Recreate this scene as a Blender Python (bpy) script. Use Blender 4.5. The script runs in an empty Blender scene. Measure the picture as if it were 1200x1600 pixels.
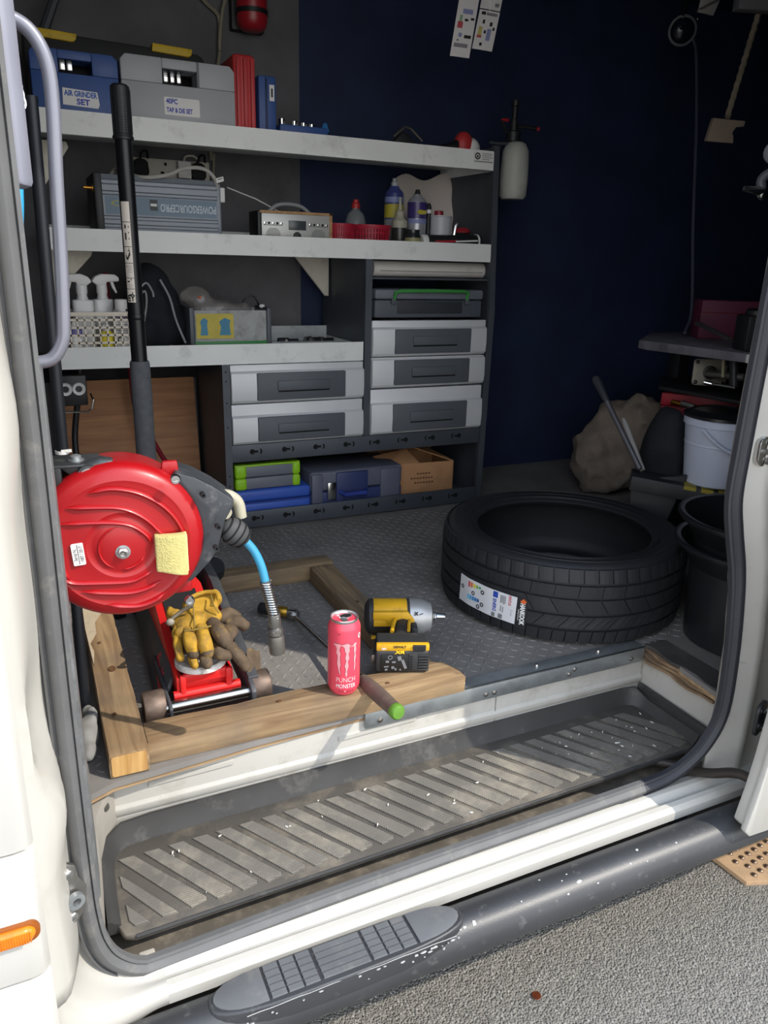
import bpy, bmesh, math, random
from mathutils import Matrix, Vector, noise
scene = bpy.context.scene
COL = scene.collection
random.seed(7)
PI = math.pi
R = math.radians

# ---------------------------------------------------------------- camera
cam_data = bpy.data.cameras.new('camera')
cam = bpy.data.objects.new('camera', cam_data)
COL.objects.link(cam)
cam_data.sensor_fit = 'VERTICAL'
cam_data.sensor_height = 36.0
cam_data.lens = 26.82
cam_data.clip_start = 0.05
cam_data.clip_end = 200
cam.matrix_world = Matrix(((0.90651, 0.10946, -0.40776, -0.52674), (-0.42134, 0.2958, -0.8573, -1.25124), (0.02677, 0.94896, 0.31427, 1.53408), (0.0, 0.0, 0.0, 1.0)))
scene.camera = cam

# ---------------------------------------------------------------- world, sun, exposure
SUN_DIR = Vector((.5, -.495, .71)).normalized()      # towards the sun
world = bpy.data.worlds.new('sky')
scene.world = world
world.use_nodes = True
wn = world.node_tree.nodes
wl = world.node_tree.links
wtc = wn.new('ShaderNodeTexCoord')
wsep = wn.new('ShaderNodeSeparateXYZ')
wrp = wn.new('ShaderNodeValToRGB')            # hazy bright sky: pale at the horizon, bluer overhead
wrp.color_ramp.elements[0].position = 0.0
wrp.color_ramp.elements[0].color = (1.0, .98, .94, 1)
wrp.color_ramp.elements[1].position = 1.0
wrp.color_ramp.elements[1].color = (.50, .66, .95, 1)
e_ = wrp.color_ramp.elements.new(.35)
e_.color = (.86, .91, 1.0, 1)
wl.new(wtc.outputs['Generated'], wsep.inputs[0])
wl.new(wsep.outputs['Z'], wrp.inputs['Fac'])
wl.new(wrp.outputs['Color'], wn['Background'].inputs['Color'])
wn['Background'].inputs['Strength'].default_value = 2.45
sd = bpy.data.lights.new('sun', 'SUN')
sd.energy = 3.8
sd.angle = R(0.6)
sd.color = (1.0, .93, .82)
sun = bpy.data.objects.new('sun', sd)
sun.rotation_euler = SUN_DIR.to_track_quat('Z', 'Y').to_euler()
sun.location = SUN_DIR * 8
COL.objects.link(sun)
scene.view_settings.view_transform = 'Standard'
scene.view_settings.look = 'None'
scene.view_settings.gamma = 1
scene.view_settings.exposure = 0.16
scene.view_settings.use_curve_mapping = False
scene.cycles.use_denoising = True
scene.cycles.max_bounces = 8
scene.cycles.diffuse_bounces = 5

# ---------------------------------------------------------------- materials
def lin(h):
    if not isinstance(h, str):
        return tuple(h)
    h = h.lstrip('#')
    v = [int(h[i:i + 2], 16) / 255 for i in (0, 2, 4)]
    return tuple(c / 12.92 if c <= .04045 else ((c + .055) / 1.055) ** 2.4 for c in v)

MATS = {}
def mat(name, col, rough=.5, metal=0, var=.1, scale=9, bump=0, bscale=120, dirt=None, damt=.5, dscale=5,
        coat=0, trans=0, alpha=1, stretch=None, spec=.5, emit=0, sheen=0):
    """procedural surface: base colour with noise variation, optional dirt patches and fine bump"""
    if name in MATS:
        return MATS[name]
    m = bpy.data.materials.new(name)
    m.use_nodes = True
    nt = m.node_tree
    n, l = nt.nodes, nt.links
    b = n['Principled BSDF']
    c = lin(col)
    tc = n.new('ShaderNodeTexCoord')
    src = tc.outputs['Object']
    if stretch:
        mp = n.new('ShaderNodeMapping')
        mp.inputs['Scale'].default_value = stretch
        l.new(src, mp.inputs['Vector'])
        src = mp.outputs[0]
    nz = n.new('ShaderNodeTexNoise')
    nz.inputs['Scale'].default_value = scale
    nz.inputs['Detail'].default_value = 6
    l.new(src, nz.inputs['Vector'])
    rp = n.new('ShaderNodeValToRGB')
    rp.color_ramp.elements[0].position = .3
    rp.color_ramp.elements[1].position = .7
    rp.color_ramp.elements[0].color = (*[max(0, x * (1 - var)) for x in c], 1)
    rp.color_ramp.elements[1].color = (*[min(1, x * (1 + var)) for x in c], 1)
    l.new(nz.outputs['Fac'], rp.inputs['Fac'])
    out = rp.outputs['Color']
    if dirt:
        dn = n.new('ShaderNodeTexNoise')
        dn.inputs['Scale'].default_value = dscale
        dn.inputs['Detail'].default_value = 9
        dn.inputs['Roughness'].default_value = .68
        l.new(tc.outputs['Object'], dn.inputs['Vector'])
        dr = n.new('ShaderNodeValToRGB')
        dr.color_ramp.elements[0].position = .62 - .3 * damt
        dr.color_ramp.elements[1].position = .78 - .2 * damt
        dr.color_ramp.elements[1].color = (*[min(1., .35 + damt)] * 3, 1)
        l.new(dn.outputs['Fac'], dr.inputs['Fac'])
        mx = n.new('ShaderNodeMixRGB')
        l.new(dr.outputs['Color'], mx.inputs['Fac'])
        l.new(out, mx.inputs['Color1'])
        mx.inputs['Color2'].default_value = (*lin(dirt), 1)
        out = mx.outputs['Color']
    l.new(out, b.inputs['Base Color'])
    b.inputs['Roughness'].default_value = rough
    b.inputs['Metallic'].default_value = metal
    b.inputs['Specular IOR Level'].default_value = spec
    b.inputs['Coat Weight'].default_value = coat
    b.inputs['Coat Roughness'].default_value = .08
    b.inputs['Transmission Weight'].default_value = trans
    b.inputs['Alpha'].default_value = alpha
    b.inputs['Sheen Weight'].default_value = sheen
    if bump:
        bn = n.new('ShaderNodeTexNoise')
        bn.inputs['Scale'].default_value = bscale
        bn.inputs['Detail'].default_value = 4
        l.new(src, bn.inputs['Vector'])
        bp = n.new('ShaderNodeBump')
        bp.inputs['Strength'].default_value = bump
        bp.inputs['Distance'].default_value = .002
        l.new(bn.outputs['Fac'], bp.inputs['Height'])
        l.new(bp.outputs[0], b.inputs['Normal'])
    MATS[name] = m
    return m

def wood_mat(name, c1, c2, axis, grey=.3):
    if name in MATS:
        return MATS[name]
    m = bpy.data.materials.new(name)
    m.use_nodes = True
    n, l = m.node_tree.nodes, m.node_tree.links
    b = n['Principled BSDF']
    tc = n.new('ShaderNodeTexCoord')
    mp = n.new('ShaderNodeMapping')
    mp.inputs['Scale'].default_value = {'X': (2.2, 34, 34), 'Y': (34, 2.2, 34), 'Z': (34, 34, 2.2)}[axis]
    l.new(tc.outputs['Object'], mp.inputs[0])
    nz = n.new('ShaderNodeTexNoise')
    nz.inputs['Scale'].default_value = 1.6
    nz.inputs['Detail'].default_value = 8
    nz.inputs['Distortion'].default_value = .7
    l.new(mp.outputs[0], nz.inputs['Vector'])
    rp = n.new('ShaderNodeValToRGB')
    rp.color_ramp.elements[0].position = .32
    rp.color_ramp.elements[1].position = .66
    rp.color_ramp.elements[0].color = (*lin(c1), 1)
    rp.color_ramp.elements[1].color = (*lin(c2), 1)
    l.new(nz.outputs['Fac'], rp.inputs['Fac'])
    dn = n.new('ShaderNodeTexNoise')
    dn.inputs['Scale'].default_value = 9
    dn.inputs['Detail'].default_value = 8
    l.new(tc.outputs['Object'], dn.inputs['Vector'])
    dr = n.new('ShaderNodeValToRGB')
    dr.color_ramp.elements[0].position = .45
    dr.color_ramp.elements[1].position = .75
    dr.color_ramp.elements[1].color = (grey, grey, grey, 1)
    l.new(dn.outputs['Fac'], dr.inputs['Fac'])
    mx = n.new('ShaderNodeMixRGB')
    l.new(dr.outputs[0], mx.inputs['Fac'])
    l.new(rp.outputs[0], mx.inputs['Color1'])
    mx.inputs['Color2'].default_value = (*lin('#5b5148'), 1)
    l.new(mx.outputs[0], b.inputs['Base Color'])
    b.inputs['Roughness'].default_value = .8
    bp = n.new('ShaderNodeBump')
    bp.inputs['Strength'].default_value = .5
    bp.inputs['Distance'].default_value = .0015
    l.new(nz.outputs['Fac'], bp.inputs['Height'])
    l.new(bp.outputs[0], b.inputs['Normal'])
    MATS[name] = m
    return m

# ---------------------------------------------------------------- mesh builder
def TR(x=0, y=0, z=0, rx=0, ry=0, rz=0, s=1):
    return (Matrix.Translation((x, y, z)) @ Matrix.Rotation(R(rz), 4, 'Z') @ Matrix.Rotation(R(ry), 4, 'Y')
            @ Matrix.Rotation(R(rx), 4, 'X') @ Matrix.Scale(s, 4))

def frame_z(origin, zdir, xhint=(1, 0, 0)):
    """matrix whose local Z runs along zdir"""
    z = Vector(zdir).normalized()
    x = Vector(xhint)
    x = x - z * x.dot(z)
    if x.length < 1e-4:
        x = Vector((0, 1, 0)) - z * z.y
    x.normalize()
    y = z.cross(x)
    return Matrix(((x.x, y.x, z.x, origin[0]), (x.y, y.y, z.y, origin[1]), (x.z, y.z, z.z, origin[2]), (0, 0, 0, 1)))

class MB:
    def __init__(self, M=None):
        self.v, self.f, self.M = [], [], M or Matrix.Identity(4)
    def add(self, vs, fs, M=None):
        T = self.M @ M if M is not None else self.M
        o = len(self.v)
        self.v += [T @ Vector(p) for p in vs]
        self.f += [[i + o for i in f] for f in fs]
        return self
    def box(self, x0, y0, z0, x1, y1, z1, M=None, taper=0):
        t = taper
        return self.add([(x0, y0, z0), (x1, y0, z0), (x1, y1, z0), (x0, y1, z0), (x0 + t, y0 + t, z1), (x1 - t, y0 + t, z1), (x1 - t, y1 - t, z1), (x0 + t, y1 - t, z1)],
                        [(3, 2, 1, 0), (4, 5, 6, 7), (0, 1, 5, 4), (1, 2, 6, 5), (2, 3, 7, 6), (3, 0, 4, 7)], M)
    def prism(self, poly, z0, z1, M=None, top=1.0):
        n = len(poly)
        cx, cy = sum(p[0] for p in poly) / n, sum(p[1] for p in poly) / n
        vs = [(x, y, z0) for x, y in poly] + [(cx + (x - cx) * top, cy + (y - cy) * top, z1) for x, y in poly]
        return self.add(vs, [list(range(n - 1, -1, -1)), list(range(n, 2 * n))] + [(i, (i + 1) % n, n + (i + 1) % n, n + i) for i in range(n)], M)
    def lathe(self, prof, n=24, M=None, a0=0, a1=2 * PI):
        """prof: (r, z) list, bottom to top, around local Z"""
        full = abs(a1 - a0 - 2 * PI) < 1e-6
        k = n if full else n + 1
        vs, fs = [], []
        for r, z in prof:
            for i in range(k):
                a = a0 + (a1 - a0) * i / n
                vs.append((r * math.cos(a), r * math.sin(a), z))
        for j in range(len(prof) - 1):
            for i in range(n):
                i2 = (i + 1) % k
                fs.append((j * k + i, j * k + i2, (j + 1) * k + i2, (j + 1) * k + i))
        if full and prof[0][0] > 1e-6:
            fs.append(list(range(n - 1, -1, -1)))
        if full and prof[-1][0] > 1e-6:
            fs.append([(len(prof) - 1) * k + i for i in range(n)])
        return self.add(vs, fs, M)
    def ring(self, prof, n=32, M=None):
        """closed profile (r, z) loop around local Z: a solid of revolution with a hole"""
        m = len(prof)
        vs, fs = [], []
        for i in range(n):
            a = 2 * PI * i / n
            vs += [(r * math.cos(a), r * math.sin(a), z) for r, z in prof]
        for i in range(n):
            for j in range(m):
                a, b = i * m, ((i + 1) % n) * m
                fs.append((a + j, b + j, b + (j + 1) % m, a + (j + 1) % m))
        return self.add(vs, fs, M)
    def sweep(self, prof, path, up=(0, 0, 1), M=None, closed=False, caps=True, scales=None):
        """closed 2D profile swept along a path; profile x = side, y = up"""
        P = [Vector(p) for p in path]
        up = Vector(up)
        m, vs, fs = len(prof), [], []
        for i, p in enumerate(P):
            a = P[i - 1] if (i > 0 or closed) else p
            b = P[(i + 1) % len(P)] if (i < len(P) - 1 or closed) else p
            t = (b - a).normalized()
            s = t.cross(up)
            if s.length < 1e-4:
                s = Vector((1, 0, 0))
            s.normalize()
            u = s.cross(t)
            k = scales[i] if scales else 1
            vs += [tuple(p + s * (x * k) + u * (y * k)) for x, y in prof]
        n = len(P)
        for i in range(n if closed else n - 1):
            for j in range(m):
                a, b = i * m, ((i + 1) % n) * m
                fs.append((a + j, a + (j + 1) % m, b + (j + 1) % m, b + j))
        if caps and not closed:
            fs.append(list(range(m - 1, -1, -1)))
            fs.append([(n - 1) * m + j for j in range(m)])
        return self.add(vs, fs, M)
    def tube(self, path, r, n=10, M=None, caps=True, closed=False):
        P = [Vector(p) for p in path]
        rs = r if isinstance(r, (list, tuple)) else [r] * len(P)
        vs, fs = [], []
        t0 = (P[1] - P[0]).normalized()
        u = t0.orthogonal().normalized()
        for i, p in enumerate(P):
            a = P[i - 1] if i > 0 else (P[-1] if closed else p)
            b = P[i + 1] if i < len(P) - 1 else (P[0] if closed else p)
            t = (b - a).normalized()
            u = (u - t * u.dot(t)).normalized()
            w = t.cross(u)
            vs += [tuple(p + (u * math.cos(2 * PI * k / n) + w * math.sin(2 * PI * k / n)) * rs[i]) for k in range(n)]
        m = len(P)
        for i in range(m if closed else m - 1):
            for k in range(n):
                a, b = i * n, ((i + 1) % m) * n
                fs.append((a + k, a + (k + 1) % n, b + (k + 1) % n, b + k))
        if caps and not closed:
            fs.append(list(range(n - 1, -1, -1)))
            fs.append([(m - 1) * n + k for k in range(n)])
        return self.add(vs, fs, M)
    def ell(self, c, r, n=16, M=None, m=10):
        T = Matrix.Translation(c) @ Matrix.Diagonal((*r, 1))
        prof = [(max(math.sin(PI * j / m), 1e-7), -math.cos(PI * j / m)) for j in range(m + 1)]
        return self.lathe(prof, n, (M @ T) if M is not None else T)
    def grid(self, fn, nu, nv, M=None, thick=None):
        vs = [fn(u / nu, v / nv) for v in range(nv + 1) for u in range(nu + 1)]
        fs = [(v * (nu + 1) + u, v * (nu + 1) + u + 1, (v + 1) * (nu + 1) + u + 1, (v + 1) * (nu + 1) + u) for v in range(nv) for u in range(nu)]
        if thick:
            k = len(vs)
            vs = vs + [tuple(Vector(p) + Vector(thick)) for p in vs]
            fs = fs + [tuple(i + k for i in reversed(f)) for f in fs]
            b = [u for u in range(nu + 1)] + [v * (nu + 1) + nu for v in range(1, nv + 1)] + [nv * (nu + 1) + u for u in range(nu - 1, -1, -1)] + [v * (nu + 1) for v in range(nv - 1, 0, -1)]
            fs += [(b[(i + 1) % len(b)], b[i], b[i] + k, b[(i + 1) % len(b)] + k) for i in range(len(b))]
        return self.add(vs, fs, M)
    def jitter(self, amt, freq=8, seed=0):
        for i, p in enumerate(self.v):
            q = p * freq + Vector((seed, seed * 2.3, -seed))
            self.v[i] = p + Vector((noise.noise(q), noise.noise(q + Vector((31, 0, 0))), noise.noise(q + Vector((0, 57, 0))))) * amt
        return self

def smooth_mesh(me, angle=38):
    bm = bmesh.new()
    bm.from_mesh(me)
    bmesh.ops.recalc_face_normals(bm, faces=bm.faces)
    for f in bm.faces:
        f.smooth = True
    for e in bm.edges:
        if len(e.link_faces) == 2 and e.calc_face_angle(0) > R(angle):
            e.smooth = False
    bm.to_mesh(me)
    bm.free()

def obj(name, mb, m, parent=None, bevel=0, seg=2, world=False, smooth=True, kind=None, angle=38):
    """link ONE mesh object; bevel rounds its sharp edges"""
    vs = mb.v
    if world and parent is not None:
        inv = abs_matrix(parent).inverted()
        vs = [inv @ p for p in vs]
    me = bpy.data.meshes.new(name)
    me.from_pydata([tuple(p) for p in vs], [], mb.f)
    if bevel:
        bm = bmesh.new()
        bm.from_mesh(me)
        bmesh.ops.recalc_face_normals(bm, faces=bm.faces)
        es = [e for e in bm.edges if len(e.link_faces) == 2 and e.calc_face_angle(0) > R(32)]
        bmesh.ops.bevel(bm, geom=es, offset=bevel, segments=seg, profile=.5, affect='EDGES', clamp_overlap=True)
        bm.to_mesh(me)
        bm.free()
    if smooth:
        smooth_mesh(me, angle)
    o = bpy.data.objects.new(name, me)
    COL.objects.link(o)
    me.materials.append(m)
    if parent is not None:
        o.parent = parent
    if kind:
        o['kind'] = kind
    return o

def abs_matrix(o):
    M = o.matrix_basis.copy()
    while o.parent is not None:
        o = o.parent
        M = o.matrix_basis @ M
    return M

def tag(o, label, cat, group=None):
    o['label'] = label
    o['category'] = cat
    if group:
        o['group'] = group
    return o

def thing(name, label, cat, loc=(0, 0, 0), rz=0, group=None, rx=0, ry=0):
    o = bpy.data.objects.new(name, None)
    o.empty_display_size = .05
    COL.objects.link(o)
    o.matrix_basis = TR(*loc, rx, ry, rz)
    return tag(o, label, cat, group)

def struct(name, mb, m, parent=None, **k):
    o = obj(name, mb, m, parent, **k)
    if parent is None:
        o['kind'] = 'structure'
    return o

def tail(src, parent):
    o = src.copy()
    COL.objects.link(o)
    o.parent = parent
    return o

def text(body, size, m, parent, M, name='lettering', align='CENTER', squeeze=1.0, thick=.0002, wrap=None, shear=0, bold=0, world=False):
    """flat printed lettering laid in the local XY plane of M; wrap = radius bends it round local Y"""
    cu = bpy.data.curves.new('lettering', 'FONT')
    cu.body = body
    cu.size = size
    cu.align_x = align
    cu.align_y = 'CENTER'
    cu.shear = shear
    cu.offset = bold
    cu.resolution_u = 3
    t = bpy.data.objects.new('lettering', cu)
    COL.objects.link(t)
    dg = bpy.context.evaluated_depsgraph_get()
    me = bpy.data.meshes.new_from_object(t.evaluated_get(dg))
    bpy.data.objects.remove(t)
    bpy.data.curves.remove(cu)
    if wrap:
        bm = bmesh.new()
        bm.from_mesh(me)
        bmesh.ops.triangulate(bm, faces=bm.faces)
        for k in range(2):
            bmesh.ops.subdivide_edges(bm, edges=[e for e in bm.edges if e.calc_length() > size * .2], cuts=1)
            bmesh.ops.triangulate(bm, faces=bm.faces)
        bm.to_mesh(me)
        bm.free()
    if world and parent is not None:
        M = abs_matrix(parent).inverted() @ M
    for v in me.vertices:
        x, y, z = v.co.x * squeeze, v.co.y, thick
        if wrap:
            a = x / wrap
            x, z = wrap * math.sin(a), wrap * math.cos(a) - wrap + thick
        v.co = M @ Vector((x, y, z))
    me.name = name
    me.materials.clear()
    me.materials.append(m)
    o = bpy.data.objects.new(name, me)
    COL.objects.link(o)
    if parent is not None:
        o.parent = parent
    return o

# a plane facing the open door (-Y): text x -> +X, y -> +Z
def face_front(x, y, z, rot=0, rz=0):
    return TR(x, y, z, 90, 0, rz) @ Matrix.Rotation(R(rot), 4, 'Z')

def rrect(w, h, r, n=5, cx=0, cy=0):
    pts = []
    for sx, sy, a in ((1, 1, 0), (-1, 1, 90), (-1, -1, 180), (1, -1, 270)):
        for i in range(n + 1):
            t = R(a + 90 * i / n)
            pts.append((cx + sx * (w / 2 - r) + r * math.cos(t), cy + sy * (h / 2 - r) + r * math.sin(t)))
    return pts

def arc(c, r, a0, a1, n, plane='XZ'):
    out = []
    for i in range(n + 1):
        a = R(a0 + (a1 - a0) * i / n)
        u, v = r * math.cos(a), r * math.sin(a)
        out.append({'XZ': (c[0] + u, c[1], c[2] + v), 'XY': (c[0] + u, c[1] + v, c[2]), 'YZ': (c[0], c[1] + u, c[2] + v)}[plane])
    return out

def spline(pts, n=6):
    """Catmull-Rom through the points"""
    P = [Vector(p) for p in pts]
    P = [P[0] * 2 - P[1]] + P + [P[-1] * 2 - P[-2]]
    out = []
    for i in range(1, len(P) - 2):
        for k in range(n):
            t = k / n
            a, b, c, d = P[i - 1], P[i], P[i + 1], P[i + 2]
            out.append(.5 * (2 * b + (c - a) * t + (2 * a - 5 * b + 4 * c - d) * t * t + (3 * b - a - 3 * c + d) * t ** 3))
    out.append(P[-2])
    return [tuple(p) for p in out]

def blob(name, shapes, m, parent=None, voxel=.004, smooth_it=6, jit=0, jfreq=20, world=False):
    """one continuous skin around overlapping solids (voxel remesh)"""
    mb = MB()
    for fn in shapes:
        fn(mb)
    if jit:
        mb.jitter(jit, jfreq)
    o = obj(name, mb, m, parent, world=world, smooth=False)
    md = o.modifiers.new('skin', 'REMESH')
    md.mode = 'VOXEL'
    md.voxel_size = voxel
    md.use_smooth_shade = True
    ms = o.modifiers.new('soften', 'SMOOTH')
    ms.iterations = smooth_it
    ms.factor = .5
    return o

# ---------------------------------------------------------------- palette
WHITE = mat('van_white', '#b5b2aa', .32, var=.03, scale=3, dirt='#a39d90', damt=.22, dscale=7, coat=.25)
WHITE_DIRTY = mat('worn_white', '#b4b1a9', .45, var=.05, scale=4, dirt='#8d877c', damt=.38, dscale=9)
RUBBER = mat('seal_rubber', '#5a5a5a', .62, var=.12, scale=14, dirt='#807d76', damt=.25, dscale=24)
BLACKPL = mat('black_plastic', '#1b1c1f', .5, var=.15, scale=12)
BLACKMATT = mat('black_matt', '#141518', .8, var=.2)
DARKSTEEL = mat('dark_steel', '#4c5158', .5, .25, var=.12, scale=10)
LINING = mat('dark_lining', '#5e5d60', .75, var=.25, scale=5, bump=.3, bscale=60, dirt='#454449', damt=.2, dscale=6)
ALU = mat('shelf_aluminium', '#e2e4e0', .5, .0, var=.05, scale=6, dirt='#9a9c98', damt=.25, dscale=10)
GALV = mat('galvanised_steel', '#a6abac', .42, .75, var=.12, scale=30, dirt='#7d8284', damt=.3, dscale=14)
CHROME = mat('chrome', '#c9c9c7', .22, 1, var=.05)
STEEL = mat('worn_steel', '#8d8a85', .42, .9, var=.15, scale=30, dirt='#5a5048', damt=.35, dscale=30)
RED = mat('red_enamel', '#9f0a12', .36, var=.05, scale=4, coat=.08, dirt='#8e2420', damt=.1, dscale=12)
RUBBER_SHADED = mat('seal_rubber_shaded', '#2a2b30', .6, var=.12, scale=14)  # same seal rubber, with the right side's shade put into its colour
LABELW = mat('label_white', '#dcdbd8', .55, var=.03)
INK = mat('ink_black', '#16171a', .6)
INKW = mat('ink_white', '#e8e8e6', .5)

# ================================================================ THE SETTING: street, van shell
def asphalt():
    m = bpy.data.materials.new('asphalt')
    m.use_nodes = True
    n, l = m.node_tree.nodes, m.node_tree.links
    b = n['Principled BSDF']
    tc = n.new('ShaderNodeTexCoord')
    vo = n.new('ShaderNodeTexVoronoi')
    vo.inputs['Scale'].default_value = 200
    vo.inputs['Randomness'].default_value = 1
    nz = n.new('ShaderNodeTexNoise')
    nz.inputs['Scale'].default_value = 34
    nz.inputs['Detail'].default_value = 8
    big = n.new('ShaderNodeTexNoise')
    big.inputs['Scale'].default_value = 2.5
    for q in (vo, nz, big):
        l.new(tc.outputs['Object'], q.inputs['Vector'])
    rp = n.new('ShaderNodeValToRGB')
    rp.color_ramp.elements[0].color = (*lin('#5c5a55'), 1)
    rp.color_ramp.elements[1].color = (*lin('#918e87'), 1)
    l.new(vo.outputs['Color'], rp.inputs['Fac'])
    r2 = n.new('ShaderNodeValToRGB')
    r2.color_ramp.elements[0].position = .35
    r2.color_ramp.elements[1].position = .65
    r2.color_ramp.elements[0].color = (*lin('#67645f'), 1)
    r2.color_ramp.elements[1].color = (*lin('#7e7a72'), 1)
    l.new(nz.outputs['Fac'], r2.inputs['Fac'])
    mx = n.new('ShaderNodeMixRGB')
    mx.inputs['Fac'].default_value = .55
    l.new(r2.outputs[0], mx.inputs['Color1'])
    l.new(rp.outputs[0], mx.inputs['Color2'])
    l.new(mx.outputs[0], b.inputs['Base Color'])
    b.inputs['Roughness'].default_value = .85
    ad = n.new('ShaderNodeMath')
    ad.operation = 'MULTIPLY_ADD'
    ad.inputs[1].default_value = .8
    l.new(nz.outputs['Fac'], ad.inputs[0])
    l.new(vo.outputs['Distance'], ad.inputs[2])
    bp = n.new('ShaderNodeBump')
    bp.inputs['Strength'].default_value = .9
    bp.inputs['Distance'].default_value = .006
    bp.invert = True
    l.new(ad.outputs[0], bp.inputs['Height'])
    l.new(bp.outputs[0], b.inputs['Normal'])
    return m
ASPH = asphalt()
g = MB().box(-9, -9, -.1, 9, 7, 0)
road = struct('ground', g, ASPH)
# loose chippings standing proud of the tarmac near the van
g = MB()
rnd = random.Random(3)
for i in range(5200):
    x, y = rnd.uniform(-.35, 1.45), rnd.uniform(-.75, -.05)
    if x > 1.0 and y > -.42 + (x - 1.05) * .2:
        continue
    s = rnd.uniform(.0018, .0042)
    a = rnd.uniform(0, 6.28)
    k = [(math.cos(a + t) * s * rnd.uniform(.7, 1.2), math.sin(a + t) * s * rnd.uniform(.7, 1.2)) for t in (0, 1.3, 2.5, 3.8, 5.1)]
    vs = [(x + p[0], y + p[1], -.001) for p in k] + [(x + p[0] * .6, y + p[1] * .6, s * .55) for p in k]
    g.add(vs, [(0, 1, 6, 5), (1, 2, 7, 6), (2, 3, 8, 7), (3, 4, 9, 8), (4, 0, 5, 9), (5, 6, 7, 8, 9)])
chip = obj('chippings', g, mat('chippings', '#8f8c87', .85, var=.35, scale=300), road, kind='stuff', smooth=False)

# tactile paving: buff slab with rows of steel studs
PAV = mat('buff_paving', '#a98b6a', .75, var=.12, scale=40, bump=.35, bscale=260, dirt='#7d6a55', damt=.35, dscale=20)
pave = thing('paving_slab', 'buff brown tactile paving slab with rows of metal studs beside the tarmac', 'paving', (1.045, -.245, 0), 8)
obj('slab', MB().prism([(0, .02), (.9, -.45), (1.6, -.45), (1.6, .5), (.02, .5)], -.02, .012), PAV, pave, bevel=.003)
stud0 = None
for i in range(15):
    for j in range(19):
        x, y = .040 + i * .029 + (j % 2) * .0145, -.30 + j * .027
        if y < .03 - x * .50:
            continue
        if stud0 is None:
            stud0 = obj('stud', MB().lathe([(.0085, 0), (.008, .002), (.0045, .0048), (.0001, .0053)], 12), mat('stud_steel', '#7b6655', .35, .8, var=.2), pave)
            st = stud0
        else:
            st = tail(stud0, pave)
        st.location = (x, y, .012)
coin = obj('coin', MB().lathe([(.0098, 0), (.0102, .0004), (.0102, .0013), (.0092, .0016), (.0091, .0012), (.0001, .0012)], 28), mat('copper', '#8a4a30', .45, .8, var=.2, scale=200))
coin.location = (0.3471, -0.2662, .0025)
tag(coin, 'small copper coin lying alone on the grey tarmac', 'coin')

# ---- van load space shell
NAVY = mat('dark_navy_lining', '#1e2b4a', .8, var=.25, scale=4, bump=.25, bscale=50)
struct('wall_back', MB().box(.46, 1.62, .3, 3.2, 1.68, 2.64), NAVY)
struct('trim_17', MB().box(-.62, 1.615, .3, .46, 1.68, 2.64), LINING)
struct('wall_left', MB().box(-.68, -.2, .3, -.62, 1.68, 2.64), LINING)
struct('wall_right', MB().box(3.1, -.35, .3, 3.16, 1.68, 2.64), NAVY)
struct('ceiling', MB().box(-.68, -.33, 2.6, 3.16, 1.68, 2.66), NAVY)
w = MB()
w.box(.80, -.275, 0.46, 3.16, -.265, 2.62)          # side beyond the opening
w.box(-.66, -.31, 2.40, .80, -.25, 2.62)          # header above the opening
struct('wall_front', w, NAVY)
sk = MB()
sk.box(.95, -.345, .40, 3.2, -.302, 2.66)
sk.box(-1.6, -.345, 2.42, .95, -.312, 2.66)
struct('trim_1', sk, WHITE)
struct('trim_2', MB().box(-1.6, -.345, 2.66, 3.2, 1.72, 2.70), WHITE)
# lining battens on the back wall and a conduit
struct('trim_3', MB().tube([(-0.379, 1.5, 2.1113), (-0.2985, 1.5, 2.2936)], .014, 8), DARKSTEEL)
struct('trim_4', MB().box(-.6, 1.585, 1.105, .06, 1.62, 1.20), BLACKMATT)

# ---- load floor: rubber tread plate over plywood, cut back round the step well
TREADM = mat('rubber_tread', '#7b7773', .68, var=.22, scale=7, bump=.2, bscale=150, dirt='#77736c', damt=.42, dscale=4)
PLY = wood_mat('ply_edge', '#8b6f50', '#b39670', 'X', .5)
fl = [(-.515, -.055), (-.46, -.03), (-.2, -.008), (.03, .0), (.805, .012), (.83, -.03), (.80, -.12), (.79, -.235), (3.1, -.235), (3.1, 1.62), (-.62, 1.62), (-.62, -.055)]
floor = struct('floor', MB().prism(fl, .628, .64), TREADM)
pl = [(x, y + (.004 if y < .1 else 0)) for x, y in fl]
obj('plywood', MB().prism(pl, .6185, .628), PLY, floor)
# raised tread marks
g = MB()
rnd = random.Random(5)
def mark(x, y, a):
    L, W, H = .0105, .0032, .0016
    ca, sa = math.cos(a), math.sin(a)
    P = [(-L, 0), (-L * .4, -W), (L * .4, -W), (L, 0), (L * .4, W), (-L * .4, W)]
    Q = [(-L * .6, 0), (-L * .3, -W * .4), (L * .3, -W * .4), (L * .6, 0), (L * .3, W * .4), (-L * .3, W * .4)]
    vs = [(x + p * ca - q * sa, y + p * sa + q * ca, .6399) for p, q in P] + [(x + p * ca - q * sa, y + p * sa + q * ca, .64 + H) for p, q in Q]
    g.add(vs, [(6, 7, 8, 9, 10, 11)] + [(i, (i + 1) % 6, 6 + (i + 1) % 6, 6 + i) for i in range(6)])
for i in range(72):
    for j in range(48):
        x, y = -.48 + i * .024, .012 + j * .024
        mark(x, y, R(45 if (i + j) % 2 else -45) + rnd.uniform(-.06, .06))
obj('tread', g, TREADM, floor, kind='stuff', smooth=False)
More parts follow.
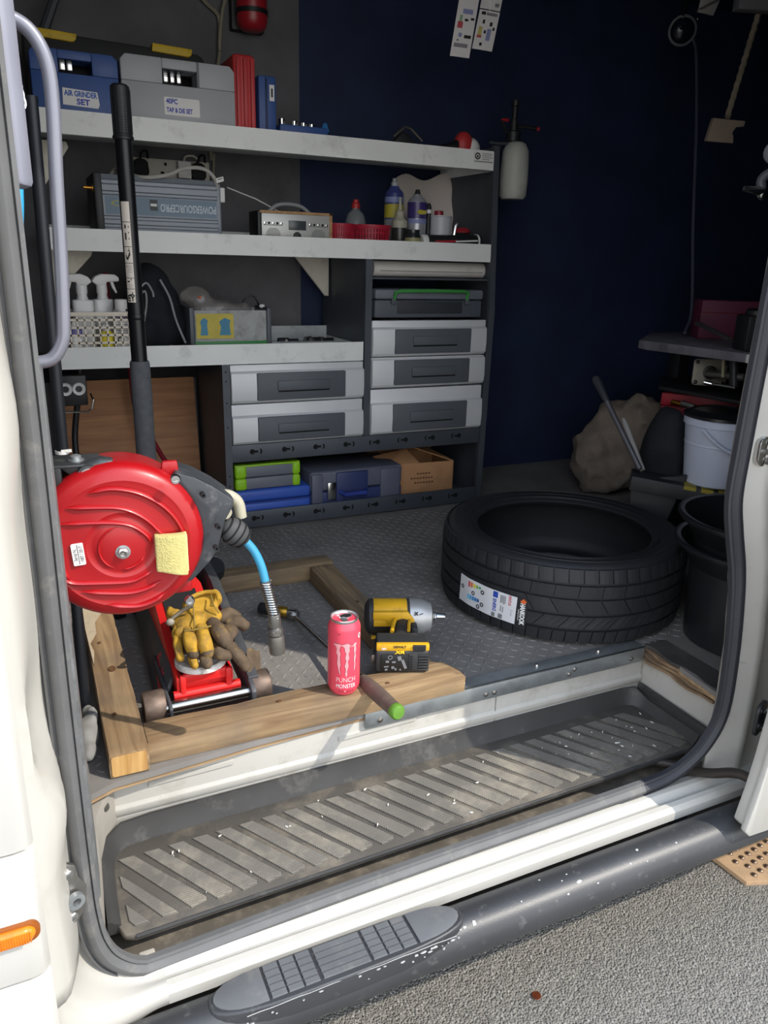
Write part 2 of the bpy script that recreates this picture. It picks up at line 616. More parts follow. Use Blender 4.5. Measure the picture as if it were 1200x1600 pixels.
# torn ply layers where the floor meets the far pillar
TORN = wood_mat('torn_ply', '#4b3b2e', '#93795c', 'Y', .6)
for k in range(4):
    pts = [(.804 - k * .004 + .006 * math.sin(j * 1.7 + k), .012 - j * .033) for j in range(8)]
    pr = pts + [(.87, -.22), (.87, .012)]
    obj('plywood_layer', MB().prism(pr, .634 - k * .010, .641 - k * .010), TORN if k else mat('old_floor_mat', '#454240', .7, var=.25, scale=9, dirt='#6a6560', damt=.3, dscale=8), floor)
# galvanised edge angle
ang = MB()
ang.box(.036, -.006, .604, .79, -.002, .644)
ang.box(.036, -.006, .6405, .79, .034, .644)
an = obj('edge_angle', ang, GALV, floor, bevel=.0008)
for x in (.07, .33, .352, .56, .575, .75):
    z = .622 + (.006 if int(x * 1000) % 2 else -.004)
    obj('screw', MB(TR(x, -.006, z, 90)).lathe([(.006, 0), (.006, .002), (.003, .004), (.0001, .0042)], 10), STEEL, an)
for x in (.285, .48, .66):
    obj('screw', MB(TR(x, .016, .644)).lathe([(.005, 0), (.005, .003), (.0035, .006), (.0001, .0062)], 8), CHROME, an)

# ---- step well
LEDGE = mat('dusty_ledge', '#5d564c', .8, var=.25, scale=18, dirt='#8b8172', damt=.4, dscale=18)
struct('trim_5', MB().box(-.54, -.30, .42, .80, .06, .447), LEDGE)
rise = MB()
rise.box(-.475, .004, .44, .80, .03, .618)
riser = struct('trim_6', rise, WHITE_DIRTY, bevel=.002)
bead = MB()
bead.sweep([(-.006, 0), (-.004, .004), (.004, .004), (.006, 0)], [(-.40, .004, .594), (-.24, .004, .598)], up=(0, -1, 0))
obj('bead', bead, WHITE_DIRTY, riser)
obj('bead', MB().sweep([(-.006, 0), (-.004, .004), (.004, .004), (.006, 0)], [(-.02, .004, .590), (.16, .004, .5945)], up=(0, -1, 0)), WHITE_DIRTY, riser)
obj('ledge', MB().prism([(.0045, .535), (.000, .546), (-.001, .556), (.0045, .564)], -.475, .80, Matrix(((0, 0, 1, 0), (1, 0, 0, 0), (0, 1, 0, 0), (0, 0, 0, 1)))), WHITE_DIRTY, riser, bevel=.002)
obj('seam', MB().box(.364, .002, .50, .3665, .006, .60), mat('seam_grey', '#8f8c86', .6), riser)
struct('trim_7', MB().prism([(.802, .03), (.81, -.25), (.90, -.25), (.90, .03)], .44, .612), WHITE_DIRTY, bevel=.002)
GREYP = mat('grey_primer', '#8f8a82', .6, var=.1, scale=12, dirt='#6d675e', damt=.3)
cor = MB().prism([(-.55, .03), (-.55, -.26), (-.513, -.26), (-.505, -.20), (-.497, -.07), (-.484, -.03), (-.462, 0.0), (-.462, .03)], .43, .606)
struct('trim_8', cor, GREYP, bevel=.002)
scw = MB(frame_z((-.481, -.02, .585), (.55, -.8, 0))).lathe([(.009, 0), (.009, .002), (.006, .003), (.006, .006), (.0001, .006)], 14)
obj('screw', scw, STEEL, bpy.data.objects['trim_8'])

# ---- sill below the opening (rolled white steel)
sill = [(-.262, .47), (-.278, .474), (-.288, .472), (-.300, .462), (-.304, .462), (-.312, .468), (-.322, .466), (-.329, .456), (-.330, .438), (-.324, .432), (-.30, .428), (-.262, .43)]
s = MB(Matrix(((0, 0, 1, 0), (1, 0, 0, 0), (0, 1, 0, 0), (0, 0, 0, 1)))).prism(sill, -.43, 1.2)
struct('trim_9', s, WHITE, angle=25)
und = MB()
und.box(-1.6, -.29, .30, 1.9, 1.6, .425)
struct('trim_10', und, mat('underbody', '#17120f', .9, var=.3))

# ---- hinge-side pillar: pressed white panel with outer skin
def pill(z):
    """cross-section of the pillar (x, y) at height z"""
    k = .006 * math.sin(z * 9 + .6) + .004 * math.sin(z * 23)
    dent = .014 * math.exp(-((z - 1.35) / .08) ** 2) - .018 * math.exp(-((z - .98) / .07) ** 2) + .012 * math.exp(-((z - .84) / .05) ** 2)
    d = k * .35 + dent
    lean = 0.0
    return [(-.530, -.24), (-.540, -.262), (-.546, -.270), (-.550 + d * .3, -.288), (-.554 + d * .7, -.318), (-.560 + d, -.345), (-.566 + d * .5, -.365), (-.573, -.374), (-.590, -.384), (-.66, -.387), (-.9, -.388), (-1.6, -.388)]
zs = [.566 + i * .026 for i in range(76)]
pv, pf = [], []
for z in zs:
    pv += [(x, y, z) for x, y in pill(z)]
m_ = 12
for i in range(len(zs) - 1):
    for j in range(m_ - 1):
        pf.append((i * m_ + j, i * m_ + j + 1, (i + 1) * m_ + j + 1, (i + 1) * m_ + j))
pm = MB().add(pv, pf)
pb = len(pm.v)
pillar = struct('trim_11', pm, WHITE, angle=50)
md = pillar.modifiers.new('thickness', 'SOLIDIFY')
md.thickness = .012
md.offset = 0
# skin panels with shut lines, proud of the pillar
SKIN = mat('white_cladding', '#bebcb6', .38, var=.025, scale=3, dirt='#b9b4aa', damt=.25, dscale=5, coat=.2)
for nm, z0, z1, dy in (('upper_panel', .842, 1.20, .006), ('cladding', .648, .838, .010), ('lower_panel', .40, .644, .007), ('top_panel', 1.205, 2.55, .003)):
    p = MB()
    p.prism([(-1.6, -.386), (-1.6, -.392 - dy), (-.60, -.392 - dy), (-.586, -.389 - dy), (-.578, -.383), (-.59, -.380)], z0, z1)
    obj(nm, p, SKIN, pillar, bevel=.003)
# lower corner of the body, rounding into the sill
cn = MB()
CX, CZ = -.430, .566
PP = pill(.566)[1:10]
SS = [(-.278, .474), (-.288, .472), (-.300, .462), (-.304, .462), (-.312, .468), (-.322, .466), (-.329, .456), (-.330, .438), (-.324, .432)]
def corner(u, j):
    a = R(180 + 90 * u)
    w_ = u * u * (3 - 2 * u)
    r0 = (CX - PP[j][0]) * (1 - w_) + (CZ - SS[j][1]) * w_
    y = PP[j][1] * (1 - w_) + SS[j][0] * w_
    return (CX + r0 * math.cos(a), y, CZ + r0 * math.sin(a))
NU = 20
cn.add([corner(i / NU, j) for i in range(NU + 1) for j in range(9)], [(i * 9 + j, i * 9 + j + 1, (i + 1) * 9 + j + 1, (i + 1) * 9 + j) for i in range(NU) for j in range(8)])
obj('corner_panel', cn, WHITE, pillar, angle=50)
obj('lower_return', MB().prism([(-1.6, -.376), (-.572, -.376), (-.572, -.36), (-1.6, -.36)], .405, .60), WHITE, pillar, bevel=.004)

# striker plate screwed to the pillar
stp = thing('door_striker', 'dull alloy door striker bolted low on the white pillar', 'door striker', (-.549, -.318, .69), 0)
pl8 = MB(frame_z((0, 0, 0), (.35, -.93, 0), (1, 0, 0)))
obj('plate', pl8.prism([(.0, .052), (.011, .043), (.014, .02), (.024, .0), (.020, -.03), (.008, -.050), (-.006, -.052), (-.014, -.03), (-.012, .02), (-.008, .046)], -.004, .004), STEEL, stp, bevel=.0015)
obj('catch', MB(frame_z((.006, -.006, -.008), (.35, -.93, 0))).ring([(.006, 0), (.012, 0), (.012, .008), (.006, .008)], 14), GALV, stp)
for z in (.036, -.037):
    obj('bolt', MB(frame_z((0, -.004, z), (.35, -.93, 0))).lathe([(.0075, 0), (.0075, .004), (.004, .006), (.0001, .006)], 10), CHROME, stp)

# amber side lamp
AMB = mat('amber_lens', '#d9760f', .25, var=.2, scale=60, coat=.5)
lamp = thing('side_lamp', 'amber oval side lamp set in the white cladding of the pillar', 'lamp', (-0.6142, -.4025, 0.7276))
base = MB(TR(0, 0, 0, 90)).prism(rrect(.104, .030, .0145, 8, -.022), -.003, .004)
obj('surround', base, mat('lamp_surround', '#8b4a12', .4), lamp, bevel=.001)
obj('lens', MB(TR(0, -.003, 0, 90)).prism(rrect(.096, .024, .0115, 8, -.022), 0, .009, top=.86), AMB, lamp, bevel=.003)
lr = MB()
for i in range(30):
    lr.box(-.066 + i * .0029, -.0128, -.008, -.0648 + i * .0029, -.0118, .008)
obj('lens_ribs', lr, AMB, lamp)

# ---- rubber door seal all round the opening
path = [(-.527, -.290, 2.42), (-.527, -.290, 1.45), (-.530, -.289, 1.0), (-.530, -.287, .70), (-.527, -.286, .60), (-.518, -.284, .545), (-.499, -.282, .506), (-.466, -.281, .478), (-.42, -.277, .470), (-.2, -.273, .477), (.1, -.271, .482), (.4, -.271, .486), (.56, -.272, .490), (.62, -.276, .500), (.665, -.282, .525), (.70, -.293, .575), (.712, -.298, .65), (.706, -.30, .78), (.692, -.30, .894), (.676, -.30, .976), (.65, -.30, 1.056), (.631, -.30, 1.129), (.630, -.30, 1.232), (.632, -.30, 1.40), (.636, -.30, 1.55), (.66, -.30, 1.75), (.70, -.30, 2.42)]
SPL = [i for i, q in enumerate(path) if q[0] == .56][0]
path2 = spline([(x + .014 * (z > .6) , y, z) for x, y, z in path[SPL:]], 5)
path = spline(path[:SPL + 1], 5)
prof = [(-.021, -.006), (-.021, .006), (-.015, .008), (-.013, .003), (-.010, .010), (-.002, .016), (.006, .015), (.012, .009), (.013, .004), (.016, .004), (.018, .010), (.021, .009), (.022, -.006)]
prof_l = [(x * .82, y * .85) for x, y in prof]
struct('trim_13', MB().sweep(prof_l, path2, up=(0, -1, 0)), RUBBER_SHADED, angle=45)
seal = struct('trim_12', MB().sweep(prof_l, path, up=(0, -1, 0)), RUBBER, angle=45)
# scuffed inner pillar trim beside the seal
struct('trim_14', MB().prism([(-.545, -.22), (-.522, -.262), (-.508, -.255), (-.505, -.20), (-.515, -.10), (-.545, -.10)], .606, 1.40), mat('scuffed_grey', '#77797a', .5, .3, var=.2, scale=20, dirt='#3d3c3c', damt=.4, dscale=16), bevel=.003)

# ---- far pillar (latch side): white, folded, in the shade of the door
def pill2(z):
    b = 0
    for (za, xa), (zb, xb) in zip(PX, PX[1:]):
        if za <= z <= zb:
            t = (z - za) / (zb - za)
            b = xa + (xb - xa) * (t * t * (3 - 2 * t))
    return [(b + .012, -.272), (b + .018, -.274), (b + .03, -.278), (b + .055, -.282), (b + .072, -.296), (b + .088, -.298), (b + .105, -.285), (b + .15, -.282), (b + .19, -.300), (b + .22, -.335), (b + .3, -.345), (1.25, -.345)]
PX = [(.40, .722), (.65, .726), (.78, .720), (.894, .706), (.976, .690), (1.056, .664), (1.129, .645), (1.232, .644), (1.55, .650), (1.95, .70), (2.5, .72)]
zs = [.44 + i * .03 for i in range(68)]
pv, pf = [], []
for z in zs:
    pv += [(x, y, z) for x, y in pill2(z)]
for i in range(len(zs) - 1):
    for j in range(m_ - 1):
        pf.append((i * m_ + j, i * m_ + j + 1, (i + 1) * m_ + j + 1, (i + 1) * m_ + j))
p2 = struct('trim_15', MB().add(pv, pf), WHITE, angle=50)
md = p2.modifiers.new('thickness', 'SOLIDIFY')
md.thickness = .010
md.offset = 0
obj('joint', MB().tube([(.735, -.279, .745), (.77, -.286, .752), (.80, -.301, .748), (.82, -.288, .742), (.87, -.286, .738)], .002, 5), mat('joint_grey', '#a9a7a2', .5), p2)
lat = thing('latch_keeper', 'silver door latch keeper with two screws on the shaded white pillar', 'latch', (.713, -.287, 1.213))
obj('body', MB(TR(0, 0, 0, 90)).prism(rrect(.040, .058, .016, 6), 0, .012), CHROME, lat, bevel=.003)
obj('slot', MB(TR(.002, -.013, 0, 90)).prism(rrect(.032, .010, .004, 4), -.002, .004), STEEL, lat, bevel=.001)
for z in (.018, -.018):
    obj('screw', MB(TR(.004, -.013, z, 90)).ring([(.002, 0), (.0075, 0), (.0065, .004), (.002, .003)], 12), STEEL, lat)

# ---- sliding door pushed back along the side
DY0, DY1 = -.435, -.395
lead = [(.735, 2.45), (.722, 1.2), (.722, .85), (.718, .70), (.708, .60), (.698, .53), (.684, .462), (.70, .445), (.80, .440)]
dp = lead + [(2.1, .44), (2.1, 2.45)]
T_xz = Matrix(((1, 0, 0, 0), (0, 0, 1, 0), (0, 1, 0, 0), (0, 0, 0, 1)))
door = struct('door_1', MB(T_xz).prism(dp, DY0, DY0 + .014), WHITE, bevel=.004)
inner = [(x + .004, z + .004) for x, z in lead[:-1]] + [(.80, .45), (2.09, .45), (2.09, 2.44)]
obj('inner_panel', MB(T_xz).prism([(x + .006, z) for x, z in inner], DY0 + .014, DY1), WHITE, door, bevel=.004)
br = MB(TR(.775, -.352, .655))
obj('roller_bracket', br.prism(rrect(.05, .075, .018, 5), -.004, .004, TR(0, 0, 0, 90, 0, 20)), BLACKPL, door, bevel=.002)
obj('bracket_arm', MB().box(.78, -.40, .64, .80, -.35, .67), BLACKPL, door, bevel=.003)
for dz in (.018, -.02):
    obj('bolt', MB(TR(.777, -.36, .655 + dz, 90)).lathe([(.008, 0), (.008, .005), (.004, .006), (.0001, .006)], 10), CHROME, door)
obj('guide_arm', MB().tube(spline([(.66, -.20, .478), (.69, -.235, .483), (.706, -.27, .488), (.715, -.31, .507), (.728, -.36, .538), (.735, -.41, .545)], 6), .0105, 12), mat('arm_black', '#38332e', .5, .4, var=.2, dirt='#5a4d40', damt=.3), door)

# ---- ribbed step mat
MATM = mat('step_mat_rubber', '#514d47', .66, var=.15, scale=8, bump=.25, bscale=240, dirt='#8a8070', damt=.40, dscale=7)
MATR = mat('step_mat_ribs', '#625e57', .7, var=.15, scale=14, dirt='#8f8778', damt=.4, dscale=9)
MATB = mat('step_mat_lip', '#353433', .55, var=.15, scale=14, dirt='#6f6c66', damt=.25, dscale=12)
CHIPS_W = mat('paint_flecks', '#d6d4ce', .6, var=.1)
rnd = random.Random(21)
smat = thing('step_mat', 'long ribbed rubber step mat with slanted dusty tread panels in the doorway', 'step mat', (.16, -.11, .47))
def KY(x):
    return .018 * (x + .475)
ZM = .493
top = []
base = [(-.470, -.035), (-.480, -.06), (-.488, -.20), (-.480, -.226), (-.462, -.234)] + [(-.462 + .11 * i, -.234 + KY(-.462 + .11 * i)) for i in range(1, 12)] + [(.768, -.208), (.785, -.19), (.79, -.15), (.792, -.01), (.785, .0), (-.455, -.012)]
mb = MB().prism(base, ZM - .013, ZM)
obj('mat_body', mb, MATM, smat, bevel=.004, world=True)
obj('front_bead', MB().tube([(-.462 + .11 * i, -.2335 + KY(-.462 + .11 * i), ZM - .003) for i in range(12)], .0035, 8), MATB, smat, world=True)
def lip(pts, h, lean):
    mb = MB()
    path, pr = pts, [(0, -.016), (lean * .5, 0), (lean, h), (lean + .004, h), (lean + .010, h - .006), (lean + .01, -.016)]
    return mb.sweep(pr, path)
left_ = [(-.476, -.205), (-.475, -.14), (-.472, -.07), (-.466, -.045), (-.450, -.032)]
lipxy = left_ + [(-.40 + i * .1, -.028 + .5 * KY(-.40 + i * .1)) for i in range(12)] + [(.740, -.018), (.757, -.024), (.764, -.045), (.766, -.12), (.769, -.205)]
lpth = [(x, y, ZM) for x, y in lipxy]
def lip_h(x, y):
    if x < -.44:
        return .012 if y < -.1 else .012 + .030 * min(1, (y + .1) / .07)
    return .042 if y > -.04 else .024
vs_, fs_ = [], []
for i, (x, y, z) in enumerate(lpth):
    p_, n_ = Vector(lpth[max(0, i - 1)]), Vector(lpth[min(len(lpth) - 1, i + 1)])
    t_ = (n_ - p_).normalized()
    o_ = Vector((-t_.y, t_.x, 0))
    h_ = lip_h(x, y)
    for d, hz in ((0, -.014), (.006, .002), (.016, h_ * .55), (.020, h_), (.026, h_), (.027, -.014)):
        q = Vector((x, y, z)) + o_ * d
        vs_.append((q.x, min(q.y, .001), q.z + hz))
for i in range(len(lpth) - 1):
    for k in range(6):
        fs_.append((i * 6 + k, i * 6 + (k + 1) % 6, (i + 1) * 6 + (k + 1) % 6, (i + 1) * 6 + k))
fs_ += [(5, 4, 3, 2, 1, 0), tuple((len(lpth) - 1) * 6 + k for k in range(6))]
obj('raised_lip', MB().add(vs_, fs_), MATB, smat, world=True, angle=60)
obj('side_strip', MB().box(.790, -.235, ZM + .01, .801, .0, ZM + .046), MATB, smat, world=True, bevel=.002)
def panel(xb, xf, yb, yf, wd, corner=None):
    """raised tread panel slanting from the back (xb, yb) to the front (xf, yf) with fine cross ribs"""
    mb = MB()
    n = int((yb - yf) / .0042)
    def xl(y):
        return xb + (xf - xb) * (yb - y) / (yb - yf)
    L = [(xl(yb), yb), (xl(yf), yf), (xl(yf) + wd * .95, yf + .006), (xl(yf) + wd, yf + .012), (xl(yb) + wd, yb)]
    if corner == 'a':
        L = [(-.472, -.096), (-.470, -.127), (-.417, -.216), (-.392, -.216), (-.459, -.113)]
    if corner == 'b':
        L = [(-.470, -.166), (-.469, -.203), (-.461, -.217), (-.438, -.217)]
    mb.prism(L, ZM - .001, ZM + .0022)
    ys = [p[1] for p in L]
    y = min(ys) + .003
    while y < max(ys) - .003:
        xs = []
        for (ax, ay), (bx, by) in zip(L, L[1:] + L[:1]):
            if (ay - y) * (by - y) < 0:
                xs.append(ax + (bx - ax) * (y - ay) / (by - ay))
        if len(xs) >= 2:
            a, b = min(xs) + .0008, max(xs) - .0008
            mb.add([(a, y - .0013, ZM + .002), (b, y - .0013, ZM + .002), (b, y + .0013, ZM + .002), (a, y + .0013, ZM + .002), (a, y, ZM + .0042), (b, y, ZM + .0042)],
                   [(0, 1, 5, 4), (2, 3, 4, 5), (0, 4, 3), (1, 2, 5)])
        y += .0042
    return mb
obj('tread_panel', panel(0, 0, 0, -.01, 0, 'b'), MATR, smat, world=True, smooth=False)
obj('tread_panel', panel(0, 0, 0, -.01, 0, 'a'), MATR, smat, world=True, smooth=False)
for i in range(27):
    xb = -.470 + .0444 * i
    k = KY(xb)
    obj('tread_panel', panel(xb, xb + .100, -.057 + k * .8, -.215 + k * .8, .0275), MATR, smat, world=True, smooth=False)
fm = MB()
for i in range(60):
    x, y = (rnd.gauss(.60, .09), rnd.gauss(-.10, .05)) if i < 36 else (rnd.uniform(-.45, .7), rnd.uniform(-.21, -.05))
    if not (-.46 < x < .75 and -.205 < y < -.045):
        continue
    s = rnd.uniform(.0008, .0026)
    a = rnd.uniform(0, 3.14)
    fm.prism([(x + s * math.cos(a + t) * (1.8 if t in (0, 3.1) else .6), y + s * math.sin(a + t) * (1.8 if t in (0, 3.1) else .6)) for t in (0, 1.5, 3.1, 4.6)], ZM + .003, ZM + .0052)
obj('paint_flecks', fm, CHIPS_W, smat, world=True, kind='stuff', smooth=False)
# bits of the step mechanism in the gap under the mat
obj('mat_clip', MB().box(-.245, -.262, .445, -.225, -.245, .462), LEDGE, smat, world=True, bevel=.003)
obj('mat_clip', MB().box(-.462, -.264, .447, -.437, -.243, .467), mat('pale_clip', '#b9b3a6', .6), smat, world=True, bevel=.003)

# ---- running board with moulded step pad
RB = mat('running_board_black', '#353638', .42, var=.12, scale=7, dirt='#7c7b78', damt=.12, dscale=40, bump=.1, bscale=300)
RBP = mat('step_pad_grey', '#5e6062', .6, var=.1, scale=12, dirt='#7b7974', damt=.22, dscale=15)
CHIPS = mat('paint_chips', '#a9a9a6', .6, var=.1)
run = thing('running_board', 'black tubular running board with moulded grey step pad under the sill', 'running board', (.2, -.37, .40))
RY, RZ, RR = -.372, .412, .043
tp = [(-1.6, RY, RZ), (-.5, RY, RZ), (.2, RY, RZ), (.9, RY, RZ), (1.15, RY + .004, RZ - .004), (1.3, RY + .02, RZ - .01)]
obj('tube', MB().tube(spline(tp, 6), RR, 28), RB, run, world=True)
padp = []
for i in range(32):
    a = 2 * PI * i / 32
    ca, sa = math.cos(a), math.sin(a)
    padp.append((-.165 + (.235 if ca > 0 else .222) * math.copysign(abs(ca) ** .55, ca), RY - .002 + .040 * math.copysign(abs(sa) ** .75, sa)))
PADZ = RZ + RR
obj('pad_housing', MB().prism(padp, PADZ - .034, PADZ + .004, top=.96), RB, run, world=True, bevel=.004, seg=3)
PT = PADZ + .0035
def pad_tile(x0, x1, y0, y1):
    return MB().box(x0, y0, PT - .001, x1, y1, PT + .003, taper=.0012)
yy = [RY + .031 - i * .0125 for i in range(6)]
for gx in (-.288, -.118):
    for c in range(3):
        for r_ in range(5):
            x0 = gx + c * .027
            obj('tread_tile', pad_tile(x0, x0 + .0255, yy[r_ + 1] + .0012, yy[r_]), RBP, run, world=True)
for r_ in range(5):
    obj('tread_bar', pad_tile(-.204, -.1215, yy[r_ + 1] + .0012, yy[r_]), RBP, run, world=True)
for sgn, x0 in ((-1, -.292), (1, -.034)):
    e = [(x0, RY + .031), (x0, RY - .031)] + [(x0 + sgn * (.080 if sgn < 0 else .088) * math.cos(R(t)) ** .8, RY + .031 * math.sin(R(t))) for t in range(-75, 76, 15)]
    obj('pad_end', MB().prism(e if sgn > 0 else e, PT - .001, PT + .003), RBP, run, world=True, bevel=.001)
cm = MB()
rnd = random.Random(11)
for i in range(46):
    x = rnd.choice([rnd.uniform(-.25, .06), rnd.uniform(-.3, .75)])
    a = R(rnd.gauss(118, 13)) if i < 34 else R(rnd.uniform(60, 140))
    s = rnd.uniform(.001, .0042) * (1.2 if i < 10 else .75)
    c = Vector((x, RY + math.cos(a) * RR, RZ + math.sin(a) * RR))
    cm.prism([(math.cos(t) * s * rnd.uniform(.6, 1.5), math.sin(t) * s * rnd.uniform(.5, 1)) for t in (0, .9, 1.9, 3, 4.1, 5.2)], -.0004, .0004, frame_z(c, (0, math.cos(a), math.sin(a)), (1, 0, 0)))
for i in range(24):
    x = -.36 + .40 * rnd.random()
    s = rnd.uniform(.0008, .0030)
    c = Vector((x, RY - .0405 - .0012 * rnd.random(), PADZ - .004 - .016 * rnd.random() ** 2))
    cm.prism([(math.cos(t) * s * rnd.uniform(.7, 2.2), math.sin(t) * s * rnd.uniform(.4, .9)) for t in (0, .9, 1.9, 3, 4.1, 5.2)], -.001, .0006, frame_z(c, (0, -1, .15), (1, 0, 0)))
cm.tube([(-.33 + .02 * k, RY - .0398, PADZ + .0005 + .0006 * math.sin(k * 2.1)) for k in range(19)], .0006, 5)
obj('paint_chips', cm, CHIPS, run, world=True, kind='stuff', smooth=False)
for x in (.62, .95):
    obj('mount', MB().box(x, RY, RZ - .01, x + .03, -.29, RZ + .012), BLACKMATT, run, world=True)

# ================================================================ RACKING ON THE BACK WALL
FY = 1.18
rack = thing('shelving_unit', 'grey steel van racking with pale aluminium shelves and five silver drawers', 'shelving', (.3, FY, .64))
def rk(name, mb, m, bevel=0, parent=rack, **k):
    return obj(name, mb, m, parent, bevel=bevel, world=True, **k)
def shelf(x0, x1, z0, z1, depth, tray):
    mb = MB()
    mb.box(x0, FY - .004, z0, x1, FY, z1)
    mb.box(x0, FY, tray - .003, x1, FY + depth, tray)
    mb.box(x0, FY, z0, x1, FY + .022, z0 + .003)
    mb.box(x0, FY + depth, tray, x1, FY + depth + .003, tray + .04)
    mb.box(x1 - .003, FY, z0, x1, FY + depth, z1 - .01)
    mb.box(x0, FY, z0, x0 + .003, FY + depth, z1 - .01)
    return mb
S1, S2, S3 = 1.868, 1.572, 1.243
rk('shelf', shelf(-.418, 1.018, 1.832, 1.892, .39, S1), ALU)
rk('shelf', shelf(-.432, 1.018, 1.534, 1.594, .39, S2), ALU)
rk('shelf', shelf(-.425, .532, 1.203, 1.266, .39, S3), ALU)
def upright(x0, x1, z0, z1, side, xt=0):
    mb = MB()
    mb.add([(x0, FY - .006, z0), (x1, FY - .006, z0), (x1, FY + .012, z0), (x0, FY + .012, z0), (x0 + xt, FY - .006, z1), (x1 + xt, FY - .006, z1), (x1 + xt, FY + .012, z1), (x0 + xt, FY + .012, z1)],
           [(3, 2, 1, 0), (4, 5, 6, 7), (0, 1, 5, 4), (1, 2, 6, 5), (2, 3, 7, 6), (3, 0, 4, 7)])
    xs = x0 if side < 0 else x1 - .004
    mb.add([(xs, FY + .01, z0), (xs + .004, FY + .01, z0), (xs + .004, FY + .40, z0), (xs, FY + .40, z0), (xs + xt, FY + .01, z1), (xs + .004 + xt, FY + .01, z1), (xs + .004 + xt, FY + .40, z1), (xs + xt, FY + .40, z1)],
           [(3, 2, 1, 0), (4, 5, 6, 7), (0, 1, 5, 4), (1, 2, 6, 5), (2, 3, 7, 6), (3, 0, 4, 7)])
    return mb
up = [rk('upright', upright(.044, .067, .645, 1.203, -1), DARKSTEEL), rk('upright', upright(.536, .560, .94, 1.534, -1), DARKSTEEL),
      rk('upright', upright(1.020, 1.044, .645, 1.38, 1, .006), DARKSTEEL), rk('upright', upright(1.026, 1.048, 1.38, 1.91, 1, -.024), DARKSTEEL)]
HOLE = mat('slot_black', '#08080a', .9)
hm = MB()
for z in (.70, .735, .80, .835, 1.0, 1.08, 1.15, 1.18):
    hm.lathe([(.003, 0), (.003, .0006), (.0001, .0006)], 8, TR(.055, FY - .0058, z, 90))
rk('fixing_holes', hm, HOLE, parent=up[0], kind='stuff')
hm = MB()
for k in range(22):
    for j in range(2):
        hm.box(1.0395, FY + .05 + .012 * j, 1.60 + .011 * k, 1.0402, FY + .056 + .012 * j, 1.606 + .011 * k)
# slotted rails: middle and base
for z0, z1 in ((.880, .938), (.645, .704)):
    rail = rk('rail', MB().box(.067, FY - .004, z0, 1.02, FY + .003, z1), DARKSTEEL, .001)
    zc = (z0 + z1) / 2 + .004
    for i in range(8):
        x = .135 + i * .112 + (.012 if i > 3 else 0)
        f = 1 if i < 4 else -1
        s = MB(TR(x, FY - .0042, zc, 90))
        s.prism([(.009 * math.cos(R(t)), .009 * math.sin(R(t))) for t in range(0, 360, 30)], 0, .0008)
        s.prism([(f * .004, -.004), (f * .020, -.0035), (f * .020, .0035), (f * .004, .004)][::f], 0, .0009)
        s.prism([(f * (.026 + .008 * math.cos(R(t))), .010 * math.sin(R(t))) for t in range(-70, 71, 20)] + [(f * (.024 + .004 * math.cos(R(t))), .008 * math.sin(R(t))) for t in range(70, -71, -20)], 0, .0008)
        rk('slot', s, HOLE, parent=rail, smooth=False)
rk('deck', MB().box(.05, FY, .664, 1.02, FY + .39, .668), DARKSTEEL)
rk('deck', MB().box(.05, FY, .928, 1.02, FY + .39, .934), DARKSTEEL)
rk('back_panel', MB().box(.05, FY + .392, .66, 1.02, FY + .396, .93), BLACKMATT)
CREAM = mat('cream_bracket', '#cfcabb', .6, var=.06, dirt='#8a8478', damt=.3)
for pts, y0 in (([(-.41, 1.83), (-.345, 1.83), (-.34, 1.815), (-.42, 1.70)], 1.32), ([(-.425, 1.534), (-.30, 1.534), (-.305, 1.52), (-.42, 1.40)], 1.32), ([(.40, 1.534), (.53, 1.534), (.53, 1.40), (.515, 1.40)], 1.50)):
    g = MB(T_xz)
    g.prism(pts, y0, y0 + .012)
    rk('shelf_bracket', g, CREAM, .002)
# drawers
DRW = mat('drawer_silver', '#d2d4d5', .45, .1, var=.05, scale=6)
DRP = mat('drawer_grip_grey', '#565a60', .55, var=.08)
def drawer(x0, x1, z0, z1, strip, lug=False):
    d = MB()
    T = Matrix(((0, 0, 1, 0), (1, 0, 0, 0), (0, 1, 0, 0), (0, 0, 0, 1)))
    h = z1 - z0
    zz = z1 - strip
    prof = [(FY + .02, z0), (FY - .006, z0), (FY - .016, z0 + .01), (FY - .019, z0 + h * .35), (FY - .016, zz - .006), (FY - .004, zz), (FY - .004, z1), (FY + .02, z1)]
    d.prism(prof, x0, x1, T)
    d.box(x0 + .004, FY + .02, z0 + .004, x1 - .004, FY + .36, z1 - .006)
    o = rk('drawer', d, DRW, .0015)
    w = x1 - x0
    px0, px1 = x0 + w * .18, x1 - w * .155
    pz0, pz1 = z0 + .010, zz - .006
    p = MB()
    p.box(px0, FY - .026, pz0, px1, FY - .012, pz1)
    hp = rk('grip_panel', p, DRP, .003, parent=o)
    gx0, gx1 = px0 + w * .15, px1 - w * .13
    zg = pz0 + (pz1 - pz0) * .36
    rk('grip_slot', MB().box(gx0, FY - .0268, zg - .006, gx1, FY - .02, zg), HOLE, parent=o)
    rk('grip_ledge', MB().box(gx0 - .002, FY - .031, zg - .001, gx1 + .002, FY - .022, zg + (pz1 - zg) * .55), DRP, .002, parent=o)
    return o
drawer(.070, .532, 1.076, 1.200, .020)
drawer(.070, .532, .940, 1.072, .036)
drawer(.563, 1.016, 1.214, 1.335, .022)
drawer(.563, 1.016, 1.106, 1.210, .002)
drawer(.563, 1.016, .940, 1.100, .046)
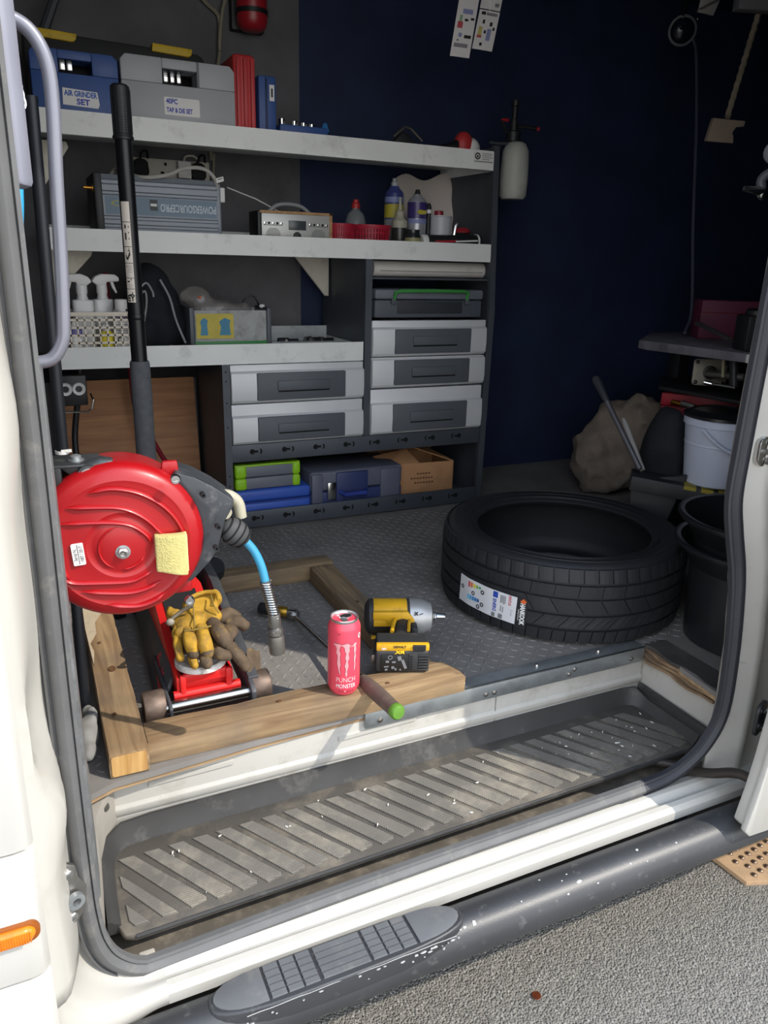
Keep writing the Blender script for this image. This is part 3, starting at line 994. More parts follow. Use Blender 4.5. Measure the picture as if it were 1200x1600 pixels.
# maker's plate on the end of the top shelf (round mark beside small print)
plate = rk('label', MB().box(.924, FY - .0055, 1.853, 1.004, FY - .004, 1.889), LABELW)
rk('round_mark', MB(TR(.939, FY - .0058, 1.873, 90)).ring([(.007, 0), (.011, 0), (.011, .0006), (.007, .0006)], 20), INK, parent=rack)
rk('round_mark', MB(TR(.939, FY - .0058, 1.873, 90)).prism([(0, .006), (.005, -.004), (-.005, -.004)], 0, .0006), INK, parent=rack)
sm = MB()
for k in range(4):
    sm.box(.957, FY - .006, 1.881 - k * .006, .957 + (.040, .036, .042, .03)[k], FY - .0054, 1.883 - k * .006)
sm.box(.928, FY - .006, 1.8555, 1.0, FY - .0054, 1.8585)
rk('small_print', sm, mat('print_grey', '#77797c', .7), kind='stuff')

# ---------------- top shelf
NAVYPL = mat('navy_plastic', '#33518c', .5, var=.06, scale=5)
GREYPL = mat('grey_plastic', '#a2a5a8', .5, var=.04, scale=5)
PEN = mat('blue_pen', '#2a5fb0', .7)
PEN2 = mat('indigo_pen', '#3a48a8', .7)
def case_front(name, label, x0, x1, z0, z1, y0, y1, m, hole, corner):
    t = thing(name, label, 'tool case', ((x0 + x1) / 2, (y0 + y1) / 2, z0))
    w, h = x1 - x0, z1 - z0
    outl = rrect(w, h, corner, 4, (x0 + x1) / 2, (z0 + z1) / 2)
    hx0, hx1, hz0, hz1 = hole
    # two shells meeting in the middle with the hand hole cut through near the top edge
    for yy0, yy1, nm in ((y0, (y0 + y1) / 2 - .001, 'front_shell'), ((y0 + y1) / 2 + .001, y1, 'back_shell')):
        mb = MB(T_xz)
        mb.prism([(x0, hz0), (x0, z0 + corner)] + [p for p in outl if p[1] < z0 + corner + 1e-6 and p[0] < (x0 + x1) / 2] + [p for p in outl if p[1] < z0 + corner + 1e-6 and p[0] > (x0 + x1) / 2] + [(x1, hz0)], yy0, yy1)
        mb.prism([(x0, hz0), (hx0, hz0), (hx0, z1), (x0 + corner, z1), (x0, z1 - corner)], yy0, yy1)
        mb.prism([(hx1, hz0), (x1, hz0), (x1, z1 - corner), (x1 - corner, z1), (hx1, z1)], yy0, yy1)
        mb.prism([(hx0, hz1), (hx1, hz1), (hx1, z1), (hx0, z1)], yy0, yy1)
        obj(nm, mb, m, t, bevel=.003, world=True)
    return t
c1 = case_front('tool_case', 'navy plastic tool case labelled air grinder set on the top shelf', -.425, -.203, S1, 2.040, 1.205, 1.285, NAVYPL, (-.355, -.270, 1.985, 2.018), .012)
lt = MB()
for i in range(2):
    lt.box(-.353 + i * .018, 1.200, 1.99, -.338 + i * .018, 1.215, 2.016)
obj('latch', lt, CHROME, c1, world=True, bevel=.002)
lb = obj('label', MB(T_xz).prism([(-.352, 1.908), (-.262, 1.905), (-.258, 1.915), (-.262, 1.945), (-.350, 1.949)], 1.2025, 1.2048), LABELW, c1, world=True)
text('AIR GRINDER', .0185, PEN, lb, face_front(-.305, 1.2022, 1.936, -1), bold=.0007, squeeze=.74, world=True)
text('SET', .0195, PEN2, lb, face_front(-.30, 1.2022, 1.917, -1), bold=.0007, squeeze=1.1, world=True)
c2 = case_front('tool_case', 'grey plastic tool case labelled tap and die set on the top shelf', -.197, .120, S1, 2.050, 1.200, 1.285, GREYPL, (-.085, .012, 1.985, 2.024), .014)
for i in range(3):
    lt = MB()
    lt.box(-.083 + i * .018, 1.194, 1.989, -.070 + i * .018, 1.212, 2.020)
    lt.box(-.081 + i * .018, 1.192, 2.002, -.072 + i * .018, 1.196, 2.008)
    obj('latch', lt, CHROME, c2, world=True, bevel=.002)
obj('seam', MB().box(.014, 1.1985, 1.985, .017, 1.2005, 2.048), mat('seam_dark', '#5d6063', .6), c2, world=True)
lb = obj('label', MB(T_xz).prism(rrect(.100, .046, .004, 3, -.035, 1.930), 1.1975, 1.1998), LABELW, c2, world=True)
text('40PC', .018, PEN2, lb, face_front(-.079, 1.1972, 1.942), align='LEFT', bold=.0006, squeeze=.8, world=True)
text('TAP & DIE SET', .0165, PEN2, lb, face_front(-.079, 1.1972, 1.920), align='LEFT', bold=.0006, squeeze=.70, world=True)

b = thing('tool_box', 'long black tool box with two yellow catches behind the labelled cases', 'tool box', (-.17, 1.42, S1))
bx = MB(T_xz)
bx.prism([(-.43, S1), (.075, S1), (.075, 2.06), (.06, 2.090), (.045, 2.098), (-.43, 2.108)], 1.335, 1.50)
obj('body', bx, BLACKPL, b, world=True, bevel=.004)
YEL = mat('yellow_catch', '#c9a820', .55, var=.12, dirt='#6f6220', damt=.3, dscale=30)
for x0, x1 in ((-.405, -.290), (-.085, .030)):
    obj('catch', MB(T_xz).prism([(x0, 2.112), (x1, 2.108), (x1 - .004, 2.092), (x1 - .012, 2.086), (x0 - .004, 2.090)], 1.326, 1.36), YEL, b, world=True, bevel=.003)

REDPL = mat('red_plastic', '#b83234', .5, var=.08, scale=6)
b = thing('tool_case', 'upright red ribbed plastic case between grey and navy cases', 'tool case', (.148, 1.28, S1))
bx = MB()
bx.box(.118, 1.205, S1, .182, 1.40, 2.088)
obj('body', bx, REDPL, b, world=True, bevel=.010, seg=3)
for x in (.126, .147, .168):
    obj('rib', MB().box(x, 1.198, S1 + .006, x + .013, 1.21, 2.078), REDPL, b, world=True, bevel=.003)
b = thing('tool_case', 'slim navy case standing upright with a small white sticker', 'tool case', (.222, 1.28, S1))
obj('body', MB().box(.195, 1.215, S1, .250, 1.40, 2.042), NAVYPL, b, world=True, bevel=.006)
obj('edge', MB().box(.216, 1.21, S1 + .004, .221, 1.22, 2.036), mat('navy_dark', '#1c2c4c', .5), b, world=True, bevel=.001)
st_ = obj('sticker', MB().box(.228, 1.2125, 1.975, .243, 1.2145, 2.018), LABELW, b, world=True)
obj('print', MB().box(.233, 1.2115, 1.985, .238, 1.2128, 2.008), INK, b, world=True)
b = thing('socket_tray', 'shallow navy tray with chrome sockets on the top shelf', 'tray', (.34, 1.27, S1))
tr = MB()
tr.box(.262, 1.22, S1, .418, 1.32, 1.918)
obj('tray', tr, NAVYPL, b, world=True, bevel=.004)
for i, (x, h) in enumerate(((.275, .018), (.315, .014), (.345, .012), (.372, .01))):
    obj('socket', MB(TR(x, 1.245, 1.917)).ring([(.005, 0), (.010, 0), (.010, h), (.005, h)], 14), CHROME, b, world=True)
obj('tray_flap', MB().add([(.40, 1.24, 1.91), (.43, 1.24, 1.91), (.425, 1.25, 1.936), (.415, 1.25, 1.936), (.40, 1.252, 1.91), (.43, 1.252, 1.91), (.425, 1.256, 1.936), (.415, 1.256, 1.936)], [(0, 1, 2, 3), (7, 6, 5, 4), (0, 4, 5, 1), (1, 5, 6, 2), (2, 6, 7, 3), (3, 7, 4, 0)]), mat('bright_blue', '#2c6fa8', .5), b, world=True)
b = thing('stapler', 'black hand stapler standing near the end of the top shelf', 'stapler', (.70, 1.25, S1))
obj('body', MB(T_xz).prism([(.64, S1), (.78, S1), (.78, S1 + .018), (.74, S1 + .03), (.705, S1 + .062), (.685, S1 + .064), (.655, S1 + .035)], 1.235, 1.265), BLACKPL, b, world=True, bevel=.004)
obj('lever', MB().tube([(.66, 1.25, S1 + .05), (.70, 1.25, S1 + .082), (.72, 1.25, S1 + .079), (.765, 1.25, S1 + .045)], .005, 8), STEEL, b, world=True)
b = thing('sander', 'small red and white hand tool with black grip on the top shelf', 'power tool', (.90, 1.26, S1))
obj('body', MB(TR(.93, 1.26, S1 + .046, 0, 0, 0)).ell((0, 0, 0), (.036, .03, .044)), REDPL, b, world=True)
obj('nose', MB(TR(.960, 1.26, S1 + .036)).ell((0, 0, 0), (.034, .03, .036)), LABELW, b, world=True)
obj('grip', MB().tube([(.925, 1.26, S1 + .055), (.88, 1.255, S1 + .035), (.82, 1.25, S1 + .022)], [.018, .016, .014], 12), BLACKPL, b, world=True)

# pump sprayer hooked on the end of the rack
b = thing('pump_sprayer', 'cloudy white pump sprayer bottle with black pump hanging at the rack end', 'sprayer', (1.135, 1.25, 1.752))
MILK = mat('milky_plastic', '#b3b5ad', .5, var=.1, scale=8, dirt='#6f7068', damt=.3)
obj('bottle', MB(TR(1.140, 1.25, 1.752)).lathe([(.001, 0), (.040, 0), (.049, .012), (.051, .06), (.049, .12), (.046, .16), (.034, .182), (.022, .188), (.001, .188)], 24), MILK, b, world=True)
pu = MB(TR(1.125, 1.25, 1.94))
pu.lathe([(.026, 0), (.026, .03), (.016, .034), (.014, .07), (.010, .072), (.010, .11), (.014, .112), (.014, .13), (.001, .132)], 16)
obj('pump', pu, BLACKPL, b, world=True)
obj('nozzle', MB().tube([(1.125, 1.25, 1.985), (1.16, 1.24, 1.99), (1.205, 1.23, 1.985)], .006, 8), BLACKPL, b, world=True)
obj('nozzle_tip', MB(TR(1.212, 1.228, 1.985)).ell((0, 0, 0), (.008, .007, .007), 8, m=6), mat('red_tip', '#a02030', .5), b, world=True)
obj('trigger', MB().tube([(1.11, 1.25, 1.965), (1.085, 1.245, 1.975), (1.07, 1.242, 2.0)], .007, 8), BLACKPL, b, world=True)
obj('trigger_lock', MB(TR(1.082, 1.240, 2.004)).ell((0, 0, 0), (.018, .008, .006), 8, m=6), mat('red_tip', '#a02030', .5), b, world=True)
rk('hook', MB().tube([(1.03, 1.25, 1.93), (1.08, 1.25, 1.93), (1.11, 1.25, 1.935), (1.125, 1.25, 1.945)], .005, 8), DARKSTEEL)

# ---------------- middle shelf
INV = mat('inverter_grey', '#7d848c', .45, .15, var=.05)
b = thing('power_inverter', 'grey finned power inverter lying upside down on the middle shelf', 'inverter', (-.11, 1.32, S2))
T_yz = Matrix(((0, 0, 1, 0), (1, 0, 0, 0), (0, 1, 0, 0), (0, 0, 0, 1)))
z0 = S2 + .006
fin = [(1.232, z0), (1.225, z0 + .004), (1.225, z0 + .022), (1.229, z0 + .025), (1.229, z0 + .031), (1.225, z0 + .034), (1.225, z0 + .044), (1.229, z0 + .047), (1.229, z0 + .053), (1.225, z0 + .056), (1.225, z0 + .110), (1.230, z0 + .114), (1.230, z0 + .120), (1.225, z0 + .123), (1.225, z0 + .138), (1.230, z0 + .142), (1.230, z0 + .150), (1.225, z0 + .154), (1.232, z0 + .166), (1.44, z0 + .166), (1.44, z0)]
obj('body', MB().prism(fin, -.268, .062, T_yz), INV, b, world=True, angle=20)
obj('label', MB().box(-.262, 1.2238, z0 + .060, .058, 1.2252, z0 + .108), mat('label_slate', '#64798a', .5), b, world=True)
text('POWERSOURCEPRO', .030, mat('print_silver', '#b8c2c8', .5), b, face_front(-.026, 1.2234, z0 + .084, 180), squeeze=.60, bold=.0005, world=True)
obj('badge', MB(TR(-.228, 1.2234, z0 + .089, 90)).ring([(.011, 0), (.015, 0), (.015, .001), (.011, .001)], 20, Matrix.Diagonal((1.2, .5, 1, 1))), mat('badge_yellow', '#a5a238', .5), b, world=True)
obj('rating_block', MB().box(-.138, 1.2232, z0 + .074, -.116, 1.224, z0 + .104), mat('print_dark', '#20262c', .5), b, world=True)
obj('rating_block', MB().box(-.136, 1.2228, z0 + .086, -.118, 1.2234, z0 + .093), LABELW, b, world=True)
obj('end_plate', MB().box(-.290, 1.222, z0 - .004, -.268, 1.44, z0 + .168), BLACKPL, b, world=True, bevel=.004)
obj('end_plate', MB().box(.062, 1.230, z0 + .006, .074, 1.43, z0 + .160), INV, b, world=True, bevel=.003)
BRASS = mat('brass', '#c08a3a', .3, 1, var=.1)
obj('terminal', MB(frame_z((-.285, 1.25, z0 + .128), (-1, 0, .03))).lathe([(.011, 0), (.011, .008), (.005, .008), (.005, .03), (.001, .031)], 12), BRASS, b, world=True)
obj('outlet', MB().box(.074, 1.24, z0 + .108, .090, 1.30, z0 + .15), LABELW, b, world=True, bevel=.003)
tag(obj('power_cable', MB().tube(spline([(-0.2214, 1.45, 1.7533), (-0.1943, 1.42, 1.78), (-0.1651, 1.24, 1.7431), (-0.0955, 1.22, 1.7478), (-0.0296, 1.22, 1.7728), (0.0231, 1.22, 1.7747), (0.0527, 1.22, 1.7538), (0.0665, 1.235, 1.7236)], 6), .0055, 8), mat('cable_grey', '#a7a59e', .5)), 'pale grey power cable looping over the top of the grey inverter', 'cable')
b = thing('cable_tag', 'small white paper tag on the pale grey cable above the inverter', 'tag', (0.0705, 1.215, 1.7475))
obj('paper', MB(TR(0, 0, 0, 90, 0, 0)).prism([(-.011, -.010), (.011, -.003), (.009, .010), (-.013, .003)], 0, .0015), LABELW, b)
obj('print', MB(TR(0, -.0016, 0, 90, 0, 0)).prism([(-.008, -.002), (.006, .003), (.006, .006), (-.009, .001)], 0, .0004), mat('print_grey', '#77797c', .7), b)
# mains socket strip on the back wall with plugs
SOCK = mat('socket_white', '#c4c0b4', .5, var=.04)
b = thing('socket_strip', 'off white mains socket strip on the back wall above the inverter', 'socket strip', (-.03, 1.61, 1.775))
obj('strip', MB().box(-.16, 1.588, 1.772, .125, 1.62, 1.832), SOCK, b, world=True, bevel=.003)
for x in (-.095, -.022, .078):
    h = MB()
    h.box(x - .004, 1.586, 1.812, x + .004, 1.589, 1.821)
    h.box(x - .017, 1.586, 1.787, x - .006, 1.589, 1.793)
    h.box(x + .006, 1.586, 1.787, x + .017, 1.589, 1.793)
    obj('pin_holes', h, HOLE, b, world=True)
for i, x in enumerate((-.105, .083)):
    p = thing('mains_plug', ('black mains plug pushed in beside the jack handle', 'black mains plug pushed in beside the white adaptor')[i], 'plug', (x, 1.56, 1.80), group='plugs in the socket strip')
    obj('body', MB(TR(0, .028, 0, 90)).prism([(-.026, -.016), (-.016, -.03), (.016, -.03), (.026, -.016), (.022, .018), (.010, .026), (-.010, .026), (-.022, .018)], 0, .030), BLACKMATT, p, bevel=.005)
    obj('cord', MB().tube(spline([(0, .01, .025), (.004, .0, .045), (.022, .01, .05), (.026, .02, .03)], 5), .004, 8), BLACKMATT, p)
p = thing('adaptor', 'boxy white plug adaptor in the middle of the socket strip', 'adaptor', (.036, 1.57, 1.80))
obj('body', MB().box(-.022, -.012, -.026, .022, .018, .028), LABELW, p, bevel=.004)
obj('cord', MB().tube(spline([(0, 0, .026), (.006, -.004, .042), (.03, -.006, .045), (.05, 0, .035)], 5), .0035, 8), SOCK, p)

# radio
b = thing('radio', 'silver table radio with wooden ends and grey carry handle on the middle shelf', 'radio', (.312, 1.275, S2))
OAK = wood_mat('radio_wood', '#9a7650', '#b8946a', 'Y', .1)
ra = MB()
ra.box(.198, 1.222, S2 + .004, .425, 1.32, 1.662)
obj('case', ra, mat('radio_silver', '#b9bab6', .4, .3, var=.03), b, world=True, bevel=.002)
w = MB()
w.box(.192, 1.220, S2, .434, 1.325, S2 + .005)
w.box(.424, 1.220, S2, .434, 1.325, 1.670)
w.box(.192, 1.220, 1.662, .434, 1.325, 1.670)
obj('wood_wrap', w, OAK, b, world=True, bevel=.001)
obj('side_cheek', MB().box(.186, 1.222, S2, .198, 1.325, 1.668), BLACKPL, b, world=True, bevel=.002)
obj('screen', MB().box(.286, 1.2195, 1.615, .344, 1.223, 1.643), mat('lcd_dark', '#41474a', .25), b, world=True, bevel=.001)
for x0, x1 in ((.208, .262), (.358, .414)):
    obj('trim_line', MB().box(x0 - .004, 1.2205, 1.6265, x1 + .004, 1.2225, 1.6285), mat('line_grey', '#6d6e6d', .5), b, world=True)
    for k in range(5):
        x = x0 + (x1 - x0) * k / 4
        obj('button', MB(TR(x, 1.222, 1.633, 90)).lathe([(.004, 0), (.004, .003), (.0001, .0035)], 10), INK if k % 2 else CHROME, b, world=True)
    gr = MB()
    for k in range(7):
        hw = .024 * math.sqrt(max(0, 1 - (k / 7.0) ** 2))
        gr.box((x0 + x1) / 2 - hw, 1.2205, S2 + .024 + k * .0035, (x0 + x1) / 2 + hw, 1.2225, S2 + .0255 + k * .0035)
    obj('speaker_slots', gr, mat('line_grey', '#6d6e6d', .5), b, world=True, kind='stuff')
obj('dial', MB(TR(.314, 1.222, S2 + .025, 90)).lathe([(.013, 0), (.012, .006), (.0001, .007)], 20), BLACKPL, b, world=True)
obj('carry_handle', MB().tube(spline([(.235, 1.27, 1.668), (.262, 1.27, 1.688), (.30, 1.27, 1.694), (.345, 1.27, 1.688), (.375, 1.27, 1.668)], 5), .006, 8), mat('handle_grey', '#8d9092', .45), b, world=True)
obj('aerial', MB().tube([(0.2883, 1.3, 1.6677), (0.1926, 1.26, 1.7029), (0.0924, 1.22, 1.7278)], [.0025, .002, .0016], 8), mat('aerial_bright', '#d8d8d6', .4), b, world=True)

# red pierced baskets
REDB = mat('red_basket', '#a51e34', .5, var=.06)
def red_basket(cx, cy, r, label):
    t = thing('plastic_basket', label, 'basket', (cx, cy, S2), group='red baskets on the middle shelf')
    h = .070
    n = 40
    body = MB()
    body.ring([(r * .86, 0), (r * .9, 0), (r * .93, .020), (r * .90, .020)], n)
    body.lathe([(.001, .002), (r * .87, .002), (r * .87, .005), (.001, .005)], n)
    body.ring([(r * .97, h - .012), (r * 1.0, h - .012), (r * 1.04, h - .004), (r * 1.04, h), (r * .97, h)], n)
    body.ring([(r * .945, .042), (r * .965, .042), (r * .968, .046), (r * .95, .046)], n)
    obj('shell', body, REDB, t)
    bars = MB()
    for i in range(n):
        a = 2 * PI * i / n
        T = Matrix.Rotation(a, 4, 'Z')
        bars.add([(r * .915, -.0028, .018), (r * .935, -.0028, .018), (r * .99, -.0028, h - .01), (r * .965, -.0028, h - .01), (r * .915, .0028, .018), (r * .935, .0028, .018), (r * .99, .0028, h - .01), (r * .965, .0028, h - .01)],
                 [(0, 1, 2, 3), (7, 6, 5, 4), (1, 5, 6, 2), (0, 3, 7, 4)], T)
    obj('bars', bars, REDB, t, smooth=False)
    return t
red_basket(.475, 1.262, .052, 'smaller red pierced plastic basket beside the radio')
red_basket(.588, 1.262, .068, 'larger red pierced plastic basket near the spray cans')

# bottles and cans
CLEAR = mat('clear_bottle', '#9fa4a4', .2, alpha=.45, spec=.6)
PURPLE = mat('purple_can', '#3a2f68', .35, var=.05)
def bottle(name, label, cat, loc, prof, m, group=None, n=20):
    t = thing(name, label, cat, loc, group=group)
    obj('body', MB().lathe(prof, n), m, t)
    return t
b = bottle('spray_bottle', 'clear squat bottle with a red cap behind the larger red basket', 'bottle', (.585, 1.385, S2), [(.001, 0), (.034, 0), (.036, .01), (.036, .085), (.028, .11), (.012, .124), (.012, .13), (.001, .13)], CLEAR)
obj('cap', MB(TR(0, 0, .128)).lathe([(.015, 0), (.015, .014), (.010, .02), (.010, .028), (.001, .03)], 14), mat('red_cap', '#b32a2c', .45), b)
b = bottle('aerosol_can', 'tall dark blue and yellow aerosol can behind the cream nozzle bottle', 'aerosol can', (.711, 1.34, S2), [(.001, 0), (.032, 0), (.033, .006), (.033, .178), (.030, .186), (.018, .198), (.016, .204), (.001, .204)], mat('indigo_can', '#39417a', .35))
obj('yellow_band', MB(TR(0, 0, .10)).ring([(.0325, 0), (.0337, 0), (.0337, .045), (.0325, .045)], 24), mat('yellow_print', '#b3a83a', .5), b)
obj('pale_band', MB(TR(0, 0, .150)).ring([(.0325, 0), (.0337, 0), (.0337, .018), (.0325, .018)], 24), mat('lilac_print', '#7c86b0', .5), b)
obj('white_band', MB(TR(0, 0, .03)).ring([(.0325, 0), (.0337, 0), (.0337, .065), (.0325, .065)], 24), mat('dull_white', '#8e9095', .5), b)
obj('valve', MB(TR(0, 0, .203)).lathe([(.012, 0), (.012, .014), (.008, .016), (.008, .026), (.001, .027)], 12), GREYPL, b)
b = bottle('aerosol_can', 'purple and silver aerosol can with black nozzle beside a black marker', 'aerosol can', (.762, 1.262, S2), [(.001, 0), (.032, 0), (.033, .005), (.033, .150), (.030, .158), (.016, .170), (.014, .176), (.001, .176)], mat('silver_can', '#a8abb0', .35, .4))
obj('purple_band', MB(TR(0, 0, .098)).ring([(.0325, 0), (.0338, 0), (.0338, .052), (.0325, .052)], 24), PURPLE, b)
obj('lilac_band', MB(TR(0, 0, .082)).ring([(.0325, 0), (.0338, 0), (.0338, .014), (.0325, .014)], 24), mat('lilac_print', '#7c86b0', .5), b)
obj('yellow_logo', MB(TR(0, -.0342, .118, 90)).prism([(-.018, 0), (-.008, .008), (.02, .005), (.016, -.006), (-.008, -.007)], 0, .0008), mat('yellow_print', '#b3a83a', .5), b)
obj('valve', MB(TR(0, 0, .175)).lathe([(.011, 0), (.009, .008), (.007, .016), (.001, .017)], 12), BLACKPL, b)
b = bottle('nozzle_bottle', 'small dark bottle with cream nozzle cap between the aerosol cans', 'bottle', (.697, 1.262, S2), [(.001, 0), (.026, 0), (.027, .004), (.027, .066), (.001, .066)], mat('dark_bottle', '#2f3330', .3))
obj('shoulder', MB(TR(0, 0, .066)).lathe([(.027, 0), (.027, .022), (.016, .034), (.014, .052), (.007, .058), (.003, .098), (.001, .099)], 18), mat('cream_plastic', '#a8a593', .5), b)
b = bottle('jar', 'small dark glass jar with pale label in front of the purple can', 'jar', (.722, 1.208, S2), [(.001, 0), (.026, 0), (.028, .006), (.028, .040), (.024, .046), (.024, .06), (.001, .06)], mat('smoked_glass', '#25292a', .25))
obj('label', MB(TR(0, 0, .012)).ring([(.0278, 0), (.0286, 0), (.0286, .022), (.0278, .022)], 20), mat('dull_gold', '#8d8a62', .5), b)
b = bottle('marker_pen', 'black marker standing on end beside the purple aerosol can', 'marker', (.812, 1.27, S2), [(.001, 0), (.010, 0), (.010, .11), (.009, .115), (.009, .14), (.005, .15), (.001, .152)], BLACKPL, n=12)
obj('tip_band', MB(TR(0, 0, .118)).ring([(.0088, 0), (.0098, 0), (.0098, .012), (.0088, .012)], 12), LABELW, b)
b = bottle('tin', 'round white tin with a small red screw cap', 'tin', (.856, 1.262, S2), [(.001, 0), (.039, 0), (.041, .003), (.041, .006), (.039, .008), (.039, .106), (.041, .108), (.041, .112), (.036, .112), (.035, .108), (.001, .108)], mat('tin_white', '#b3b6bb', .4), n=28)
obj('cap', MB(TR(-.008, 0, .108)).lathe([(.016, 0), (.016, .018), (.014, .02), (.001, .02)], 16), mat('dark_red_cap', '#8e2430', .45), b)
b = thing('tube', 'black and red cartridge tube with white cap lying on the shelf end', 'tube', (.875, 1.212, S2 + .024))
T = frame_z((-.105, 0, 0), (1, .03, .03))
obj('barrel', MB(T).lathe([(.001, 0), (.022, 0), (.022, .21), (.024, .212), (.024, .222), (.001, .222)], 20), BLACKPL, b)
obj('cap', MB(T).lathe([(.001, -.016), (.022, -.016), (.0235, -.01), (.0235, .004), (.0225, .006)], 20), LABELW, b)
obj('end_ring', MB(T).ring([(.0235, .205), (.0250, .205), (.0250, .212), (.0235, .212)], 20), LABELW, b)
obj('red_stripe', MB(TR(-.04, -.0226, .002, 90, 0, 2)).prism([(-.035, -.005), (.05, .0), (.05, .006), (-.035, .002)], 0, .0008), mat('red_print', '#a12531', .5), b)
obj('white_print', MB(TR(.045, -.0226, .004, 90, 0, 2)).prism([(-.04, -.003), (.05, .002), (.05, .007), (-.04, .002)], 0, .0008), LABELW, b)
b = thing('paper_sheet', 'crumpled off white sheet standing against the back behind the cans', 'paper', (.91, 1.46, S2))
def sh(u, v):
    x = -.115 + .235 * u
    z = .250 * v + (.012 * math.sin(u * 9) + .018 * u) * v
    y = .05 * v + .007 * math.sin(u * 7 + v * 5) + .004 * math.sin(v * 17 + u * 3)
    return (x, y, z)
obj('sheet', MB().grid(sh, 18, 16, thick=(0, .002, 0)), mat('paper_cream', '#cec5be', .8, var=.06, dirt='#8d837c', damt=.25, dscale=9), b)
b = thing('tape_reel', 'red and chrome reel lying behind the cartridge tube', 'reel', (.955, 1.285, S2))
obj('spool', MB().lathe([(.001, 0), (.038, 0), (.038, .05), (.03, .06), (.001, .06)], 20), BLACKPL, b)
obj('red_face', MB(TR(.004, -.002, .06)).lathe([(.028, 0), (.03, .006), (.02, .016), (.001, .018)], 18), mat('red_print', '#a12531', .5), b)
obj('chrome_clip', MB().tube([(-.035, -.01, .05), (-.03, -.01, .082), (-.022, -.01, .09)], .007, 8), CHROME, b)

# ---------------- lower shelf
CRATE = mat('cream_crate', '#ddd3c2', .55, var=.04)
b = thing('plastic_crate', 'cream open grid plastic crate holding spray bottles on the lower shelf', 'crate', (-.318, 1.26, S3))
x0, x1, y0, y1, h = -.452, -.206, 1.196, 1.335, .122
cm_ = MB()
for z in (S3, S3 + .030, S3 + .052, S3 + .074, S3 + .096):
    cm_.box(x0, y0, z, x1, y0 + .003, z + .006)
    cm_.box(x0, y1 - .003, z, x1, y1, z + .006)
    cm_.box(x0, y0, z, x0 + .003, y1, z + .006)
    cm_.box(x1 - .003, y0, z, x1, y1, z + .006)
for i in range(13):
    x = x0 + (x1 - x0) * i / 12
    cm_.box(x - .0022, y0, S3, x + .0022, y0 + .0025, S3 + h)
    cm_.box(x - .0022, y1 - .0025, S3, x + .0022, y1, S3 + h)
for i in range(7):
    y = y0 + (y1 - y0) * i / 6
    cm_.box(x0, y - .002, S3, x0 + .0025, y + .002, S3 + h)
    cm_.box(x1 - .0025, y - .002, S3, x1, y + .002, S3 + h)
obj('grid', cm_, CRATE, b, world=True, smooth=False)
rim = MB()
rim.box(x0 - .004, y0 - .004, S3 + h - .012, x1 + .004, y0 + .003, S3 + h)
rim.box(x0 - .004, y1 - .003, S3 + h - .012, x1 + .004, y1 + .004, S3 + h)
rim.box(x0 - .004, y0, S3 + h - .012, x0 + .003, y1, S3 + h)
rim.box(x1 - .003, y0, S3 + h - .012, x1 + .004, y1, S3 + h)
obj('rim', rim, CRATE, b, world=True, bevel=.001)
obj('base', MB().box(x0, y0, S3, x1, y1, S3 + .003), CRATE, b, world=True)
WB = mat('bottle_white', '#e0e0de', .4, var=.03)
def trigger_bottle(x, y, rz, label):
    t = thing('trigger_bottle', label, 'spray bottle', (x, y, S3 + .003), rz, group='spray bottles in the crate')
    obj('body', MB().prism(rrect(.062, .040, .014, 4), 0, .150, top=.96), WB, t, bevel=.004)
    obj('neck', MB(TR(0, 0, .148)).lathe([(.018, 0), (.014, .012), (.014, .02), (.016, .02), (.016, .044), (.012, .046), (.001, .046)], 14), WB, t)
    hd = MB(TR(0, 0, .19, 90) @ Matrix.Translation((0, 0, -.011)))
    hd.prism([(-.014, 0), (.012, 0), (.014, .010), (.052, .012), (.052, .024), (.040, .032), (.0, .034), (-.020, .026), (-.030, .012)], 0, .022)
    obj('spray_head', hd, LABELW, t, bevel=.004)
    obj('trigger', MB().tube([(.030, 0, .204), (.036, 0, .185), (.044, 0, .168)], [.005, .005, .003], 8), LABELW, t)
    return t
trigger_bottle(-.345, 1.262, 180, 'white trigger bottle nearest the door pillar in the cream crate')
trigger_bottle(-.285, 1.300, 12, 'white trigger bottle with nozzle towards the jack handle')
b = thing('lotion_bottle', 'white screw cap bottle with purple lettering in the cream crate', 'bottle', (-.240, 1.238, S3 + .003))
obj('body', MB().prism(rrect(.058, .044, .012, 4), 0, .118, top=.95), WB, b, bevel=.005)
obj('cap', MB(TR(0, 0, .117)).lathe([(.013, 0), (.013, .008), (.018, .008), (.018, .034), (.016, .036), (.001, .036)], 18), LABELW, b)
obj('label', MB().box(-.026, -.0228, .02, .026, -.0222, .114), LABELW, b)
text("Poorboy's", .0135, mat('purple_ink', '#37306a', .6), b, face_front(0, -.0230, .102), squeeze=.75, bold=.0006)
for k in range(5):
    obj('print', MB().box(-.022, -.0232, .055 + k * .006, .020, -.0229, .058 + k * .006), mat('print_grey', '#77797c', .7), b)
obj('round_mark', MB(TR(-.01, -.0231, .036, 90)).ring([(.006, 0), (.010, 0), (.010, .0006), (.006, .0006)], 16), INK, b)
b = thing('small_bottle', 'squat yellow bottle standing in the front of the cream crate', 'bottle', (-.290, 1.222, S3 + .003))
obj('body', MB().lathe([(.001, 0), (.020, 0), (.021, .004), (.021, .055), (.014, .062), (.001, .062)], 16), mat('yellow_bottle', '#d6c636', .45), b)
obj('cap', MB(TR(0, 0, .062)).lathe([(.012, 0), (.012, .02), (.001, .021)], 12), WB, b)
b = thing('small_bottle', 'squat white bottle beside the yellow bottle in the crate', 'bottle', (-.375, 1.215, S3 + .003))
obj('body', MB().lathe([(.001, 0), (.016, 0), (.017, .004), (.017, .075), (.011, .082), (.011, .10), (.001, .101)], 16), WB, b)
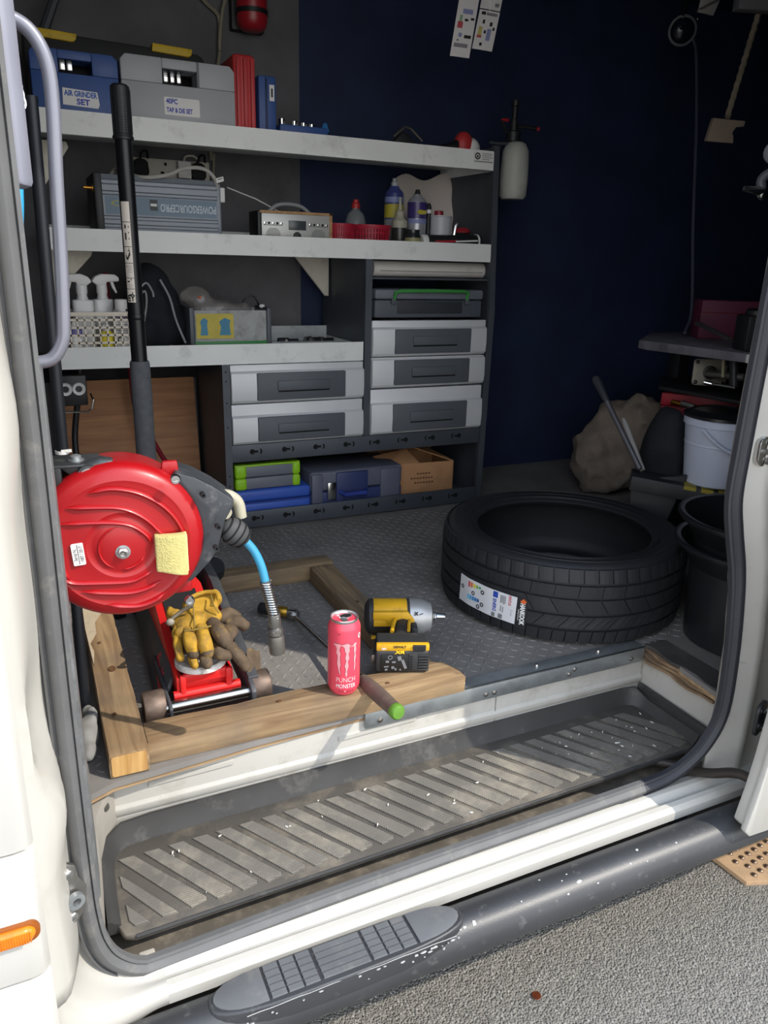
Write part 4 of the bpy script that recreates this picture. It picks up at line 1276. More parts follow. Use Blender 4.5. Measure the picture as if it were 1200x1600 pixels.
obj('label', MB(TR(0, 0, .05)).ring([(.0168, 0), (.0176, 0), (.0176, .022), (.0168, .022)], 16), mat('purple_label', '#6e6a9c', .5), b)

BAG = mat('bag_navy_cloth', '#15171f', .9, var=.2, scale=20, bump=.3, bscale=300)
def bg(mb):
    mb.ell((-.130, 1.36, 1.35), (.10, .085, .115), 20)
    mb.ell((-.135, 1.35, 1.43), (.065, .06, .075), 18)
    mb.ell((-.06, 1.36, 1.31), (.06, .075, .07), 18)
    mb.ell((-.17, 1.32, 1.30), (.06, .07, .055), 18)
b = thing('cloth_bag', 'slumped black cloth bag with grey piping on the lower shelf', 'bag', (-.12, 1.35, S3))
blob('body', [bg], BAG, b, voxel=.010, smooth_it=4, jit=.012, jfreq=22, world=True)
PIPE = mat('grey_piping', '#8d8f90', .6)
obj('piping', MB().tube(spline([(-0.115, 1.27, 1.4561), (-0.0913, 1.258, 1.4035), (-0.0771, 1.25, 1.3364), (-0.0541, 1.235, 1.2666)], 6), .0035, 8), PIPE, b, world=True)
obj('cord_loop', MB().tube(spline([(-0.1888, 1.235, 1.4229), (-0.1628, 1.235, 1.4473), (-0.1457, 1.235, 1.4232), (-0.143, 1.235, 1.4064)], 6), .003, 8), PIPE, b, world=True)
obj('cord_loop', MB().tube(spline([(-0.1952, 1.23, 1.3952), (-0.169, 1.23, 1.4233), (-0.1659, 1.23, 1.3859), (-0.18, 1.23, 1.3195)], 6), .003, 8), PIPE, b, world=True)
# clear tub with green base
b = thing('storage_tub', 'scuffed clear tub with green base and yellow label on the lower shelf', 'tub', (.087, 1.27, S3))
TUBM = mat('scuffed_clear', '#a9aba9', .5, alpha=.75, var=.15, scale=25, dirt='#5d5f5e', damt=.35, dscale=18)
tub = MB()
for a in ((-.030, 1.208, .204, 1.211), (-.030, 1.34, .204, 1.343), (-.030, 1.208, -.027, 1.343), (.201, 1.208, .204, 1.343)):
    tub.box(a[0], a[1], S3 + .030, a[2], a[3], 1.368)
obj('walls', tub, TUBM, b, world=True)
obj('base', MB().box(-.03, 1.206, S3, .204, 1.345, S3 + .030), mat('green_plastic', '#2f7a3c', .5), b, world=True, bevel=.002)
for x in (-.044, .204):
    obj('end_frame', MB().box(x, 1.203, S3, x + .014, 1.347, 1.376), DARKSTEEL, b, world=True, bevel=.002)
lb = obj('label', MB().box(-.024, 1.2055, 1.282, .094, 1.2078, 1.358), mat('label_yellow', '#b9a944', .6, var=.1, scale=40), b, world=True)
for cx, w in ((.000, .024), (.066, .036)):
    obj('blue_print', MB(TR(cx, 1.2052, 1.318, 90)).prism([(-w / 2, -.026), (w / 2, -.026), (w * .4, .005), (w / 2, .020), (0, .028), (-w / 2, .016), (-w * .35, 0)], 0, .0008), mat('print_blue', '#3f7f9c', .6), b, world=True)
def cl(mb):
    mb.ell((.05, 1.28, 1.365), (.08, .05, .035), 16)
    mb.ell((.12, 1.28, 1.36), (.06, .05, .025), 16)
    mb.ell((.0, 1.29, 1.40), (.05, .04, .035), 16)
b = thing('plastic_wrap', 'crumpled clear plastic bag on top of the scuffed tub', 'plastic bag', (.06, 1.28, 1.33))
blob('film', [cl], mat('clear_film', '#8f8b87', .25, alpha=.55, spec=.8), b, voxel=.008, smooth_it=2, jit=.018, jfreq=28, world=True)
obj('orange_print', MB(TR(.0, 1.248, 1.405, 90)).ell((0, 0, 0), (.006, .004, .002), 8, m=6), mat('orange_print', '#c0602a', .5), b, world=True)
b = thing('headset', 'thin black wire loop with white ends on the tub', 'wire loop', (.17, 1.28, 1.366))
obj('wire', MB().tube(spline([(-.03, 0, .005), (-.02, -.01, .035), (.005, -.01, .045), (.022, -.01, .025), (.028, 0, .004)], 6), .003, 8), BLACKPL, b)
obj('end', MB(TR(.034, -.02, .012)).ell((0, 0, 0), (.010, .008, .007), 10, m=6), LABELW, b)
b = thing('steel_tray', 'shallow steel tray of loose tools at the end of the lower shelf', 'tray', (.37, 1.33, S3))
ty = MB()
ty.box(.232, 1.25, S3, .50, 1.45, S3 + .004)
ty.box(.232, 1.445, S3, .50, 1.449, S3 + .055)
ty.box(.232, 1.25, S3, .50, 1.254, S3 + .020)
obj('tray', ty, GALV, b, world=True)
for i, (x, l_, m_t, r_) in enumerate(((.300, .07, BLACKPL, .012), (.385, .05, CHROME, .013), (.43, .08, BLACKPL, .012))):
    w = thing('hand_tool', ('black socket adaptor lying first in the steel tray', 'chrome socket lying in the steel tray', 'black grip lying behind the chrome socket')[i], 'tool', (x, 1.285, S3 + .018 + .002 * (i == 1)), group='loose tools in the steel tray')
    obj('shaft', MB(frame_z((-l_ / 2, 0, 0), (1, .1 * i, 0))).lathe([(.001, 0), (r_, 0), (r_, l_ * .5), (r_ * .7, l_ * .55), (r_ * .7, l_), (.001, l_)], 14), m_t, w)
    obj('collar', MB(frame_z((-l_ / 2, 0, 0), (1, .1 * i, 0))).ring([(r_ * .8, l_ * .3), (r_ * 1.1, l_ * .3), (r_ * 1.1, l_ * .42), (r_ * .8, l_ * .42)], 14), STEEL, w)

# ---------------- bays of the lower rack
b = thing('paper_roll', 'long white paper roll lying in the bay under the middle shelf', 'roll', (.815, 1.26, 1.478))
obj('roll', MB(frame_z((-.222, 0, .026), (1, 0, 0))).lathe([(.010, .0), (.0255, 0), (.0265, .004), (.0262, .2), (.0265, .44), (.0255, .444), (.010, .444)], 24), mat('paper_roll', '#cfcbc5', .85, var=.05, dirt='#8d8680', damt=.25), b)
obj('loose_edge', MB().box(-.2, -.0275, .018, .21, -.026, .021), mat('paper_edge', '#8f8a84', .85), b)
obj('core', MB(frame_z((-.226, 0, .026), (1, 0, 0))).ring([(.008, 0), (.011, 0), (.011, .452), (.008, .452)], 14), mat('cardboard', '#a5825c', .8), b)
rk('bay_shelf', MB().box(.562, FY + .02, 1.470, 1.03, FY + .38, 1.476), DARKSTEEL)
b = thing('tool_case', 'dark grey tool case with a green handle above the silver drawers', 'tool case', (.795, 1.30, 1.342))
GCASE = mat('charcoal_case', '#50555d', .55, var=.08)
obj('base', MB().box(.585, 1.205, 1.342, 1.012, 1.42, 1.402), GCASE, b, world=True, bevel=.006)
obj('lid', MB().box(.583, 1.200, 1.404, 1.014, 1.422, 1.438), mat('charcoal_lid', '#686d75', .5), b, world=True, bevel=.008)
GRN = mat('green_handle', '#3f8f45', .5)
obj('handle', MB().tube([(.655, 1.198, 1.402), (.655, 1.188, 1.428), (.672, 1.184, 1.433), (.80, 1.184, 1.434), (.925, 1.184, 1.433), (.942, 1.188, 1.428), (.942, 1.198, 1.402)], .0062, 8), GRN, b, world=True)
for x in (.652, .945):
    obj('hinge', MB().box(x - .009, 1.192, 1.388, x + .009, 1.204, 1.408), GCASE, b, world=True, bevel=.002)
obj('recess', MB().box(.67, 1.2025, 1.356, .93, 1.206, 1.398), mat('recess_dark', '#30343a', .6), b, world=True, bevel=.002)

LIME = mat('lime_plastic', '#8fc51e', .45, var=.05)
MIDGREY = mat('mid_grey_case', '#6a6e78', .5, var=.06)
b = thing('tool_case', 'grey tool case with lime green corners on the blue case', 'tool case', (.20, 1.29, .772), 0)
obj('base', MB().box(-.114, -.082, .0, .108, .09, .040), MIDGREY, b, bevel=.005)
obj('lid', MB().box(-.114, -.082, .042, .108, .09, .084), MIDGREY, b, bevel=.008)
for x0, x1 in ((-.119, -.078), (.084, .114)):
    for z0, z1 in ((0, .0405), (.0415, .087)):
        obj('corner_cap', MB().box(x0, -.087, z0 - .001, x1, -.03, z1), LIME, b, bevel=.009, seg=3)
obj('edge', MB().box(-.119, -.084, .080, .112, -.05, .088), LIME, b, bevel=.003)
BLUE = mat('royal_blue_case', '#3559b4', .5, var=.06, scale=5)
b = thing('tool_case', 'royal blue tool case lying flat under the lime cornered case', 'tool case', (.205, 1.29, .668), 0)
obj('base', MB().box(-.130, -.090, 0, .145, .10, .058), BLUE, b, bevel=.012, seg=3)
obj('lid', MB().box(-.130, -.090, .060, .145, .10, .102), BLUE, b, bevel=.012, seg=3)
obj('seam', MB().box(-.128, -.092, .0575, .143, .09, .0615), mat('blue_dark', '#223c86', .5), b)
b = thing('power_tool_case', 'navy and grey tool case with chrome catch beside the cardboard box', 'tool case', (.52, 1.30, .668))
NV2 = mat('navy_case', '#2f3a66', .5, var=.08)
LG = mat('slate_case', '#5d6170', .5, var=.08)
obj('base', MB().box(-.172, -.10, 0, .190, .11, .070), NV2, b, bevel=.010, seg=3)
obj('lid', MB().box(-.172, -.10, .072, .190, .11, .146), LG, b, bevel=.012, seg=3)
for x0, x1 in ((-.168, -.125), (-.075, .050), (.10, .18)):
    obj('panel_rib', MB().box(x0, -.106, .010, x1, -.09, .138), LG if x0 != -.075 else NV2, b, bevel=.006)
obj('catch', MB().box(-.110, -.112, .040, -.078, -.10, .106), CHROME, b, bevel=.004)
obj('handle', MB().tube([(-.06, -.104, .066), (-.05, -.128, .062), (.03, -.128, .062), (.04, -.104, .066)], .009, 8), mat('blue_handle', '#2c3f8c', .5), b)
CARD = mat('carton_brown', '#b98a60', .85, var=.08, scale=6, dirt='#7d5b3b', damt=.25)
b = thing('cardboard_box', 'open brown cardboard box with torn flaps on the bottom shelf', 'box', (.815, 1.34, .668), -4)
cx = MB()
for a in ((-.145, -.09, .145, -.086), (-.145, .106, .145, .11), (-.145, -.09, -.141, .11), (.141, -.09, .145, .11), (-.145, -.09, .145, .11)):
    cx.box(a[0], a[1], 0 if a[2] - a[0] < .28 or a[3] - a[1] < .1 else 0, a[2], a[3], .130 if not (a[3] - a[1] > .1 and a[2] - a[0] > .2) else .004)
obj('carton', cx, CARD, b, bevel=.001)
obj('flap', MB().add([(-.145, -.09, .13), (.0, -.09, .13), (-.03, -.02, .172), (-.165, -.02, .150), (-.145, -.089, .126), (.0, -.089, .126), (-.03, -.018, .168), (-.165, -.018, .146)], [(0, 1, 2, 3), (7, 6, 5, 4), (0, 4, 5, 1), (1, 5, 6, 2), (2, 6, 7, 3), (3, 7, 4, 0)]), CARD, b)
obj('flap', MB().add([(.145, -.09, .13), (.145, .1, .13), (.04, .08, .178), (.0, -.03, .178), (.145, -.088, .126), (.145, .1, .126), (.04, .08, .174), (.0, -.03, .174)], [(0, 1, 2, 3), (7, 6, 5, 4), (0, 4, 5, 1), (1, 5, 6, 2), (2, 6, 7, 3), (3, 7, 4, 0)]), CARD, b)
obj('flap', MB().add([(-.14, .11, .13), (.14, .11, .13), (.12, .16, .18), (-.16, .16, .17), (-.14, .108, .126), (.14, .108, .126), (.12, .158, .176), (-.16, .158, .166)], [(0, 1, 2, 3), (7, 6, 5, 4), (0, 4, 5, 1), (1, 5, 6, 2), (2, 6, 7, 3), (3, 7, 4, 0)]), CARD, b)
pr = MB()
for k, (a_, w_) in enumerate(((-.02, .07), (-.045, .10), (-.03, .085))):
    n_ = int(w_ / .012)
    for q in range(n_):
        pr.box(.01 + a_ + q * .012, -.0908, .085 - k * .018, .018 + a_ + q * .012, -.0899, .091 - k * .018)
obj('print', pr, mat('carton_print', '#6b4a30', .85), b, kind='stuff')

# ---------------- left bay: plywood sheet, cables, hose
b = thing('plywood_sheet', 'brown plywood sheet leaning on the back wall in the open bay', 'plywood', (-.21, 1.52, .64), rx=0)
PLYF = wood_mat('ply_face', '#94684a', '#ac7f59', 'X', .25)
ps = MB()
ps.add([(-.235, -.02, 0), (.24, -.02, 0), (.24, .045, .47), (-.235, .045, .47), (-.235, -.008, 0), (.24, -.008, 0), (.24, .057, .47), (-.235, .057, .47)], [(0, 1, 2, 3), (7, 6, 5, 4), (0, 4, 5, 1), (1, 5, 6, 2), (2, 6, 7, 3), (3, 7, 4, 0)])
obj('sheet', ps, PLYF, b)
REDH = mat('red_hose', '#7d1626', .5)
tag(obj('red_hose', MB().tube(spline([(-0.2492, 1.5, 1.4705), (-0.2467, 1.5, 1.3798), (-0.2002, 1.5, 1.1904), (-0.1903, 1.48, 1.0175), (-0.1464, 1.42, 0.9143), (-0.1133, 1.36, 0.8464), (-0.0661, 1.3, 0.8122), (-0.0401, 1.3, 0.6827), (-.05, 1.3, .645)], 8), .0085, 10), REDH), 'dark red air hose hanging down behind the jack handle', 'hose')
tag(obj('black_cable', MB().tube(spline([(-0.3592, 1.4, 1.2069), (-0.3763, 1.4, 1.0843), (-0.3978, 1.4, 0.9587), (-0.399, 1.38, 0.8552), (-0.3988, 1.35, 0.7085), (-.37, 1.32, .646)], 8), .010, 10), BLACKPL), 'thick black cable hanging in the open bay against the plywood', 'cable')
b = thing('air_fitting', 'dark wall plate with round white socket under the lower shelf', 'wall fitting', (-.395, 1.18, 1.13))
obj('plate', MB().box(-.045, .03, -.04, .035, .06, .05), BLACKPL, b, bevel=.003)
for x in (-.025, .012):
    obj('socket', MB(TR(x, .032, .010, 90)).ring([(.010, 0), (.020, 0), (.018, .010), (.010, .006)], 18), LABELW, b)
obj('strut', MB().box(-.04, .06, -.03, .03, .42, .03), BLACKMATT, b)
obj('wire_hook', MB().tube([(-.05, .02, -.055), (.03, .0, -.055), (.042, .0, -.045), (.048, .0, -.02), (.046, .05, -.01)], .003, 8), CHROME, b)
# fire extinguisher and grey cable high on the wall
b = thing('fire_extinguisher', 'red fire extinguisher strapped high on the dark back wall', 'fire extinguisher', (.272, 1.535, 2.23))
FX = mat('extinguisher_red', '#a3202a', .35, var=.05)
obj('cylinder', MB().lathe([(.001, 0), (.030, 0), (.044, .010), (.050, .028), (.050, .24), (.040, .27), (.018, .285), (.018, .30), (.001, .30)], 26), FX, b)
obj('strap', MB(TR(0, 0, .045)).ring([(.050, 0), (.053, 0), (.053, .014), (.050, .014)], 26), BLACKPL, b)
obj('wall_bracket', MB().box(-.055, .045, .01, .055, .085, .25), BLACKPL, b, bevel=.003)
text('POWDER', .016, INKW, b, face_front(0, -.0505, .090), wrap=.0505, squeeze=.8)
for k in range(3):
    obj('print', MB().box(-.014, -.0510, .110 + .01 * k, .012, -.0488, .114 + .01 * k), LABELW, b)
tag(obj('grey_cable', MB().tube(spline([(0.0962, 1.6, 2.3449), (0.1394, 1.6, 2.3067), (0.1777, 1.6, 2.2759), (0.1793, 1.6, 2.212), (0.1719, 1.6, 2.1365), (.135, 1.60, 2.0), (.135, 1.6, 1.84)], 6), .006, 8), mat('cable_beige', '#8c8674', .6)), 'beige cable running down the back wall beside the extinguisher', 'cable')
tag(obj('grey_cable', MB().tube(spline([(0.2089, 1.585, 2.3576), (0.1921, 1.595, 2.2948), (0.1797, 1.59, 2.2283), (0.1753, 1.59, 2.1724)], 6), .006, 8), mat('cable_beige', '#8c8674', .6)), 'short beige cable joining the other cable from the extinguisher side', 'cable')
tag(obj('grey_cable', MB().tube([(0.1451, 1.6, 1.8625), (0.1384, 1.6, 1.7608)], .005, 8), mat('cable_beige', '#8c8674', .6)), 'thin beige cable under the top shelf beside the socket strip', 'cable')

# ================================================================ ON THE LOAD FLOOR NEAR THE DOOR
F0 = .6412
# ---------------- timber frame round the jack
def beam(L, w, h, seed, cut=None):
    """sawn timber along local X with slightly uneven faces"""
    nx, n = 26, 5
    ring = [(-w / 2, 0), (w / 2, 0), (w / 2, h * .5), (w / 2, h), (0, h), (-w / 2, h), (-w / 2, h * .5)]
    vs, fs, m = [], [], 7
    for i in range(nx + 1):
        x = L * i / nx
        for j, (y, z) in enumerate(ring):
            q = Vector((x * 9, y * 30 + seed * 7, z * 30))
            k = .0022 * noise.noise(q) + .0012 * noise.noise(q * 4)
            yy, zz = y + (k if abs(y) > .01 else 0), z + (k * .8 if z > h * .8 else 0)
            if cut and z >= 0:
                yy, zz = cut(x, yy, zz)[1:]
            vs.append((x, yy, zz))
    for i in range(nx):
        for j in range(m):
            fs.append((i * m + j, i * m + (j + 1) % m, (i + 1) * m + (j + 1) % m, (i + 1) * m + j))
    fs.append(list(range(m - 1, -1, -1)))
    fs.append([nx * m + j for j in range(m)])
    return MB().add(vs, fs)
OAKX = wood_mat('timber_tan', '#765c40', '#a48a66', 'X', .55)
OAKG = wood_mat('timber_grey', '#6d5a45', '#99825f', 'X', .65)
ENDG = wood_mat('end_grain', '#a5793f', '#cda56a', 'Z', .15)
KNOT = mat('knot', '#5d3f26', .8, var=.3, scale=90)
WANE = mat('pale_wane', '#b9aa92', .85, var=.2, scale=60, dirt='#8a7458', damt=.4, dscale=60)
def timber(label, loc, rz, L, w, h, m, seed, knots=(), cut=None, ends=True):
    t = thing('timber_beam', label, 'timber', loc, rz, group='timber frame on the load floor')
    obj('beam', beam(L, w, h, seed, cut), m, t, bevel=.003)
    if ends:
        obj('end_grain', MB(frame_z((-.0004, 0, h / 2), (-1, 0, 0), (0, 1, 0))).prism(rrect(w - .008, h - .008, .004, 2), 0, .0012), ENDG, t)
    for x, y, r in knots:
        kn = MB(TR(x, y, h + .0012))
        kn.lathe([(r, -.003), (r * .95, .0002), (r * .6, .0006), (r * .25, .0001), (.0001, .0001)], 14, Matrix.Diagonal((1.4, .9, 1, 1)))
        obj('knot', kn, KNOT, t)
    return t
tb = timber('worn timber baulk with pale scuffed end running back beside the door pillar', (-.432, -.022, F0), 89.6, .64, .069, .049, OAKX, 1, ((.31, -.004, .009), (.13, .01, .005), (.44, .01, .004)))
obj('wane', MB(TR(.50, .018, .0495)).prism([(-.16, .012), (-.10, .006), (-.06, .011), (-.01, -.006), (.05, -.008), (.10, -.028), (.135, -.03), (.138, .014), (.02, .016)], 0, .0012), WANE, tb)
def round_end(x, y, z):
    if x > .62:
        y = y - (.0 if y < 0 else (x - .62) ** 1.5 * 3.2 * (y / .033))
    return (x, y, z - max(0, x - .64) * .4 * (z / .048))
timber('front timber baulk along the step edge carrying the can', (-.396, .028, F0), -.3, .668, .066, .048, OAKX, 2, ((.26, .008, .004), (.49, -.012, .004)), round_end)
timber('short timber baulk running back under the yellow impact wrench', (.192, .066, F0), 90.0, .608, .070, .048, OAKG, 3, ((.34, .0, .005),))
timber('rear timber baulk lying across behind the hose coupling', (.232, .712, F0), 180, .63, .062, .050, OAKG, 4, ((.2, .01, .006),))

# ---------------- trolley jack
JB = mat('jack_black', '#44464a', .5, .1, var=.15, scale=14, dirt='#6e6a66', damt=.25, dscale=22)
JR = mat('jack_red', '#d3201f', .4, var=.06, scale=8, dirt='#7a1b18', damt=.2, dscale=14)
RUST = mat('rusty_roller', '#6f5f55', .55, .55, var=.2, scale=40, dirt='#8b7a6c', damt=.35, dscale=40)
jk = thing('trolley_jack', 'red and black trolley jack with tall upright black handle inside the timber frame', 'jack', (-.26, .35, F0))
def jp(name, mb, m, bevel=0, parent=None, **k):
    return obj(name, mb, m, parent or jk, bevel=bevel, world=True, **k)
PL_ = [(.085, .668), (.10, .650), (.16, .652), (.30, .668), (.66, .690), (.70, .70), (.70, .76), (.60, .80), (.46, .79), (.20, .718), (.10, .700), (.085, .69)]
PLL = [(.160, .668), (.175, .650), (.30, .664), (.66, .690), (.70, .70), (.70, .77), (.60, .81), (.46, .80), (.20, .728), (.165, .716), (.155, .700)]
LEAN = Matrix.Translation((-.350, 0, .655)) @ Matrix.Rotation(R(30), 4, 'Y') @ Matrix.Translation((.350, 0, -.655))
sp_ = jp('side_plate', MB(LEAN).prism(PLL, -.356, -.348, T_yz), JB, .002)
jp('axle_link', MB(T_yz).prism([(.09, .668), (.10, .660), (.30, .668), (.30, .70), (.10, .694), (.088, .686)], -.341, -.334), JB, .002)
sp_ = jp('side_plate', MB(T_yz).prism(PL_, -.177, -.167), JB, .002)
jp('plate_flange', MB(T_yz).prism([(.115, .702), (.20, .718), (.46, .790), (.60, .80), (.60, .805), (.45, .795), (.115, .708)], -.176, -.155), JB, .001, parent=sp_)
text('Pro lifter', .040, mat('pink_red_print', '#d8344c', .5), jk, LEAN @ frame_z((-.3564, .235, .694), (-1, 0, 0), (0, -1, -.16)), squeeze=.80, bold=.0008, shear=.2, world=True)
# front rollers and axle
for x in (-.364, -.150):
    jp('roller', MB(frame_z((x - .021, .132, .6745), (1, 0, 0))).lathe([(.010, 0), (.031, 0), (.033, .003), (.033, .039), (.031, .042), (.010, .042)], 28), RUST)
jp('axle', MB(frame_z((-.345, .112, .678), (1, 0, 0))).lathe([(.001, 0), (.0125, 0), (.0125, .18), (.001, .18)], 20), mat('axle_steel', '#b2b0ac', .25, 1, var=.08, scale=30))
# lifting arm
arm = MB(T_yz)
for x0, x1 in ((-.318, -.310), (-.212, -.204)):
    arm.prism([(.13, .682), (.17, .680), (.58, .70), (.62, .72), (.60, .77), (.42, .80), (.22, .735), (.13, .728)], x0, x1)
arm.prism([(.17, .724), (.24, .744), (.42, .802), (.55, .782), (.55, .776), (.42, .794), (.24, .738), (.17, .718)], -.318, -.204)
jp('lifting_arm', arm, JR, .0015)
blk = MB()
blk.box(-.312, .128, .712, -.208, .215, .734)
blk.box(-.312, .124, .678, -.300, .160, .734)
blk.box(-.220, .124, .678, -.208, .160, .734)
blk.box(-.304, .140, .686, -.216, .20, .714)
jp('saddle_block', blk, JR, .003)
jp('cross_pin', MB(frame_z((-.325, .132, .690), (1, 0, 0))).lathe([(.001, 0), (.009, 0), (.009, .135), (.001, .135)], 16), JR)
jp('arm_sticker', MB(T_yz).prism([(.24, .7455), (.40, .7965), (.40, .7985), (.24, .7475)], -.300, -.222), BLACKMATT)
SADM = mat('saddle_worn', '#e2ded8', .5, var=.05, scale=30, dirt='#4a423c', damt=.42, dscale=34)
jp('saddle', MB(TR(-.262, .165, .734)).lathe([(.001, 0), (.048, 0), (.052, .003), (.052, .012), (.048, .015), (.036, .013), (.034, .010), (.001, .010)], 32), SADM)
# rear: handle socket, casters, power unit
jp('power_unit', MB(T_yz).prism([(.44, .70), (.66, .70), (.69, .73), (.69, .80), (.64, .83), (.50, .82), (.44, .78)], -.30, -.222), JB, .006)
jp('handle_socket', MB(TR(-.2755, .65, .79)).lathe([(.001, 0), (.030, 0), (.030, .10), (.026, .13), (.001, .13)], 20), JB)
for x in (-.372, -.142):
    jp('caster_fork', MB().box(x - .024, .60, .690, x + .024, .66, .716), JB, .004)
    jp('caster', MB(frame_z((x - .014, .64, .668), (1, 0, 0))).lathe([(.006, 0), (.026, 0), (.0265, .004), (.0265, .024), (.026, .028), (.006, .028)], 22), BLACKMATT)
jp('oil_cap', MB().tube([(-.145, .63, .715), (-.135, .615, .745), (-.13, .60, .765)], [.026, .034, .026], 14), BLACKPL)
HX, HY = -.2755, .65
TUBEM = mat('handle_black', '#17181b', .35, .3, var=.1)
jp('handle_tube', MB(TR(HX, HY, .90)).lathe([(.001, 0), (.0185, 0), (.0185, .52), (.0180, .52), (.0180, .87), (.001, .87)], 24), TUBEM)
jp('handle_collar', MB(TR(HX, HY, 1.385)).ring([(.0182, 0), (.0196, .002), (.0196, .012), (.0182, .014)], 24), TUBEM)
jp('foam_sleeve', MB(TR(HX, HY, .91)).ring([(.0186, 0), (.0235, .003), (.0240, .1), (.0232, .22), (.0242, .30), (.0232, .374), (.021, .380), (.0186, .380)], 24), mat('foam_grey', '#4f5155', .9, var=.15, scale=60, bump=.3, bscale=400))
grip = MB(TR(HX, HY, 1.765))
grip.lathe([(.0182, 0), (.0225, .001), (.0225, .006), (.0205, .009), (.0205, .096), (.0195, .104), (.015, .108), (.001, .108)], 28)
gp = jp('grip', grip, BLACKPL)
rb = MB(TR(HX, HY, 1.765))
for i in range(14):
    a = R(200 + i * 24)
    if 248 < math.degrees(a) % 360 < 300:
        continue
    rb.box(.0198, -.0012, .012, .0213, .0012, .098, Matrix.Rotation(a, 4, 'Z'))
for i in range(17):
    for a in (256, 272, 288):
        rb.box(.0198, -.0019, .014 + i * .005, .0212, .0019, .0175 + i * .005, Matrix.Rotation(R(a), 4, 'Z'))
jp('grip_ribs', rb, BLACKPL, parent=gp, kind='stuff', smooth=False)
# instruction sticker wrapped on the tube
def wrap_strip(r, a0, a1, z0, z1, n=8, c=(HX, HY), t=.0003):
    mb = MB()
    def fn(u, v):
        a = R(a0 + (a1 - a0) * u)
        return (c[0] + r * math.cos(a), c[1] + r * math.sin(a), z0 + (z1 - z0) * v)
    return mb.grid(fn, n, 1)
stk = jp('sticker', wrap_strip(.0184, 206, 268, 1.425, 1.640), mat('sticker_cream', '#d8cfc2', .5, var=.03))
def st_mark(a0, a1, z0, z1, m=INK):
    return jp('sticker_mark', wrap_strip(.0187, a0, a1, z0, z1, 4), m, parent=stk)
for z in (1.597, 1.545, 1.510, 1.478, 1.454):
    st_mark(208, 266, z, z + .0012)
st_mark(226, 236, 1.584, 1.592)
st_mark(226, 236, 1.560, 1.575)
for z in (1.586, 1.574, 1.561):
    st_mark(250, 256, z, z + .003)
st_mark(236, 250, 1.536, 1.538)
st_mark(246, 250, 1.538, 1.543)
for k in range(6):
    st_mark(222 + k * 5, 228 + k * 5, 1.516 + .003 * abs(k - 1.5), 1.522 + .004 * abs(k - 1.5))
for k in range(5):
    st_mark(226, 262, 1.491 + k * .0035, 1.4915 + k * .0035)
st_mark(216, 222, 1.502, 1.505)
st_mark(218, 236, 1.469, 1.472)
st_mark(244, 250, 1.473, 1.477)
for k in range(3):
    st_mark(222, 260, 1.458 + k * .003, 1.4585 + k * .003)
st_mark(226, 256, 1.4405, 1.443)
st_mark(246, 252, 1.443, 1.4475)
text('EY', .019, INK, stk, TR(HX, HY, 0) @ Matrix.Rotation(R(-33), 4, 'Z') @ TR(0, -.0187, 1.4335, 90), wrap=.0187, bold=.0007, squeeze=.8, world=True)
for a in ((232, 234, 1.4262, 1.4405), (262, 264, 1.4262, 1.4405)):
    st_mark(*a)

# ---------------- leather gloves on the jack
LEA = mat('yellow_leather', '#b38a28', .85, var=.22, scale=40, bump=.5, bscale=160, dirt='#66543a', damt=.45, dscale=30)
LEAF = mat('grimy_leather', '#574838', .85, var=.25, scale=40, bump=.5, bscale=160, dirt='#a08038', damt=.25, dscale=30)
def finger(mb, pts, r0, r1):
    p = spline(pts, 5)
    n = len(p)
    mb.tube(p, [r0 + (r1 - r0) * i / (n - 1) for i in range(n)], 12)
    mb.ell(p[-1], (r1, r1, r1), 12, m=8)
    mb.ell(p[0], (r0, r0, r0), 12, m=8)
g1 = thing('leather_glove', 'yellow leather work glove lying on top of its pair on the jack saddle', 'glove', (-.27, .20, .75), group='yellow leather gloves')
def palm(mb):
    mb.ell((-0.2834, 0.2194, 0.806), (.026, .036, .015), 16)
    mb.ell((-0.2571, 0.2173, 0.811), (.028, .038, .016), 16)
    mb.ell((-0.2273, 0.2183, 0.814), (.026, .038, .016), 16)
    mb.ell((-0.2855, 0.1833, 0.8), (.024, .018, .014), 16)
    mb.ell((-0.2506, 0.1752, 0.803), (.028, .020, .014), 16)
    mb.ell((-0.2421, 0.2463, 0.828), (.036, .026, .016), 16)
    mb.ell((-0.226, 0.256, 0.836), (.032, .018, .015), 16)
    mb.ell((-0.2058, 0.248, 0.836), (.014, .018, .018), 16)
    mb.ell((-0.3021, 0.2592, 0.812), (.010, .022, .014), 12)
    mb.ell((-0.292, 0.242, 0.812), (.014, .018, .012), 12)
blob('palm', [palm], LEA, g1, voxel=.0040, smooth_it=3, jit=.006, jfreq=34, world=True)
FI = (([(-0.3002, 0.2014, 0.8), (-0.3067, 0.163, 0.788), (-0.307, 0.1412, 0.766)], .0105, .0090, LEA), ([(-0.2833, 0.1741, 0.804), (-0.2848, 0.1357, 0.8), (-0.2817, 0.1305, 0.782)], .0142, .0138, LEA),
      ([(-0.2578, 0.1656, 0.806), (-0.2598, 0.1273, 0.802), (-0.2573, 0.1195, 0.784)], .0150, .0142, LEA), ([(-0.2294, 0.1808, 0.808), (-0.2239, 0.1429, 0.806), (-0.2162, 0.134, 0.79)], .0165, .0165, LEAF))
for pts, r0, r1, m_t in FI:
    def ff(mb, pts=pts, r0=r0, r1=r1):
        finger(mb, pts, r0, r1)
    blob('finger', [ff], m_t, g1, voxel=.0034, smooth_it=3, jit=.0035, jfreq=60, world=True)
for c, r_ in (((-0.281, 0.1285, 0.78), .0141), ((-0.2566, 0.1175, 0.782), .0145)):
    def tip(mb, c=c, r_=r_):
        mb.ell(c, (r_, r_ * 1.05, r_), 14)
    blob('fingertip', [tip], LEAF, g1, voxel=.0034, smooth_it=3, world=True)
SEAM = mat('seam_thread', '#8a7434', .8)
